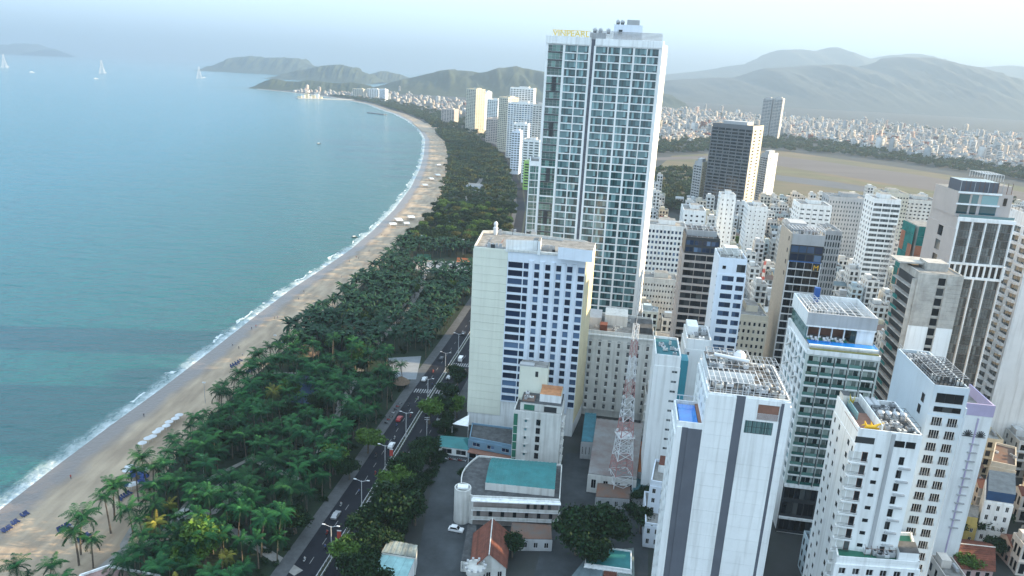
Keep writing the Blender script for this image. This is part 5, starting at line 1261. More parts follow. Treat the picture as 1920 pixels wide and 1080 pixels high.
for _ in range(650):                                         # green between the houses of the far town
    px = rt.uniform(1180, 1980); t0 = np.interp(px, [1180, 1500, 1980], [200, 222, 262]); p = G(px, t0+rt.random()*np.interp(px, [1180, 1980], [65, 62])); R_ = rt.uniform(5, 8.5); spots.append((p.x, p.y, R_*.9, R_/3.4, rt.uniform(0, 6.28)))
for _ in range(160):
    p = G(rt.uniform(1440, 1900), rt.uniform(372, 420)); R_ = rt.uniform(3, 5); spots.append((p.x, p.y, R_*1.2, R_/3.4, rt.uniform(0, 6.28)))
scatter_low(LOWB, spots, 'far_wood', 'hazy green mass of far trees round the bay and the airfield', 'trees', [LEAFF, mat('far_leaf_olive', (.085, .10, .035), .85, .3, .02, rnd=.35, spec=.1), mat('far_leaf_brown', (.13, .105, .055), .85, .3, .02, rnd=.35, spec=.1)])
# undergrowth below the palms
sp = []
for _ in range(700):
    y = rt.uniform(150, 480); x = rt.uniform(float(ix(y))+6, kx(y)-4.5)
    if any(inpoly(x, y, q) for q in CLEAR): continue
    sp.append((x, y, .5, rt.uniform(.2, .45), rt.uniform(0, 6.28)))
for _ in range(160):
    y = rt.uniform(165, 262); x = kx(y)+rt.uniform(21, 26); sp.append((x, y, .8, rt.uniform(.3, .6), rt.uniform(0, 6.28)))
scatter_low(LOWB, sp, 'undergrowth', 'low dark shrubs and undergrowth below palms and street trees', 'undergrowth', [LEAFB])
# ------------------------------------------------------------------ low old buildings near the road
def old_block():                                             # worn stair block with the sunlit roof hut
    b = tower('worn_stair_block', 'worn white block with green shaft strip and sunlit orange roof hut before the slab hotel', (963, 772), 1053, 234, 13, WHITE2, ROOFD, parapet=.7)
    h = b.h; L = b.edge(0)[3]; f = lambda q: (q-610)/(1090-610)*L
    b.one('green_glass_strip', 0, f(615), 0, 1, f(655), .12, h-.6, GREENR)
    for k in range(6): b.one('strip_joint', 0, f(612), .1, 2+k*3.1, f(657), .2, 2.2+k*3.1, WHITE2)
    for k in range(6):
        z = h-3.4-k*3.2
        put('window', window_mesh(.9, 1.1, 'plain', G_TEAL, STEELW), b.e, b.at(0, f(725), .0, z), wedge(b, 0)); b.one('window_hood', 0, f(715), 0, z+1.2, f(770), .5, z+1.32, WHITE2)
        put('tall_window', window_mesh(f(885)-f(843), 2.2, 'split', G_DARK, DARK), b.e, b.at(0, f(843), .0, z-.7), wedge(b, 0))
        b.one('wall_unit', 1, 2+(k % 3)*2, 0, z, 3+(k % 3)*2, .6, z+.8, STEELW); b.one('balcony_slab', 1, 1, 0, z-1, 11, .8, z-.8, WHITE2)
    b.inbox('roof_storey', .12, .12, .98, .95, h, h+3.2, WHITE2, ROOFD)
    for u0, u1, m in ((.2, .42, GREENR), (.62, .88, DARK)): b.inbox('roof_window', u0, .112, u1, .122, h+.6, h+2.6, m)
    b.inbox('roof_hut', .5, .3, .95, .75, h+3.2, h+6.0, WHITE, mat('sunlit_orange_deck', (.55, .26, .12), .8, .2, .6)); b.inbox('hut_parapet', .5, .745, .95, .75, h+6, h+7.2, mat('sunlit_orange_wall', (.62, .33, .18), .8, .2, .6)); b.inbox('hut_parapet', .945, .3, .95, .74, h+6, h+7, SUNYEL)  # orange sun glow is put into the deck and parapet colours
    b.inbox('rusty_patch', .15, .2, .4, .6, h+3.2, h+3.5, RUST); acs(b, rg, h+3.2, 6, (.15, .2, .48, .9))
    b.inbox('stair_tower', .0, .80, .60, 1.25, 0, h+13.2, CREAM, ROOFG); b.inbox('stair_tower_cap', -.01, .79, .3, 1.0, h+13.2, h+13.7, GREYL); b.inbox('stair_window', .34, .79, .40, .80, h+9.5, h+11.5, DARK)
    b.done()
old_block()
def auditorium():
    h = 9.5
    A, B_, C, D = G(884, 983), G(1046, 990), G(1054, 874, h), G(908, 857, h)
    n = 9; arc = []
    c0, c1 = Vector((A.x-3.2, A.y+2)), Vector((D.x-1, D.y))
    for i in range(n): t = i/(n-1); arc.append(c0.lerp(c1, t)+Vector((-3.4, 0))*math.sin(math.pi*t*.9))
    pts = [(A.x, A.y), (B_.x, B_.y), (C.x, C.y), (D.x, D.y)]+[tuple(p) for p in arc[::-1]]
    b = Bld('auditorium', 'old white auditorium with curved side wall and ribbed teal vault roof', pts, h, WHITE2, ROOFD, parapet=.6)
    L = b.edge(0)[3]
    for z in (3.0, 6.2): b.one('gallery_slab', 0, -.3, 0, z-.3, L+.2, 1.6, z, WHITE); b.one('gallery_parapet', 0, -.3, 1.45, z, L+.2, 1.6, z+.95, WHITE2)
    for z0_, z1_ in ((.1, 2.7), (3.0, 5.9), (6.2, 9.0)): b.one('gallery_shade', 0, .3, .0, z0_, L-.3, .02, z1_, mat('shaded_gallery_wall', (.34, .30, .28), .85, .1, .3, dirt=.4))  # darker panels paint the galleries' shade onto the flat wall
    b.one('gallery_roof', 0, -.3, 0, 9.0, L+.2, 1.7, 9.3, WHITE)
    for k in range(7): put('door', window_mesh(1.1, 2.3, 'plain', G_DARK, DARK), b.e, b.at(0, 1.4+k*L/7.2, .0, .1+3.0), wedge(b, 0))
    for k in range(4): put('door', window_mesh(1.0, 2.2, 'plain', G_DARK, DARK), b.e, b.at(0, L*.62+k*2.2, .0, 6.2), wedge(b, 0))
    b.bar(0, 0, .5, None, h-.5, h+.1, WHITE)
    # the vault
    P = [G(x, y, 12.0)-Vector((b.o.x, b.o.y, 0)) for x, y in ((910, 905), (1040, 918), (1044, 868), (922, 858))]
    nr = 34
    for i in range(nr):                                      # ribbed roof sheets, each proud of the next
        mb = MB(); t0, t1 = i/nr, (i+1)/nr; seg = 8
        for s in range(seg):
            def at_(t, w): p = P[0].lerp(P[1], t).lerp(P[3].lerp(P[2], t), w); return (p.x, p.y, 12.0+2.3*math.sin(math.pi*(.08+w*.84))-.6+.07*(i % 2))
            mb.poly([at_(t0, s/seg), at_(t1, s/seg), at_(t1, (s+1)/seg), at_(t0, (s+1)/seg)], TEALR)
        b.part('roof_sheet', mb)
    mb = MB(); mb.prism([(p.x, p.y) for p in P], h, 12.0, WHITE2); b.part('vault_wall', mb)
    # round stair tower at the corner
    mb = MB(); q = arc[0]-b.o; mb.lathe([(2.6, 0), (2.6, h+2.2), (2.3, h+2.2), (2.3, h+1.4), (.01, h+1.4)], WHITE2, 20, q.x, q.y); b.part('stair_tower', mb)
    mb = MB(); mb.box(q.x-1.6, q.y-1.0, h+2.0, q.x+1.6, q.y+1.0, h+2.6, WHITE); b.part('tower_cap', mb)
    b.done()
auditorium()
def gable_roof(name, b, z, rise, over, m, along=0, pieces=14):
    """Two pitched slopes laid from separate courses of tiles."""
    a, c, d, e = [Vector((*p, z)) for p in b.L[:4]] if along == 0 else [Vector((*p, z)) for p in (b.L[1], b.L[2], b.L[3], b.L[0])]
    up = Vector((0, 0, rise)); r0, r1 = (a+e)/2+up, (c+d)/2+up; ax = (c-a).normalized()*over; r0 -= ax; r1 += ax
    for lo0, lo1 in ((a-ax, c+ax), (e-ax, d+ax)):
        o = ((lo0-r0)+(lo1-r1))/2; o = o.normalized()*over; lo0 = lo0+o; lo1 = lo1+o
        for k in range(pieces):
            mb = MB(); t0, t1 = k/pieces, (k+1)/pieces; lift = Vector((0, 0, .10)); p0, p1 = r0.lerp(lo0, t0), r1.lerp(lo1, t0); q0, q1 = r0.lerp(lo0, t1), r1.lerp(lo1, t1)
            mb.poly([p0, p1, q1+lift, q0+lift], m); mb.poly([q0+lift, q1+lift, q1, q0], m); b.part(name, mb)
    mb = MB(); mb.poly([a, e, (a+e)/2+up], b.wallm); b.part('gable', mb); mb = MB(); mb.poly([c, (c+d)/2+up, d], b.wallm); b.part('gable', mb)
    mb = MB(); mb.tube(r0+Vector((0, 0, .06)), r1+Vector((0, 0, .06)), .16, WHITE2, n=6); b.part('ridge', mb)
def small_houses():
    q = [G(884, 1066, 5), G(948, 1062, 5), G(954, 1000, 5), G(890, 1000, 5)]
    b = Bld('red_tiled_house', 'old house with steep red tiled gable roof and round turret by the car park', [(p.x, p.y) for p in q], 5, WHITE2, ROOFD, parapet=0); gable_roof('tile_course', b, 5, 4.6, .7, TILE, 1, 16)
    b.facade(0, .3, 4.7, 1, nc=3, wf=.4, hf=.5, g=G_DARK, style='split', depth=.15)
    mb = MB(); p = b.xy(.12, -.12); mb.lathe([(2.5, 0), (2.5, 6.2), (2.9, 6.3), (2.9, 7.2), (2.5, 7.2), (2.4, 6.5), (.01, 6.5)], WHITE2, 18, p.x, p.y); b.part('turret', mb)
    for k in range(10): t = k*.628; mb = MB(); mb.box(p.x+2.7*math.cos(t)-.3, p.y+2.7*math.sin(t)-.3, 7.2, p.x+2.7*math.cos(t)+.3, p.y+2.7*math.sin(t)+.3, 7.8, GREYL); b.part('battlement', mb)
    for k in range(7): t = 3.6+k*.4; mb = MB(); mb.box(p.x+2.48*math.cos(t)-.28, p.y+2.48*math.sin(t)-.28, 2.2, p.x+2.48*math.cos(t)+.28, p.y+2.48*math.sin(t)+.28, 5, DARK); b.part('turret_window', mb)
    b.done()
    def shed(name, lab, px, z, wall, roof, ribs=18, rise=0.0):
        P = [G(x, y, z) for x, y in px]; b = Bld(name, lab, [(p.x, p.y) for p in P], z, wall, ROOFD, parapet=0)
        a, c, d, e = [Vector((*p, z)) for p in b.L[:4]]
        for k in range(ribs):
            t0, t1 = k/ribs, (k+1)/ribs; l = Vector((0, 0, .10+.10*(k % 2))); up = Vector((0, 0, rise)); mb = MB()
            mb.poly([a.lerp(c, t0)+l, a.lerp(c, t1)+l, e.lerp(d, t1)+l+up, e.lerp(d, t0)+l+up], roof); b.part('roof_sheet', mb)
        b.facade(0, .2, z-.2, 1, nc=4, wf=.4, hf=.5, g=G_DARK, style='split', depth=.12); b.done(); return b
    shed('lean_to_shed', 'long low shed with reddish brown sheet roof beside the auditorium', [(955, 1010), (1035, 1012), (1033, 985), (960, 980)], 4, GREYL, RUST)
    shed('grey_lean_to', 'dark grey lean-to roof left of the red tiled house', [(865, 1052), (888, 1055), (893, 985), (877, 985)], 3.5, WHITE2, ROOFD)
    shed('aqua_roof_house', 'low house with pale aqua flat roof at the bottom edge by the road', [(679, 1092), (757, 1098), (778, 1048), (718, 1038)], 5, WHITE, mat('aqua_roof', (.30, .52, .53), .7, .2, .3, dirt=0), 8)
    shed('striped_awning', 'striped corrugated awning above the pale aqua roof', [(715, 1036), (779, 1046), (783, 1026), (728, 1015)], 5.6, WHITE2, mat('awning_sheet', (.36, .38, .33), .7, .3, .3), 12, .5)
    w = shed('warehouse', 'worn grey warehouse with patched sheet roof under the red and white mast', [(1103, 888), (1193, 900), (1205, 800), (1118, 790)], 7, WHITE2, mat('old_sheet', (.24, .25, .25), .8, .3, .15, col2=(.18, .13, .12)), 16, 1.2)
    shed('rusty_annex', 'rusty sheet-roofed annex at the foot of the mast', [(1117, 932), (1180, 936), (1184, 898), (1122, 893)], 4, GREYL, RUST, 12)
    shed('rust_strip_shed', 'narrow orange rusty shed right of the warehouse', [(1196, 885), (1214, 888), (1217, 830), (1200, 828)], 6, GREYL, mat('orange_rust', (.42, .15, .06), .8, .3, .3), 6)
    shed('teal_strip_shed', 'blue-teal roofed shed between slab hotel and warehouse', [(1090, 828), (1116, 830), (1118, 776), (1097, 774)], 7, GREYL, mat('blue_teal_sheet', (.05, .20, .26), .6, .2, .3), 6)
    shed('blue_green_shed', 'dark teal shed roof right of the mast foot', [(1185, 932), (1213, 935), (1215, 900), (1188, 897)], 4, GREYL, mat('dark_teal_sheet', (.03, .12, .14), .6, .2, .3), 6)
    shed('tiled_strip_house', 'house with red tiled strip roof at the bottom edge by the big tree', [(1130, 1092), (1156, 1092), (1158, 1030), (1136, 1030)], 4, WHITE2, TILE, 14)
    shed('grey_strip_house', 'grey sheet roof at the bottom edge beside the tiled strip', [(1158, 1092), (1190, 1092), (1188, 1028), (1160, 1030)], 4, WHITE2, mat('grey_green_sheet', (.17, .21, .20), .7, .2, .3), 8)
    shed('long_grey_roof', 'grey-blue sheet roof between the big tree and the tiled strip', [(1060, 1095), (1128, 1095), (1134, 1032), (1100, 1045)], 4, WHITE2, mat('blue_grey_sheet', (.13, .18, .20), .7, .2, .3), 10)
    # canopy sail left of the slab hotel
    b = MB(); P = [G(848, 795, 5), G(878, 800, 5), G(880, 778, 6.5)]; b.poly([p+Vector((0, 0, .12)) for p in P], WHITE); b.poly([p for p in P[::-1]], WHITE)
    for i in range(3): j = (i+1) % 3; b.poly([P[i], P[j], P[j]+Vector((0, 0, .12)), P[i]+Vector((0, 0, .12))], WHITE)
    for p in P: b.tube((p.x, p.y, 0), tuple(p), .1, STEELW, n=6)
    tag(b.build('shade_sail'), 'white triangular shade sail beside the slab hotel corner', 'shade sail')
    # right-hand houses
    p, h = rect((1808, 775), 1862, 190, 16); b = Bld('lilac_house', 'tall white house with lilac flank and roof sign frame right of the pale tower', p, h, WHITE, ROOFG, parapet=0)
    b.facade(3, 2, h-2, 10, nc=2, wf=.25, hf=.35, depth=.2, style='plain', wall=LILAC, g=G_DARK, fr=DARK); L = b.edge(0)[3]
    for k in range(11): b.one('ledge', 0, L*.42, .0, h-9-k*2.7, L*.75, .5, h-8.7-k*2.7, GREYL)
    b.one('drain_pipe', 0, L*.5, .02, 2, L*.54, .3, h-1, LILAC); b.bar(0, -.3, .1, None, h-.3, h+3.2, LILAC); b.bar(1, -.3, .1, None, h-.3, h+3.0, LILAC)
    for c in range(2):                                       # the two fan-shaped screens
        mb = MB(); u = L*(.28+.44*c)
        for k in range(9): t = math.pi*k/8; mb.tube(b.at(0, u, .2, h-6.6), b.at(0, u+L*.19*math.cos(t), .2, h-6.6+1.9*math.sin(t)), .12, DARK, n=4)
        b.part('fan_screen', mb)
    b.done()
    q = [G(1765, 975, 7), G(1832, 985, 7), G(1822, 945, 7), G(1772, 938, 7)]; b = Bld('yellow_villa', 'yellow ochre house with flat grey roof among the small houses', [(p.x, p.y) for p in q], 7, mat('ochre_paint', (.52, .40, .13), .8, .12, .3, dirt=.3), ROOFG, parapet=.4); b.facade(0, .4, 6.6, 2, nc=4, wf=.35, hf=.45, g=G_DARK, style='split', depth=.15); b.inbox('upper_room', .5, .0, .98, .6, 7, 9.6, MATS['ochre_paint'], ROOFG); b.done()
    q = [G(1792, 1062, 4.5), G(1862, 1068, 4.5), G(1852, 1018, 4.5), G(1795, 1010, 4.5)]; b = Bld('red_tiled_villa', 'villa with stepped red-brown tiled roofs below the yellow house', [(p.x, p.y) for p in q], 4.5, mat('pink_wall', (.55, .38, .36), .8, .1, .3), ROOFD, parapet=0); gable_roof('tile_course', b, 4.5, 3.0, .8, TILE, 0, 12); b.facade(0, .3, 4.2, 1, nc=4, wf=.5, hf=.6, g=G_DARK, style='plain', depth=.15); b.done()
    q = [G(1848, 938, 15), G(1900, 946, 15), G(1896, 905, 15), G(1850, 898, 15)]; b = Bld('blue_roof_house', 'narrow house topped by a dark blue sheet metal roof room', [(p.x, p.y) for p in q], 15, WHITE, ROOFG, parapet=.2); b.inbox('blue_room', .0, .0, 1, 1, 15.2, 18.4, mat('blue_sheet', (.02, .07, .17), .6, .15, .5), mat('grey_sheet', (.20, .22, .23), .7, .2, .5)); b.facade(0, .5, 14.6, 4, nc=3, wf=.35, hf=.5, g=G_DARK, style='split', depth=.2); b.facade(3, .5, 14.6, 4, nc=3, wf=.1, hf=.2, joined=True); b.done()
    q = [G(1858, 868, 16), G(1905, 878, 16), G(1905, 842, 16), G(1866, 832, 16)]; b = Bld('cream_party_house', 'cream house with blank party wall above the blue roof room', [(p.x, p.y) for p in q], 16, mat('cream_party', (.66, .58, .46), .8, .1, .2, dirt=.2), RUST, parapet=.8); b.facade(0, .5, 15, 4, nc=2, wf=.15, hf=.2, joined=True); acs(b, rg, 16, 3); b.done()
    # beach pavilion roof in the lower left corner
    z = 9.0; q = [G(150, 1082, z), G(203, 1064, z), G(300, 1083, z), G(250, 1110, z)]
    b = Bld('park_pavilion', 'pavilion with white-rimmed pinkish flat roof in the lower left corner', [(p.x, p.y) for p in q], z, WHITE, mat('pink_roof', (.34, .22, .20), .85, .2, .4, dirt=.0), parapet=.6); b.done()
    z = 6.0; q = [G(535, 745, 5), G(600, 752, 5), G(600, 700, 5), G(545, 695, 5)]
    c = sum((Vector((p.x, p.y)) for p in q), Vector((0, 0)))/4
    b = MB(); BT = mat('blue_tarpaulin', (.015, .05, .13), .6, .15, .4)
    Pq = [Vector((p.x, p.y, 3.2)) for p in q]; m0, m1 = (Pq[0]+Pq[3])/2, (Pq[1]+Pq[2])/2; r0, r1 = m0.lerp(m1, .15)+Vector((0, 0, 3)), m0.lerp(m1, .85)+Vector((0, 0, 3))
    b.poly([Pq[0], Pq[1], r1, r0], BT); b.poly([Pq[1], Pq[2], r1], BT); b.poly([Pq[2], Pq[3], r0, r1], BT); b.poly([Pq[3], Pq[0], r0], BT); b.poly(Pq[::-1], BT)
    for p in Pq: b.tube((p.x, p.y, 0), tuple(p), .12, STEELW)
    tag(b.build('blue_roof_restaurant'), 'beach restaurant under a dark blue pitched roof hidden in the palms', 'pavilion')
    for (px, py, rr_, zz, m, lab) in ((572, 672, 7, 7, mat('thatch', (.24, .17, .12), .95, .25, 1, bump=.6), 'round thatched hut roof rising from the palm grove'), (752, 725, 4.0, 5, MATS['thatch'], 'thatched kiosk beside the coast road crossing'), (842, 432, 8, 8, mat('blue_white_tent', (.20, .34, .55), .7, .3, .25), 'blue and white pyramid tent in the park'), (878, 440, 4, 5, STEELW, 'small white dome tent in the park')):
        p = G(px, py); b = MB(); b.lathe([(.05, zz), (rr_*.35, zz*.86), (rr_*.7, zz*.66), (rr_, zz*.45), (rr_*.98, zz*.42), (.05, zz*.5)], m, 18, p.x, p.y)
        for k in range(6): t = k*1.047; b.tube((p.x+rr_*.8*math.cos(t), p.y+rr_*.8*math.sin(t), 0), (p.x+rr_*.8*math.cos(t), p.y+rr_*.8*math.sin(t), zz*.48), .12, BARK)
        tag(b.build('park_hut', smooth=False), lab, 'hut')
small_houses()

# ------------------------------------------------------------------ lattice masts
def lattice(name, label, base, h, w0, w1, n, cols, waist=None, plat=(), rs=1.0, z0_=0.0, group=None):
    e = tag(empty(name, (base.x, base.y, z0_), R(12)), label, 'mast', group)
    wd = lambda t: w0+(w1-w0)*(1-(1-t)**1.7)
    for s in range(n):
        b = MB(); t0, t1 = s/n, (s+1)/n; a, c = wd(t0)/2, wd(t1)/2; z0, z1 = h*t0, h*t1; m = cols[s % len(cols)]; r = (.11 if s < n*.5 else .075)*rs
        cr = lambda k, q, z: ((-q, q, q, -q)[k], (-q, -q, q, q)[k], z)
        for k in range(4):
            j = (k+1) % 4; b.tube(cr(k, a, z0), cr(k, c, z1), r*1.5, m, n=5, cap=False)
            b.tube(cr(k, a, z0), cr(j, c, z1), r*.8, m, n=4, cap=False); b.tube(cr(j, a, z0), cr(k, c, z1), r*.8, m, n=4, cap=False); b.tube(cr(k, c, z1), cr(j, c, z1), r*.8, m, n=4, cap=False)
        b.build('lattice_section', e)
    for t in plat:
        q = wd(t)/2+.5; b = MB(); b.box(-q, -q, h*t, q, q, h*t+.15, STEELW)
        for k in range(9):
            for s_ in (-1, 1): b.tube((-q+2*q*k/8, s_*q, h*t), (-q+2*q*k/8, s_*q, h*t+1.2), .05, STEELW, n=4); b.tube((s_*q, -q+2*q*k/8, h*t), (s_*q, -q+2*q*k/8, h*t+1.2), .05, STEELW, n=4)
        b.build('platform', e)
        for k in range(5): bb = MB(); t_ = k*1.2; bb.lathe([(.02, .5), (.55, .3), (.6, .0), (.1, -.1)], STEELW, 10); o = bb.build('dish', e, (q*math.cos(t_), q*math.sin(t_), h*t+1.2)); o.rotation_euler = (1.5, 0, t_+1.57)
    bb = MB(); bb.tube((0, 0, h), (0, 0, h+5), .06, STEELW, .02, 5); bb.build('aerial', e)
    return e
MRED = mat('faded_red_steel', (.44, .22, .21), .6, .15, 1)
p = G(1160, 926); lattice('lattice_mast', 'red and white lattice mast rising beside the arched hotel', p, 61, 7.4, 1.5, 22, [STEELW, STEELW, STEELW, MRED, MRED], plat=(.36,), rs=.95)
p = G(1650, 577); lattice('grey_lattice_mast', 'grey lattice mast in front of the ribbon-window hotel', p, 55, 13, 2.0, 16, [STEEL])
p = G(1422, 575); lattice('small_red_white_mast', 'small red and white mast behind the narrow white tower', p, 30, 2.6, .9, 12, [STEELW, RED])

# ------------------------------------------------------------------ infill houses of the dense blocks
PAL = [(.70, .70, .68), (.62, .58, .50), (.66, .60, .46), (.58, .62, .64), (.72, .66, .60), (.50, .52, .54), (.60, .42, .34), (.45, .55, .60)]
HW = [mat('house_wall_%s' % n, c, .85, .12, .2, dirt=.3) for n, c in zip(('white', 'sand', 'cream', 'grey', 'blush', 'stone', 'terracotta', 'blue'), PAL)]
HR = [ROOFG, ROOFD, ROOFG, RUST, TILE, mat('pale_tin', (.44, .46, .46), .6, .2, .3), MATS['blue_grey_sheet']]
rh = random.Random(21)
def in_view(x, y, z=0, mg=60):
    if y < 60: return False
    px, py = pxof(x, y, z); return -mg < px < 1920+mg and -mg < py < 1080+mg
def free(x, y, r):
    for P in FOOTP:
        if inpoly(x, y, P) or any(inpoly(x+a*r, y+b*r, P) for a in (-.9, 0, .9) for b in (-.2, 1, 2.0)): return False
        if any(abs(p[0]-x) < r and -1 < p[1]-y < 2.2*r for p in P): return False
    return True
CLR2 = [PX((775,1100),(822,840),(960,840),(1000,990),(1000,1100)), PX((1000,1100),(1060,850),(1130,850),(1215,1000),(1215,1100)), PX((1440,980),(1500,940),(1620,990),(1530,1080),(1440,1080)), PX((1835,830),(1860,800),(1905,830),(1890,850))]
cells = []
e_, k_ = Vector((math.cos(YAW), math.sin(YAW))), Vector((-math.sin(YAW), math.cos(YAW)))
for i in range(0, 95):
    for j in range(0, 62):
        if i % 7 == 6 or j % 5 == 4: continue
        p = Vector((5, 165))+e_*(i*11.5+rh.uniform(-1.5, 1.5))+k_*(j*13.5+rh.uniform(-1.5, 1.5))
        if p.x < kx(p.y)+32 or not in_view(p.x, p.y, 8): continue
        q = pxof(p.x, p.y, 0)
        if 1210 < q[0] and q[1] < np.interp(q[0], [1210, 1330, 1480, 1700, 1930], [368, 398, 394, 398, 410]): continue
        if q[1] < 420 and q[0] < 1345 and rh.random() < .55: continue
        if p.y < 250 and p.x < 55: continue
        if any(inpoly(p.x, p.y, c) for c in CLR2): continue
        if not free(p.x, p.y, 5.5): continue
        h = rh.choice([5, 8, 8, 11, 11, 14, 17]) if rh.random() < .88 else rh.uniform(20, 34)
        if p.y < 260: h = min(h, 14)
        near = p.y < 330 and p.x > 120
        w, d = rh.uniform(5.5, 10.5), rh.uniform(8, 12.5)
        cells.append((p.y, p.x, w, d, h, rh.choice(HW[1:5]+HW[4:5]+HW[6:7]) if near else rh.choice([HW[0]]*6+[HW[3], HW[3], HW[5], HW[2], HW[1], HW[4], HW[7]]), rh.choice([ROOFG, ROOFG, ROOFG, ROOFD, MATS['pale_tin'], MATS['blue_grey_sheet'], RUST, TILE])))
cells.sort(key=lambda c: c[0])
NAMES = {'white': 'white', 'sand': 'sand-coloured', 'cream': 'cream', 'grey': 'pale grey', 'blush': 'blush pink', 'stone': 'stone grey', 'terracotta': 'terracotta', 'blue': 'dusty blue'}
def house_parts(w, d, h, wall, roof, target=None):
    """Wall, roof and windows of one house about its front-left corner."""
    W, Rf, Wn = MB(), MB(), MB(); n = max(1, int(h/3.3)); fh = h/n
    W.box(0, 0, 0, w, d, h, wall, 'b')
    for k in range(1, n): W.box(-.25, -.6, k*fh-.12, w+.02, -.001, k*fh+.08, wall)
    for k in range(n):
        m = max(1, int(w/2.6))
        for c in range(m):
            x0 = (c+.22)*w/m; Wn.box(x0, -.05, k*fh+.7, x0+w/m*.56, -.012, k*fh+fh*.82, G_DARK, 'k')
        for c in range(3):
            y0 = (c+.3)*d/3; Wn.box(-.05, y0, k*fh+.9, -.012, y0+1.1, k*fh+fh*.8, G_DARK, 'r')
    if roof in (TILE, RUST, MATS['pale_tin'], MATS['blue_grey_sheet']) and h < 13:
        Rf.poly([(-.4, -.5, h+.02), (w+.4, -.5, h+.02), (w+.4, d/2, h+1.9), (-.4, d/2, h+1.9)], roof); Rf.poly([(-.4, d/2, h+1.9), (w+.4, d/2, h+1.9), (w+.4, d+.5, h+.02), (-.4, d+.5, h+.02)], roof)
        Rf.poly([(0, 0, h), (0, d/2, h+1.8), (0, d, h)], wall); Rf.poly([(w, 0, h), (w, d, h), (w, d/2, h+1.8)], wall)
    else:
        for a in ((0, 0, w, .2), (0, d-.2, w, d), (0, .2, .2, d-.2), (w-.2, .2, w, d-.2)): Rf.box(a[0], a[1], h, a[2], a[3], h+.9, wall, 'b')
        Rf.poly([(.2, .2, h+.03), (w-.2, .2, h+.03), (w-.2, d-.2, h+.03), (.2, d-.2, h+.03)], roof if roof not in (TILE,) else ROOFG)
        Rf.box(w*.15, d*.5, h, w*.6, d*.9, h+2.6, wall, 'b'); Rf.tube((w*.75, d*.3, h+1.1), (w*.75, d*.6, h+1.1), .55, STEEL, n=8)
    return W, Rf, Wn
for y, x, w, d, h, wm, rm in cells[:290]:
    nm = NAMES[wm.name.split('_')[-1]]; kind = 'pitched-roof' if (rm in (TILE, RUST, MATS['pale_tin'], MATS['blue_grey_sheet']) and h < 13) else 'flat-roofed'
    e = empty('house', (x, y, 0), YAW+rh.uniform(-.04, .04)); size = 'low' if h < 9 else ('mid-height' if h < 15 else 'tall narrow')
    zone = 'in the near right-hand blocks' if y < 330 else ('in the blocks behind the hotel towers' if y < 520 else 'in the far blocks before the airfield')
    tag(e, '%s %s %s house %s' % (size, nm, kind, zone), 'house', '%s %s %s houses %s' % (size, nm, kind, zone))
    W, Rf, Wn = house_parts(w, d, h, wm, rm); W.build('wall', e); Rf.build('roof', e); tag(Wn.build('window_rows', e), kind='stuff')
vk = 0
for gy in range(0, 20):                                      # tight rows of little villas in the lower right corner
    for gx in range(0, 9):
        p = G(1790+gx*19+rh.uniform(-4, 4), 700+gy*20+rh.uniform(-4, 4))
        if not free(p.x, p.y, 3.0) or any((p.x-c[1])**2+(p.y-c[0])**2 < 60 for c in cells) or inpoly(p.x, p.y, CLR2[3]): continue
        wm, rm = rh.choice(HW[1:3]+[HW[4], HW[4], HW[0], HW[6]]), rh.choice([TILE, ROOFG, RUST, MATS['pale_tin'], ROOFG]); h = rh.choice([6.4, 6.6, 9.8, 9.9]); vk += 1
        nm = NAMES[wm.name.split('_')[-1]]; kind = 'pitched-roof' if rm not in (ROOFG,) else 'flat-roofed'; size = 'two-storey' if h < 8 else 'three-storey'
        e = empty('villa', (p.x, p.y, 0), YAW+rh.uniform(-.1, .1)); tag(e, '%s %s %s villa in the tight rows at the lower right' % (size, nm, kind), 'villa', '%s %s %s villas' % (size, nm, kind))
        W, Rf, Wn = house_parts(rh.uniform(4.2, 5.6), rh.uniform(5, 6.5), h, wm, rm); W.build('wall', e); Rf.build('roof', e); tag(Wn.build('window_rows', e), kind='stuff')
big = MB()
def add_house(x, y, w, d, h, wm, rm, yaw):
    c, s = math.cos(yaw), math.sin(yaw)
    for b in house_parts(w, d, h, wm, rm):
        k = len(big.v); big.v += [(x+a*c-q*s, y+a*s+q*c, z) for a, q, z in b.v]
        mp = [big.slot(m) for m in b.mats]; big.f += [tuple(k+i for i in f) for f in b.f]; big.mi += [mp[i] for i in b.mi]
for y, x, w, d, h, wm, rm in cells[290:]: add_house(x, y, w, d, h, wm, rm, YAW)
tag(big.build('farther_houses'), 'farther small houses packed between the towers and the airfield', 'houses', kind='stuff')
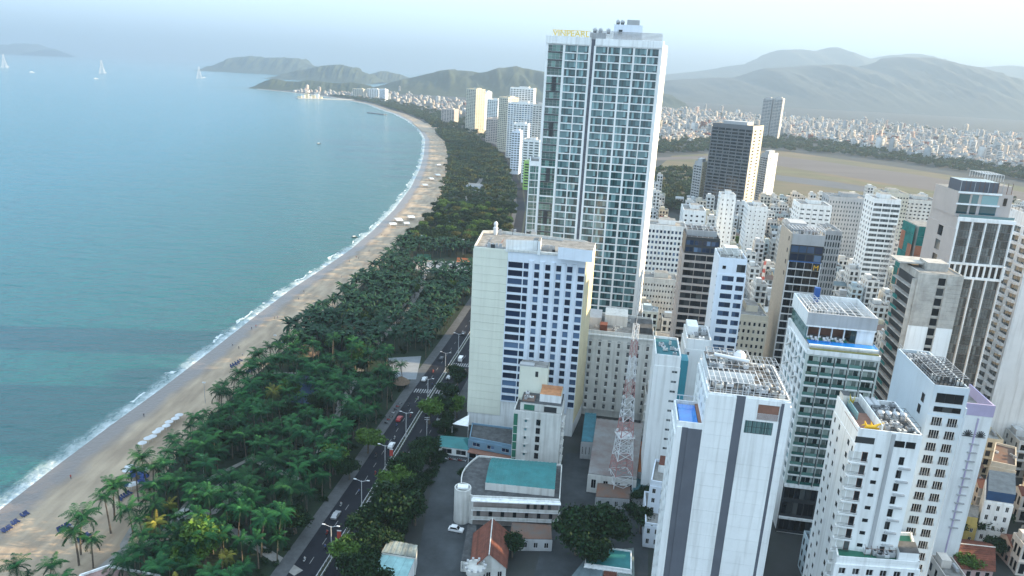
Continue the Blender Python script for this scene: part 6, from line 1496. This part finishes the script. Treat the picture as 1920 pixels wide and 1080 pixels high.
# the far town as one mass of simple blocks
def far_town():
    r = np.random.default_rng(9); V, Q, M, k = [], [], [], 0; mats = [mat('town_wall_%s' % n, c, .85, .15, .05) for n, c in (('white', (.56, .56, .55)), ('sand', (.46, .42, .36)), ('grey', (.36, .38, .39)), ('blush', (.50, .43, .38)), ('stone', (.30, .31, .32)))]+[HW[6], TILE, ROOFD, G_GREY]
    spots = []
    for _ in range(5200):
        px = r.uniform(1180, 1990); top = np.interp(px, [1180, 1330, 1500, 1700, 1990], [200, 208, 222, 236, 262]); bot = np.interp(px, [1180, 1330, 1460, 1560, 1700, 1990], [272, 262, 258, 268, 292, 328])
        p = G(px, top+(bot-top)*r.random()**.8); spots.append((p.x, p.y))
    for _ in range(420):
        px = r.uniform(540, 950); p = G(px, np.interp(px, [540, 640, 720, 840, 950], [172, 170, 172, 190, 205])+r.uniform(-2, 14)*np.interp(px, [540, 720, 950], [.4, 1.2, 2.2])); spots.append((p.x, p.y))
    for x, y in spots:
        if y < 1500 or x < float(ix(y))+20: continue
        w, d, h = r.uniform(6, 15), r.uniform(7, 16), r.choice([4, 6, 8, 11, 14])*r.uniform(.8, 1.2) if r.random() < .965 else r.uniform(20, 38)
        a = R(-8)+r.choice([0, .5, -.4])+r.normal(0, .1); c, s = math.cos(a), math.sin(a)
        for bx in ((0, 0, 0, w, d, h), (w*.2, d*.3, h, w*.6, d*.8, h+3)):
            P = [(bx[i], bx[j], bx[l]) for l in (2, 5) for i, j in ((0, 1), (3, 1), (3, 4), (0, 4))]
            V += [(x+a_*c-b_*s, y+a_*s+b_*c, z_) for a_, b_, z_ in P]
            wm = r.integers(0, 5) if r.random() < .93 else 5+r.integers(0, 2)
            for f in ((0, 1, 5, 4), (1, 2, 6, 5), (2, 3, 7, 6), (3, 0, 4, 7)): Q.append([k+i for i in f]); M.append(wm)
            Q.append([k+4, k+5, k+6, k+7]); M.append(7 if r.random() < .8 else 6); k += 8
        nw = 3
        for fl_ in range(int(h/3.4)):                        # window bands, a few centimetres proud
            z0 = fl_*3.4+1.0; P = [(w*.1, -.08, z0), (w*.9, -.08, z0), (w*.9, -.08, z0+1.4), (w*.1, -.08, z0+1.4)]
            V += [(x+a_*c-b_*s, y+a_*s+b_*c, z_) for a_, b_, z_ in P]; Q.append([k, k+1, k+2, k+3]); M.append(8); k += 4
    tag(put('far_town', np_mesh('far_town', V, Q, mats, M)), 'hazy sunlit town of small pale houses beyond the airfield and round the bay', 'town', kind='stuff')
far_town()
# unseen tall blocks added outside the right edge to shade the near streets
def side_blocks():
    for k, (x, y, w, d, h, wm, lab) in enumerate([(185, 128, 26, 22, 92, WHITE, 'unseen tall white shading block outside the right edge nearest the viewer'), (232, 168, 24, 24, 104, GREYL, 'unseen tall grey shading block outside the right edge behind the white one'), (262, 205, 26, 20, 96, WHITE, 'third unseen tall shading block outside the right edge'), (330, 262, 30, 22, 110, BEIGE, 'unseen beige shading block outside the right edge'), (372, 318, 26, 24, 84, WHITE, 'farther unseen white shading block outside the right edge')]):
        b = Bld('shading_block', lab, rectangle(x, y, w, d), h, wm, ROOFG); n = fl(h, 3.4)
        b.facade(0, 3, h-1, n, nc=7, wf=.5, hf=.5, joined=True, g=G_DARK); b.facade(3, 3, h-1, n, nc=6, wf=.5, hf=.5, joined=True, g=G_DARK); b.done()
side_blocks()
# ------------------------------------------------------------------ vehicles, people, lamps, beach things, sea marks
TYRE = mat('tyre_rubber', (.02, .02, .02), .8); CHROME = mat('wheel_metal', (.5, .5, .5), .35, metal=.8)
def car_meshes(paint, L=4.4, W=1.8, H=1.5, van=False):
    body, glass_, wheel = MB(), MB(), MB()
    hood = .9 if not van else .75
    prof = [(-L/2, .35), (-L/2, .95 if not van else 1.15), (-L*.40, 1.0 if not van else H), (L*.18 if not van else L*.30, 1.0 if not van else H), (L*.46, hood), (L/2, .75), (L/2, .35)]
    if van: prof = [(-L/2, .35), (-L/2, H*.96), (-L/2+.15, H), (L*.28, H), (L*.40, 1.05), (L*.48, .95), (L/2, .7), (L/2, .35)]
    def extr(mb, pr, w0, m):
        k = len(mb.v); n = len(pr); mb.v += [(x, -w0, z) for x, z in pr]+[(x, w0, z) for x, z in pr]; s = mb.slot(m)
        for i in range(n): j = (i+1) % n; mb.f.append((k+j, k+i, k+n+i, k+n+j)); mb.mi.append(s)
        mb.f.append(tuple(k+i for i in range(n))); mb.f.append(tuple(k+n+n-1-i for i in range(n))); mb.mi += [s, s]
    extr(body, prof, W/2, paint)
    if not van:
        cab = [(-L*.43, .98), (-L*.33, H-.06), (-L*.02, H), (L*.06, H-.03), (L*.22, .98)]; extr(body, [(x, z) for x, z in cab], W/2-.14, paint)
        extr(glass_, [(-L*.415, 1.02), (-L*.325, H-.14), (L*.055, H-.12), (L*.20, 1.02)], W/2-.125, G_DARK)
        glass_.poly([(L*.225, -W*.38, 1.02), (L*.225, W*.38, 1.02), (L*.075, W*.36, H-.08), (L*.075, -W*.36, H-.08)], G_DARK)
    else:
        extr(glass_, [(-L*.44, H*.55), (-L*.44, H*.86), (L*.26, H*.86), (L*.34, H*.55)], W/2+.012, G_DARK); glass_.poly([(L*.405, -W*.42, 1.08), (L*.405, W*.42, 1.08), (L*.295, W*.4, H-.08), (L*.295, -W*.4, H-.08)], G_DARK)
    wheel.lathe([(.02, -.1), (.2, -.11), (.32, -.1), (.33, 0), (.32, .1), (.2, .11), (.02, .1)], TYRE, 14); rim = MB(); rim.lathe([(.02, -.118), (.19, -.118), (.19, .118), (.02, .118)], CHROME, 12)
    lamp = MB(); lamp.box(-.03, -.2, -.08, .03, .2, .08, STEELW)
    return body.mesh('car_body'), glass_.mesh('car_glass'), wheel.mesh('car_wheel', True), lamp.mesh('car_lamp'), rim.mesh('car_rim')
PW = mat('white_car_paint', (.72, .73, .74), .25, .03, 1, spec=.6); PK = mat('dark_car_paint', (.03, .035, .045), .25, .05, 1, spec=.6); PR = mat('silver_car_paint', (.38, .39, .40), .3, .04, 1, metal=.5); PRed = mat('red_car_paint', (.35, .03, .03), .3, .05, 1)
CAR = {k: car_meshes(m, *a) for k, (m, a) in {'white': (PW, ()), 'dark': (PK, ()), 'silver': (PR, ()), 'red': (PRed, ()), 'van': (PW, (4.9, 1.9, 2.1, True)), 'suv': (PW, (4.6, 1.9, 1.75))}.items()}
def car(kind, x, y, rz, label, z=.06, L=4.4, W=1.8, grp=None):
    e = tag(empty('van' if kind == 'van' else 'car', (x, y, z), rz), label, 'van' if kind == 'van' else 'car', grp); bd, gl, wh, lm, rm_ = CAR[kind]
    put('body', bd, e); put('windows', gl, e)
    for sx_ in (-1, 1):
        for sy_ in (-1, 1): w = put('wheel', wh, e, (sx_*L*.31, sy_*(W/2-.08), .33)); w.rotation_euler = (R(90), 0, 0); put('rim', rm_, w)
        put('headlight', lm, e, (L/2-.01, sx_*W*.33, .72))
RD = lambda y: math.atan2(1, (kx(y+5)-kx(y-5))/10)
p = G(855, 996); car('suv', p.x, p.y, R(-12), 'white car parked alone on the worn car park')
p = G(864, 676); car('van', p.x, p.y, RD(p.y), 'white van on the far carriageway beyond the crossing')
p = G(796, 713); car('white', p.x, p.y, RD(p.y), 'white car by the pavement near the crossing')
p = G(345, 968); car('van', p.x, p.y, R(60), 'white van parked on the park forecourt among the palms')
p = G(827, 640); car('dark', kx(335)+3, 335, RD(335), 'dark car heading along the seaward carriageway by the crossing')
for k, (o, y, kd, lab) in enumerate([(12, 312, 'silver', 'silver car on the hotel-side carriageway between the crossings'), (15, 352, 'white', 'white car farther up the hotel-side carriageway'), (5.5, 372, 'dark', 'dark car far up the seaward carriageway'), (18, 268, 'dark', 'dark car by the hotel-side kerb near the street trees')]): car(kd, kx(y)+o, y, RD(y), lab)
for k in range(6):
    p = G(1858+k % 3*14, 815+k//3*14+k % 3*4); car(['silver', 'dark', 'white', 'red', 'silver', 'dark'][k], p.x, p.y, R(20), '%s car in the small parking yard at the right edge%s' % (['silver', 'black', 'white', 'red', 'pale silver', 'dark'][k], ', upper row' if k < 3 else ', lower row'))
# people: one skinned body per pose
def body(name, joints, bones, m):
    me = bpy.data.meshes.new(name); me.from_pydata([j[:3] for j in joints], bones, []); o = bpy.data.objects.new(name, me); COL.objects.link(o)
    o.modifiers.new('skin', 'SKIN'); sk = me.skin_vertices[0].data if me.skin_vertices else None
    if sk is None:
        bpy.context.view_layer.objects.active = o; bpy.context.view_layer.update(); sk = me.skin_vertices[0].data
    for i, j in enumerate(joints): sk[i].radius = (j[3], j[3]*.85); sk[i].use_root = (i == 0)
    o.modifiers.new('sub', 'SUBSURF').levels = 1
    bpy.context.view_layer.update(); r = bpy.data.meshes.new_from_object(o.evaluated_get(bpy.context.evaluated_depsgraph_get())); bpy.data.objects.remove(o)
    for q in m: r.materials.append(q)
    skin, shirt, trs = 0, 1, 2; mi = []
    for f in r.polygons:
        c = f.center; mi.append(0 if (c.z > joints[2][2]+.07 or (abs(c.x) > .26)) else (1 if c.z > joints[0][2]-.02 else 2))
    r.polygons.foreach_set('material_index', mi); r.polygons.foreach_set('use_smooth', [True]*len(r.polygons)); return r
SKIN = mat('skin', (.36, .20, .13), .6)
def man(name, m1, m2):
    J = [(0, 0, .92, .13), (0, .01, 1.2, .14), (0, .01, 1.42, .13), (0, 0, 1.52, .055), (0, -.02, 1.62, .095), (0, -.02, 1.74, .07),
         (.11, 0, .86, .09), (.13, -.10, .48, .065), (.14, -.02, .08, .045), (.14, -.14, .03, .04), (-.11, 0, .86, .09), (-.13, .06, .48, .065), (-.14, .16, .09, .045), (-.14, .06, .03, .04),
         (.2, 0, 1.40, .06), (.27, .06, 1.12, .045), (.29, -.06, .88, .035), (.29, -.10, .80, .03), (-.2, 0, 1.40, .06), (-.27, -.04, 1.12, .045), (-.29, -.14, .90, .035), (-.29, -.18, .82, .03)]
    E = [(0, 1), (1, 2), (2, 3), (3, 4), (4, 5), (0, 6), (6, 7), (7, 8), (8, 9), (0, 10), (10, 11), (11, 12), (12, 13), (2, 14), (14, 15), (15, 16), (16, 17), (2, 18), (18, 19), (19, 20), (20, 21)]
    return body(name, J, E, [SKIN, m1, m2])
def rider(name, m1, m2):
    J = [(0, .15, .82, .13), (0, .12, 1.08, .14), (0, .06, 1.32, .13), (0, .04, 1.42, .055), (0, .03, 1.54, .11), (0, .03, 1.66, .09),
         (.12, .05, .80, .09), (.2, -.33, .72, .07), (.2, -.24, .35, .05), (.2, -.36, .30, .04), (-.12, .05, .80, .09), (-.2, -.33, .72, .07), (-.2, -.24, .35, .05), (-.2, -.36, .30, .04),
         (.2, .04, 1.30, .06), (.27, -.15, 1.08, .045), (.26, -.45, 1.02, .035), (-.2, .04, 1.30, .06), (-.27, -.15, 1.08, .045), (-.26, -.45, 1.02, .035)]
    E = [(0, 1), (1, 2), (2, 3), (3, 4), (4, 5), (0, 6), (6, 7), (7, 8), (8, 9), (0, 10), (10, 11), (11, 12), (12, 13), (2, 14), (14, 15), (15, 16), (2, 17), (17, 18), (18, 19)]
    return body(name, J, E, [SKIN, m1, m2])
CL = [mat('cloth_dark', (.03, .035, .05), .9), mat('cloth_white', (.6, .6, .6), .9), mat('cloth_red', (.4, .06, .05), .9), mat('cloth_blue', (.06, .12, .3), .9), mat('cloth_tan', (.3, .24, .17), .9)]
MEN = [man('walker', CL[0], CL[0]), man('walker_light', CL[1], CL[0]), man('walker_red', CL[2], CL[0]), man('walker_blue', CL[3], CL[4])]
WORD = ['dark clothes', 'a white shirt', 'a red shirt', 'a blue shirt']
RID = [rider('rider', CL[1], CL[0]), rider('rider_dark', CL[0], CL[0]), rider('rider_red', CL[2], CL[0]), rider('rider_blue', CL[3], CL[0])]
def bz(x, y): return float(np.interp((x-float(ix(y)))/(float(sx(y))-float(ix(y))), [0, .75, 1], [.08, -.33, SEA_Z+.05]))
for k, (x, y, c, what) in enumerate([(270, 782, 0, 'alone on the open sand near the surf'), (436, 648, 1, 'at the water edge above the first lamp post'), (472, 618, 0, 'wading at the foam line'), (480, 614, 2, 'beside the wader at the foam line'), (515, 598, 0, 'on the sand halfway up the beach'), (521, 598, 3, 'next to a companion halfway up the beach'), (448, 655, 0, 'strolling on wet sand'), (455, 668, 1, 'standing on dry sand below the blue loungers'), (570, 549, 0, 'near the surf below the sunlit sand'), (640, 521, 1, 'on the grey sand past the sunlit patch'), (655, 492, 0, 'by the boats at the sunlit sand'), (668, 484, 2, 'among beachgoers at the sunlit sand'), (672, 486, 0, 'beside the beached gear'), (692, 472, 3, 'farther along the shore'), (716, 442, 0, 'on the far shore below the canopies'), (720, 442, 1, 'walking with another on the far shore'), (560, 563, 3, 'walking up from the water'), (133, 898, 2, 'crossing the wide sand near the lower left palms')]):
    p = G(x, y, -.3); e = put('person', MEN[c], None, (p.x, p.y, bz(p.x, p.y)), rh.uniform(0, 6.28)); tag(e, 'person in %s %s' % (WORD[c], what), 'person', 'people on the beach')
def scooter_mesh(m):
    b = MB(); b.box(-.16, -.35, .28, .16, .55, .42, m); b.box(-.15, .1, .42, .15, .75, .72, m); b.box(-.14, .0, .72, .14, .72, .82, DARK); b.box(-.2, -.5, .3, .2, -.4, .85, m); b.tube((0, -.45, .8), (0, -.58, .3), .04, DARK); b.tube((-.32, -.42, 1.0), (.32, -.42, 1.0), .025, DARK); b.tube((0, -.42, .8), (0, -.42, 1.02), .04, DARK); b.box(-.08, -.56, .85, .08, -.48, .97, STEELW); return b.mesh('scooter_body')
wb = MB(); wb.lathe([(.15, -.05), (.27, -.06), (.30, 0), (.27, .06), (.15, .05)], TYRE, 14); wb.lathe([(.15, -.03), (.02, -.03)], CHROME, 10); SWH = wb.mesh('scooter_wheel', True)
SCO = [scooter_mesh(m) for m in (PW, PK, PRed, PR)]
for k, (o, y) in enumerate([(2.2, 178), (5.6, 184), (3.4, 191), (6.6, 199), (1.9, 206), (4.8, 214), (6.2, 226), (2.6, 238), (5.2, 252), (3.0, 262), (6.0, 271), (2.4, 281), (4.6, 288), (6.8, 303), (3.2, 318), (12.4, 190), (14.5, 205), (17, 222), (12, 240), (15, 262), (13, 284), (17.5, 298), (11.5, 318), (5.0, 345)]):
    up = o < 9; a = RD(y)-math.pi/2+(0 if not up else math.pi); c = k % 4
    e = tag(empty('scooter', (kx(y)+o, y, .06), a+math.pi if not up else a), '%s motor scooter on the %s carriageway of the coast road' % (['white', 'black', 'red', 'silver'][c], 'seaward' if up else 'hotel-side'), 'scooter', '%s scooters on the %s carriageway' % (['white', 'black', 'red', 'silver'][c], 'seaward' if up else 'hotel-side'))
    put('body', SCO[c], e)
    for yy in (-.58, .58): w = put('wheel', SWH, e, (0, yy, .3)); w.rotation_euler = (0, R(90), 0)
    r = put('person', RID[(k*3) % 4], None, tuple(e.location), e.rotation_euler.z); tag(r, 'scooter rider in %s on the %s carriageway' % (['a white shirt', 'dark clothes', 'a red shirt', 'a blue shirt'][(k*3) % 4], 'seaward' if up else 'hotel-side'), 'person', 'riders %d %s' % ((k*3) % 4, 'seaward' if up else 'hotel-side'))
for k in range(16):                                          # scooters parked in a row by the pavilion and along the pavement
    if k < 9: p = G(838+k*4.2, 862+k*.5); lab, gp = 'scooter parked in the row before the low hotel pavilion', 'scooters parked before the pavilion'
    else: y = 236+k*3.1; p = Vector((kx(y)-1.6, y, 0)); lab, gp = 'scooter parked on the seaward pavement under the palms', 'scooters parked on the seaward pavement'
    e = tag(empty('scooter', (p.x, p.y, .06 if k < 9 else .15), R(80)+rh.uniform(-.2, .2)), lab, 'scooter', gp); put('body', SCO[k % 4], e)
    for yy in (-.58, .58): w = put('wheel', SWH, e, (0, yy, .3)); w.rotation_euler = (0, R(90), 0)
for k, (o, y, kd, lab) in enumerate([(2.6, 200, 'silver', 'silver car on the seaward carriageway by the second lamp'), (5.8, 246, 'white', 'white car on the seaward carriageway by the fourth lamp'), (2.4, 268, 'red', 'red car on the seaward carriageway below the crossing'), (12.6, 216, 'white', 'white car on the hotel-side carriageway under the street trees'), (16.4, 236, 'silver', 'silver car on the hotel-side carriageway near the gatehouse'), (12.2, 275, 'dark', 'dark car on the hotel-side carriageway below the crossing')]): car(kd, kx(y)+o, y, RD(y), lab)
# street lamps on the median, flood masts on the beach, service posts
b = MB(); b.tube((0, 0, 0), (0, 0, 10.2), .13, STEELW, .08, 8); LPOLE = b.mesh('lamp_pole'); b = MB(); b.tube((0, 0, 9.9), (1.9, 0, 10.5), .06, STEELW, .05, 6); LARM = b.mesh('lamp_arm'); b = MB(); b.box(1.7, -.17, 10.42, 2.6, .17, 10.6, STEELW); LHEAD = b.mesh('lamp_head'); b = MB(); b.box(-.25, -.25, 0, .25, .25, .5, GREYL); LFOOT = b.mesh('lamp_foot')
for k, (x, y) in enumerate([(608, 1045), (668, 955), (715, 885), (757, 820), (788, 752), (822, 700), (847, 662)]):
    p = G(x, y); e = tag(empty('street_lamp', (kx(p.y)+8.95, p.y, .16), RD(p.y)-math.pi/2), 'double-arm street lamp on the median, %s from the bottom edge' % ['first', 'second', 'third', 'fourth', 'fifth', 'sixth', 'seventh'][k], 'street lamp', 'street lamps on the median')
    put('pole', LPOLE, e); put('foot', LFOOT, e)
    for a in (0, math.pi): put('lamp_head', LHEAD, put('arm', LARM, e, (0, 0, 0), a))
for k, (x, y, lab) in enumerate([(627, 1022, 'red and white banner panel on the median beside the first lamp'), (736, 866, 'red and white banner panel on the median beside the third lamp')]):
    p = G(x, y); e = tag(empty('banner_panel', (kx(p.y)+8.95, p.y, .16), 0), lab, 'banner'); b = MB(); b.box(-.6, -.06, 2.2, .6, .06, 4.6, RED); b.build('panel', e); b = MB(); b.box(-.64, -.07, 4.6, .64, .07, 4.9, STEELW); b.build('panel_cap', e); b = MB(); b.tube((0, 0, 0), (0, 0, 2.2), .08, STEEL); b.build('post', e)
for k, (x, y, h, lab) in enumerate([(385, 756, 9, 'slender floodlight mast at the sand edge beside the palms'), (517, 662, 9, 'floodlight mast on the sand by the blue loungers'), (790, 470, 12, 'white floodlight mast by the green sports court'), (868, 478, 12, 'second floodlight mast by the orange court'), (383, 905, 10, 'floodlight mast inside the near palms'), (145, 1040, 9, 'lamp mast beside the lower left palms')]):
    p = G(x, y); e = tag(empty('light_mast', (p.x, p.y, 0)), lab, 'light mast'); b = MB(); b.tube((0, 0, 0), (0, 0, h), .12, STEEL, .07, 7); b.build('pole', e); b = MB(); b.box(-.7, -.12, h-.1, .7, .12, h+.35, STEELW); b.build('lamp_head', e)
for k, (x, y) in enumerate([(695, 985), (757, 895), (632, 1068), (800, 820)]):
    p = G(x, y); e = tag(empty('power_pole', (p.x, p.y, 0)), 'concrete service pole with crossarms among the roadside trees, number %s up the road' % ['two', 'three', 'one', 'four'][k], 'power pole'); b = MB(); b.tube((0, 0, 0), (0, 0, 8.5), .16, GREYL, .12, 7); b.build('pole', e)
    for zz in (7.4, 8.2): b = MB(); b.box(-1.0, -.07, zz, 1.0, .07, zz+.14, STEEL); b.build('crossarm', e)
# beach umbrellas, loungers, canopies
def umbrella_mesh(m):
    b = MB(); b.lathe([(.03, 2.75), (.7, 2.5), (1.55, 2.05), (1.5, 2.0), (.05, 2.4)], m, 10); return b.mesh('umbrella_canopy')
UW, UB = umbrella_mesh(mat('white_canvas', (.60, .62, .64), .8)), umbrella_mesh(mat('navy_canvas', (.02, .05, .20), .8)); b = MB(); b.tube((0, 0, 0), (0, 0, 2.7), .04, STEELW, n=6); UP = b.mesh('umbrella_pole')
b = MB(); b.box(-.32, -.9, .28, .32, .5, .40, mat('lounger_blue', (.012, .03, .11), .8)); b.poly([(-.32, .5, .40), (.32, .5, .40), (.32, .95, .85), (-.32, .95, .85)], MATS['lounger_blue']); b.box(-.3, -.8, 0, -.24, -.7, .28, STEELW); b.box(.24, -.8, 0, .3, -.7, .28, STEELW); b.box(-.3, .35, 0, -.24, .45, .28, STEELW); b.box(.24, .35, 0, .3, .45, .28, STEELW); LNG = b.mesh('lounger')
def umb(x, y, me, lab, grp): p = G(x, y); e = tag(empty('beach_umbrella', (p.x, p.y, bz(p.x, p.y))), lab, 'umbrella', grp); put('canopy', me, e); put('pole', UP, e)
for k in range(9): umb(268+k*8.6+rh.uniform(-2, 2), 838-k*6.2+rh.uniform(-3, 3), UW, 'white beach umbrella in the row at the sand edge below the palms', 'white umbrellas in the row at the sand edge')
for k in range(16): umb(238+rh.uniform(0, 45), 920-rh.uniform(0, 40), UW if k % 2 else UB, 'white umbrella in the cluster behind the first palms' if k % 2 else 'navy umbrella in the cluster behind the first palms', 'white clustered umbrellas' if k % 2 else 'navy clustered umbrellas')
for x, y, n, lab in [(12, 995, 4, 'blue sun lounger of the cluster at the left edge of the sand'), (30, 981, 3, 'blue sun lounger of the second cluster from the left edge'), (48, 966, 3, 'blue sun lounger of the cluster nearest the surf'), (117, 994, 9, 'blue sun lounger of the dark blue group before the palms'), (155, 1013, 6, 'blue sun lounger under the lower left palms'), (440, 686, 9, 'blue sun lounger on the sand below the floodlight mast'), (470, 698, 9, 'sun lounger of the reddish row at the palm edge'), (525, 648, 10, 'blue sun lounger along the palm edge higher up'), (232, 935, 6, 'blue sun lounger beside the umbrella cluster')]:
    for k in range(n): p = G(x+(k % 5)*4.5-6, y+(k//5)*3-(k % 5)*2.5); o = put('sun_lounger', LNG, None, (p.x, p.y, bz(p.x, p.y)), R(60)+rh.uniform(-.2, .2)); tag(o, lab, 'lounger', lab.replace('sun lounger', 'sun loungers'))
def canopy(x, y, w, d, h, m, lab, rz=.4):
    p = G(x, y); e = tag(empty('beach_canopy', (p.x, p.y, bz(p.x, p.y) if p.x < float(ix(p.y)) else 0), rz), lab, 'canopy'); b = MB(); b.poly([(-w/2, -d/2, h), (w/2, -d/2, h), (w/2, 0, h+.9), (-w/2, 0, h+.9)], m); b.poly([(-w/2, 0, h+.9), (w/2, 0, h+.9), (w/2, d/2, h), (-w/2, d/2, h)], m); b.poly([(-w/2, -d/2, h), (-w/2, d/2, h), (-w/2, 0, h+.9)][::-1], m); b.poly([(w/2, -d/2, h), (w/2, d/2, h), (w/2, 0, h+.9)], m); b.build('canopy_roof', e)
    for i in (-1, 1):
        for j in (-1, 1): b = MB(); b.tube((i*w*.47, j*d*.47, 0), (i*w*.47, j*d*.47, h), .08, STEELW); b.build('post', e)
for x, y, w, d, lab in [(747, 416, 6, 14, 'long white canopy on the far sand nearest the surf'), (770, 411, 6, 10, 'white canopy nearer the trees on the far sand'), (762, 423, 5, 7, 'small white canopy between the two larger ones'), (736, 424, 6, 8, 'low white canopy beside the surf on the far sand'), (796, 350, 6, 12, 'white canopy by the tree edge farther up the beach'), (820, 331, 6, 14, 'narrow white canopy at the trees far up the beach'), (822, 312, 6, 10, 'farthest small canopy at the tree edge'), (808, 338, 5, 14, 'grey boat cover beside the far canopies')]: canopy(x, y, w, d, 2.6, STEELW, lab)
# sports courts and fences in the park
sheet('sports_court', [G(782, 476)[:2], G(808, 477)[:2], G(808, 487)[:2], G(782, 486)[:2]], .17, mat('green_court', (.03, .17, .10), .8)); sheet('sports_court', [G(857, 483)[:2], G(882, 485)[:2], G(882, 494)[:2], G(856, 492)[:2]], .17, mat('orange_court', (.40, .13, .05), .8))
# cable-car pylons standing in the bay
for k, (x, y, ty) in enumerate([(9, 128, 101), (192, 138, 112), (374, 148, 124)]):
    p = G(x, y, SEA_Z); h = Yp(x, ty, p.y).z
    lattice('cable_car_pylon', 'pale lattice cable-car pylon in the bay, %s from the left' % ['first', 'second', 'third'][k], p, h, 34, 6, 7, [STEELW], rs=5, z0_=SEA_Z-3, group='cable-car pylons in the bay')
def boat(x, y, L, lab, m=STEELW):
    p = G(x, y, SEA_Z); e = tag(empty('boat', (p.x, p.y, SEA_Z), R(20)), lab, 'boat'); b = MB(); W = L*.26
    pr = [(-L/2, -W/2), (L*.25, -W/2), (L/2, 0), (L*.25, W/2), (-L/2, W/2)]; b.prism(pr, -.3, L*.12, m); b.build('hull', e); b = MB(); b.box(-L*.3, -W*.32, L*.12, L*.12, W*.32, L*.26, WHITE); b.build('cabin', e)
boat(60, 136, 26, 'small white boat left of the second pylon'); boat(180, 148, 22, 'small white boat below the second pylon'); boat(383, 146, 24, 'white boat at the foot of the third pylon'); boat(14, 125, 24, 'white boat at the foot of the first pylon'); boat(197, 136, 22, 'white boat at the foot of the second pylon'); boat(598, 270, 8, 'tiny dark boat off the beach', DARK); boat(665, 445, 5, 'tiny dark raft near the far shore', DARK)
def jetty():
    a, c = G(690, 211, 0), G(722, 215, 0); b = MB(); d = (c-a).normalized(); k = Vector((-d.y, d.x, 0))*5
    b.prism([(a+k).xy, (a-k).xy, (c-k).xy, (c+k).xy], -3, 1.2, GREYP); tag(b.build('jetty'), 'dark low stone jetty reaching into the bay', 'jetty')
    a, c = G(556, 184, 0), G(668, 187, 0); d = (c-a).normalized(); k = Vector((-d.y, d.x, 0))*16; e = tag(empty('harbour_pier', (a.x, a.y, 0)), 'far harbour pier with sunlit white sheds', 'pier')
    b = MB(); v = c-a; b.prism([(-k.x, -k.y), (v.x-k.x, v.y-k.y), (v.x+k.x, v.y+k.y), (k.x, k.y)], -4, 1.5, GREYL); b.build('deck', e)
    for q in range(7): t = .06+q*.055; pz = v*t; s = 9; b = MB(); b.box(pz.x-s, pz.y-s*.8, 1.5, pz.x+s*.7, pz.y+s*.8, 8+5*(q % 3), WHITE if q % 2 else SUNYEL); b.build('shed', e)
jetty()
# ------------------------------------------------------------------ the hazy air
def haze():
    m = bpy.data.materials.new('haze_air'); m.use_nodes = True; n, l = m.node_tree.nodes, m.node_tree.links
    n.clear(); o = n.new('ShaderNodeOutputMaterial'); v = n.new('ShaderNodeVolumePrincipled')
    v.inputs['Color'].default_value = (.335, .445, .57, 1); v.inputs['Density'].default_value = 1.2e-4; v.inputs['Anisotropy'].default_value = .2
    l.new(v.outputs[0], o.inputs['Volume'])
    b = MB(); b.box(-72000, -3000, -6, 125000, 64000, 960, m)
    tag(b.build('haze'), 'pale blue haze hanging over sea and city', 'haze', kind='stuff')
haze()
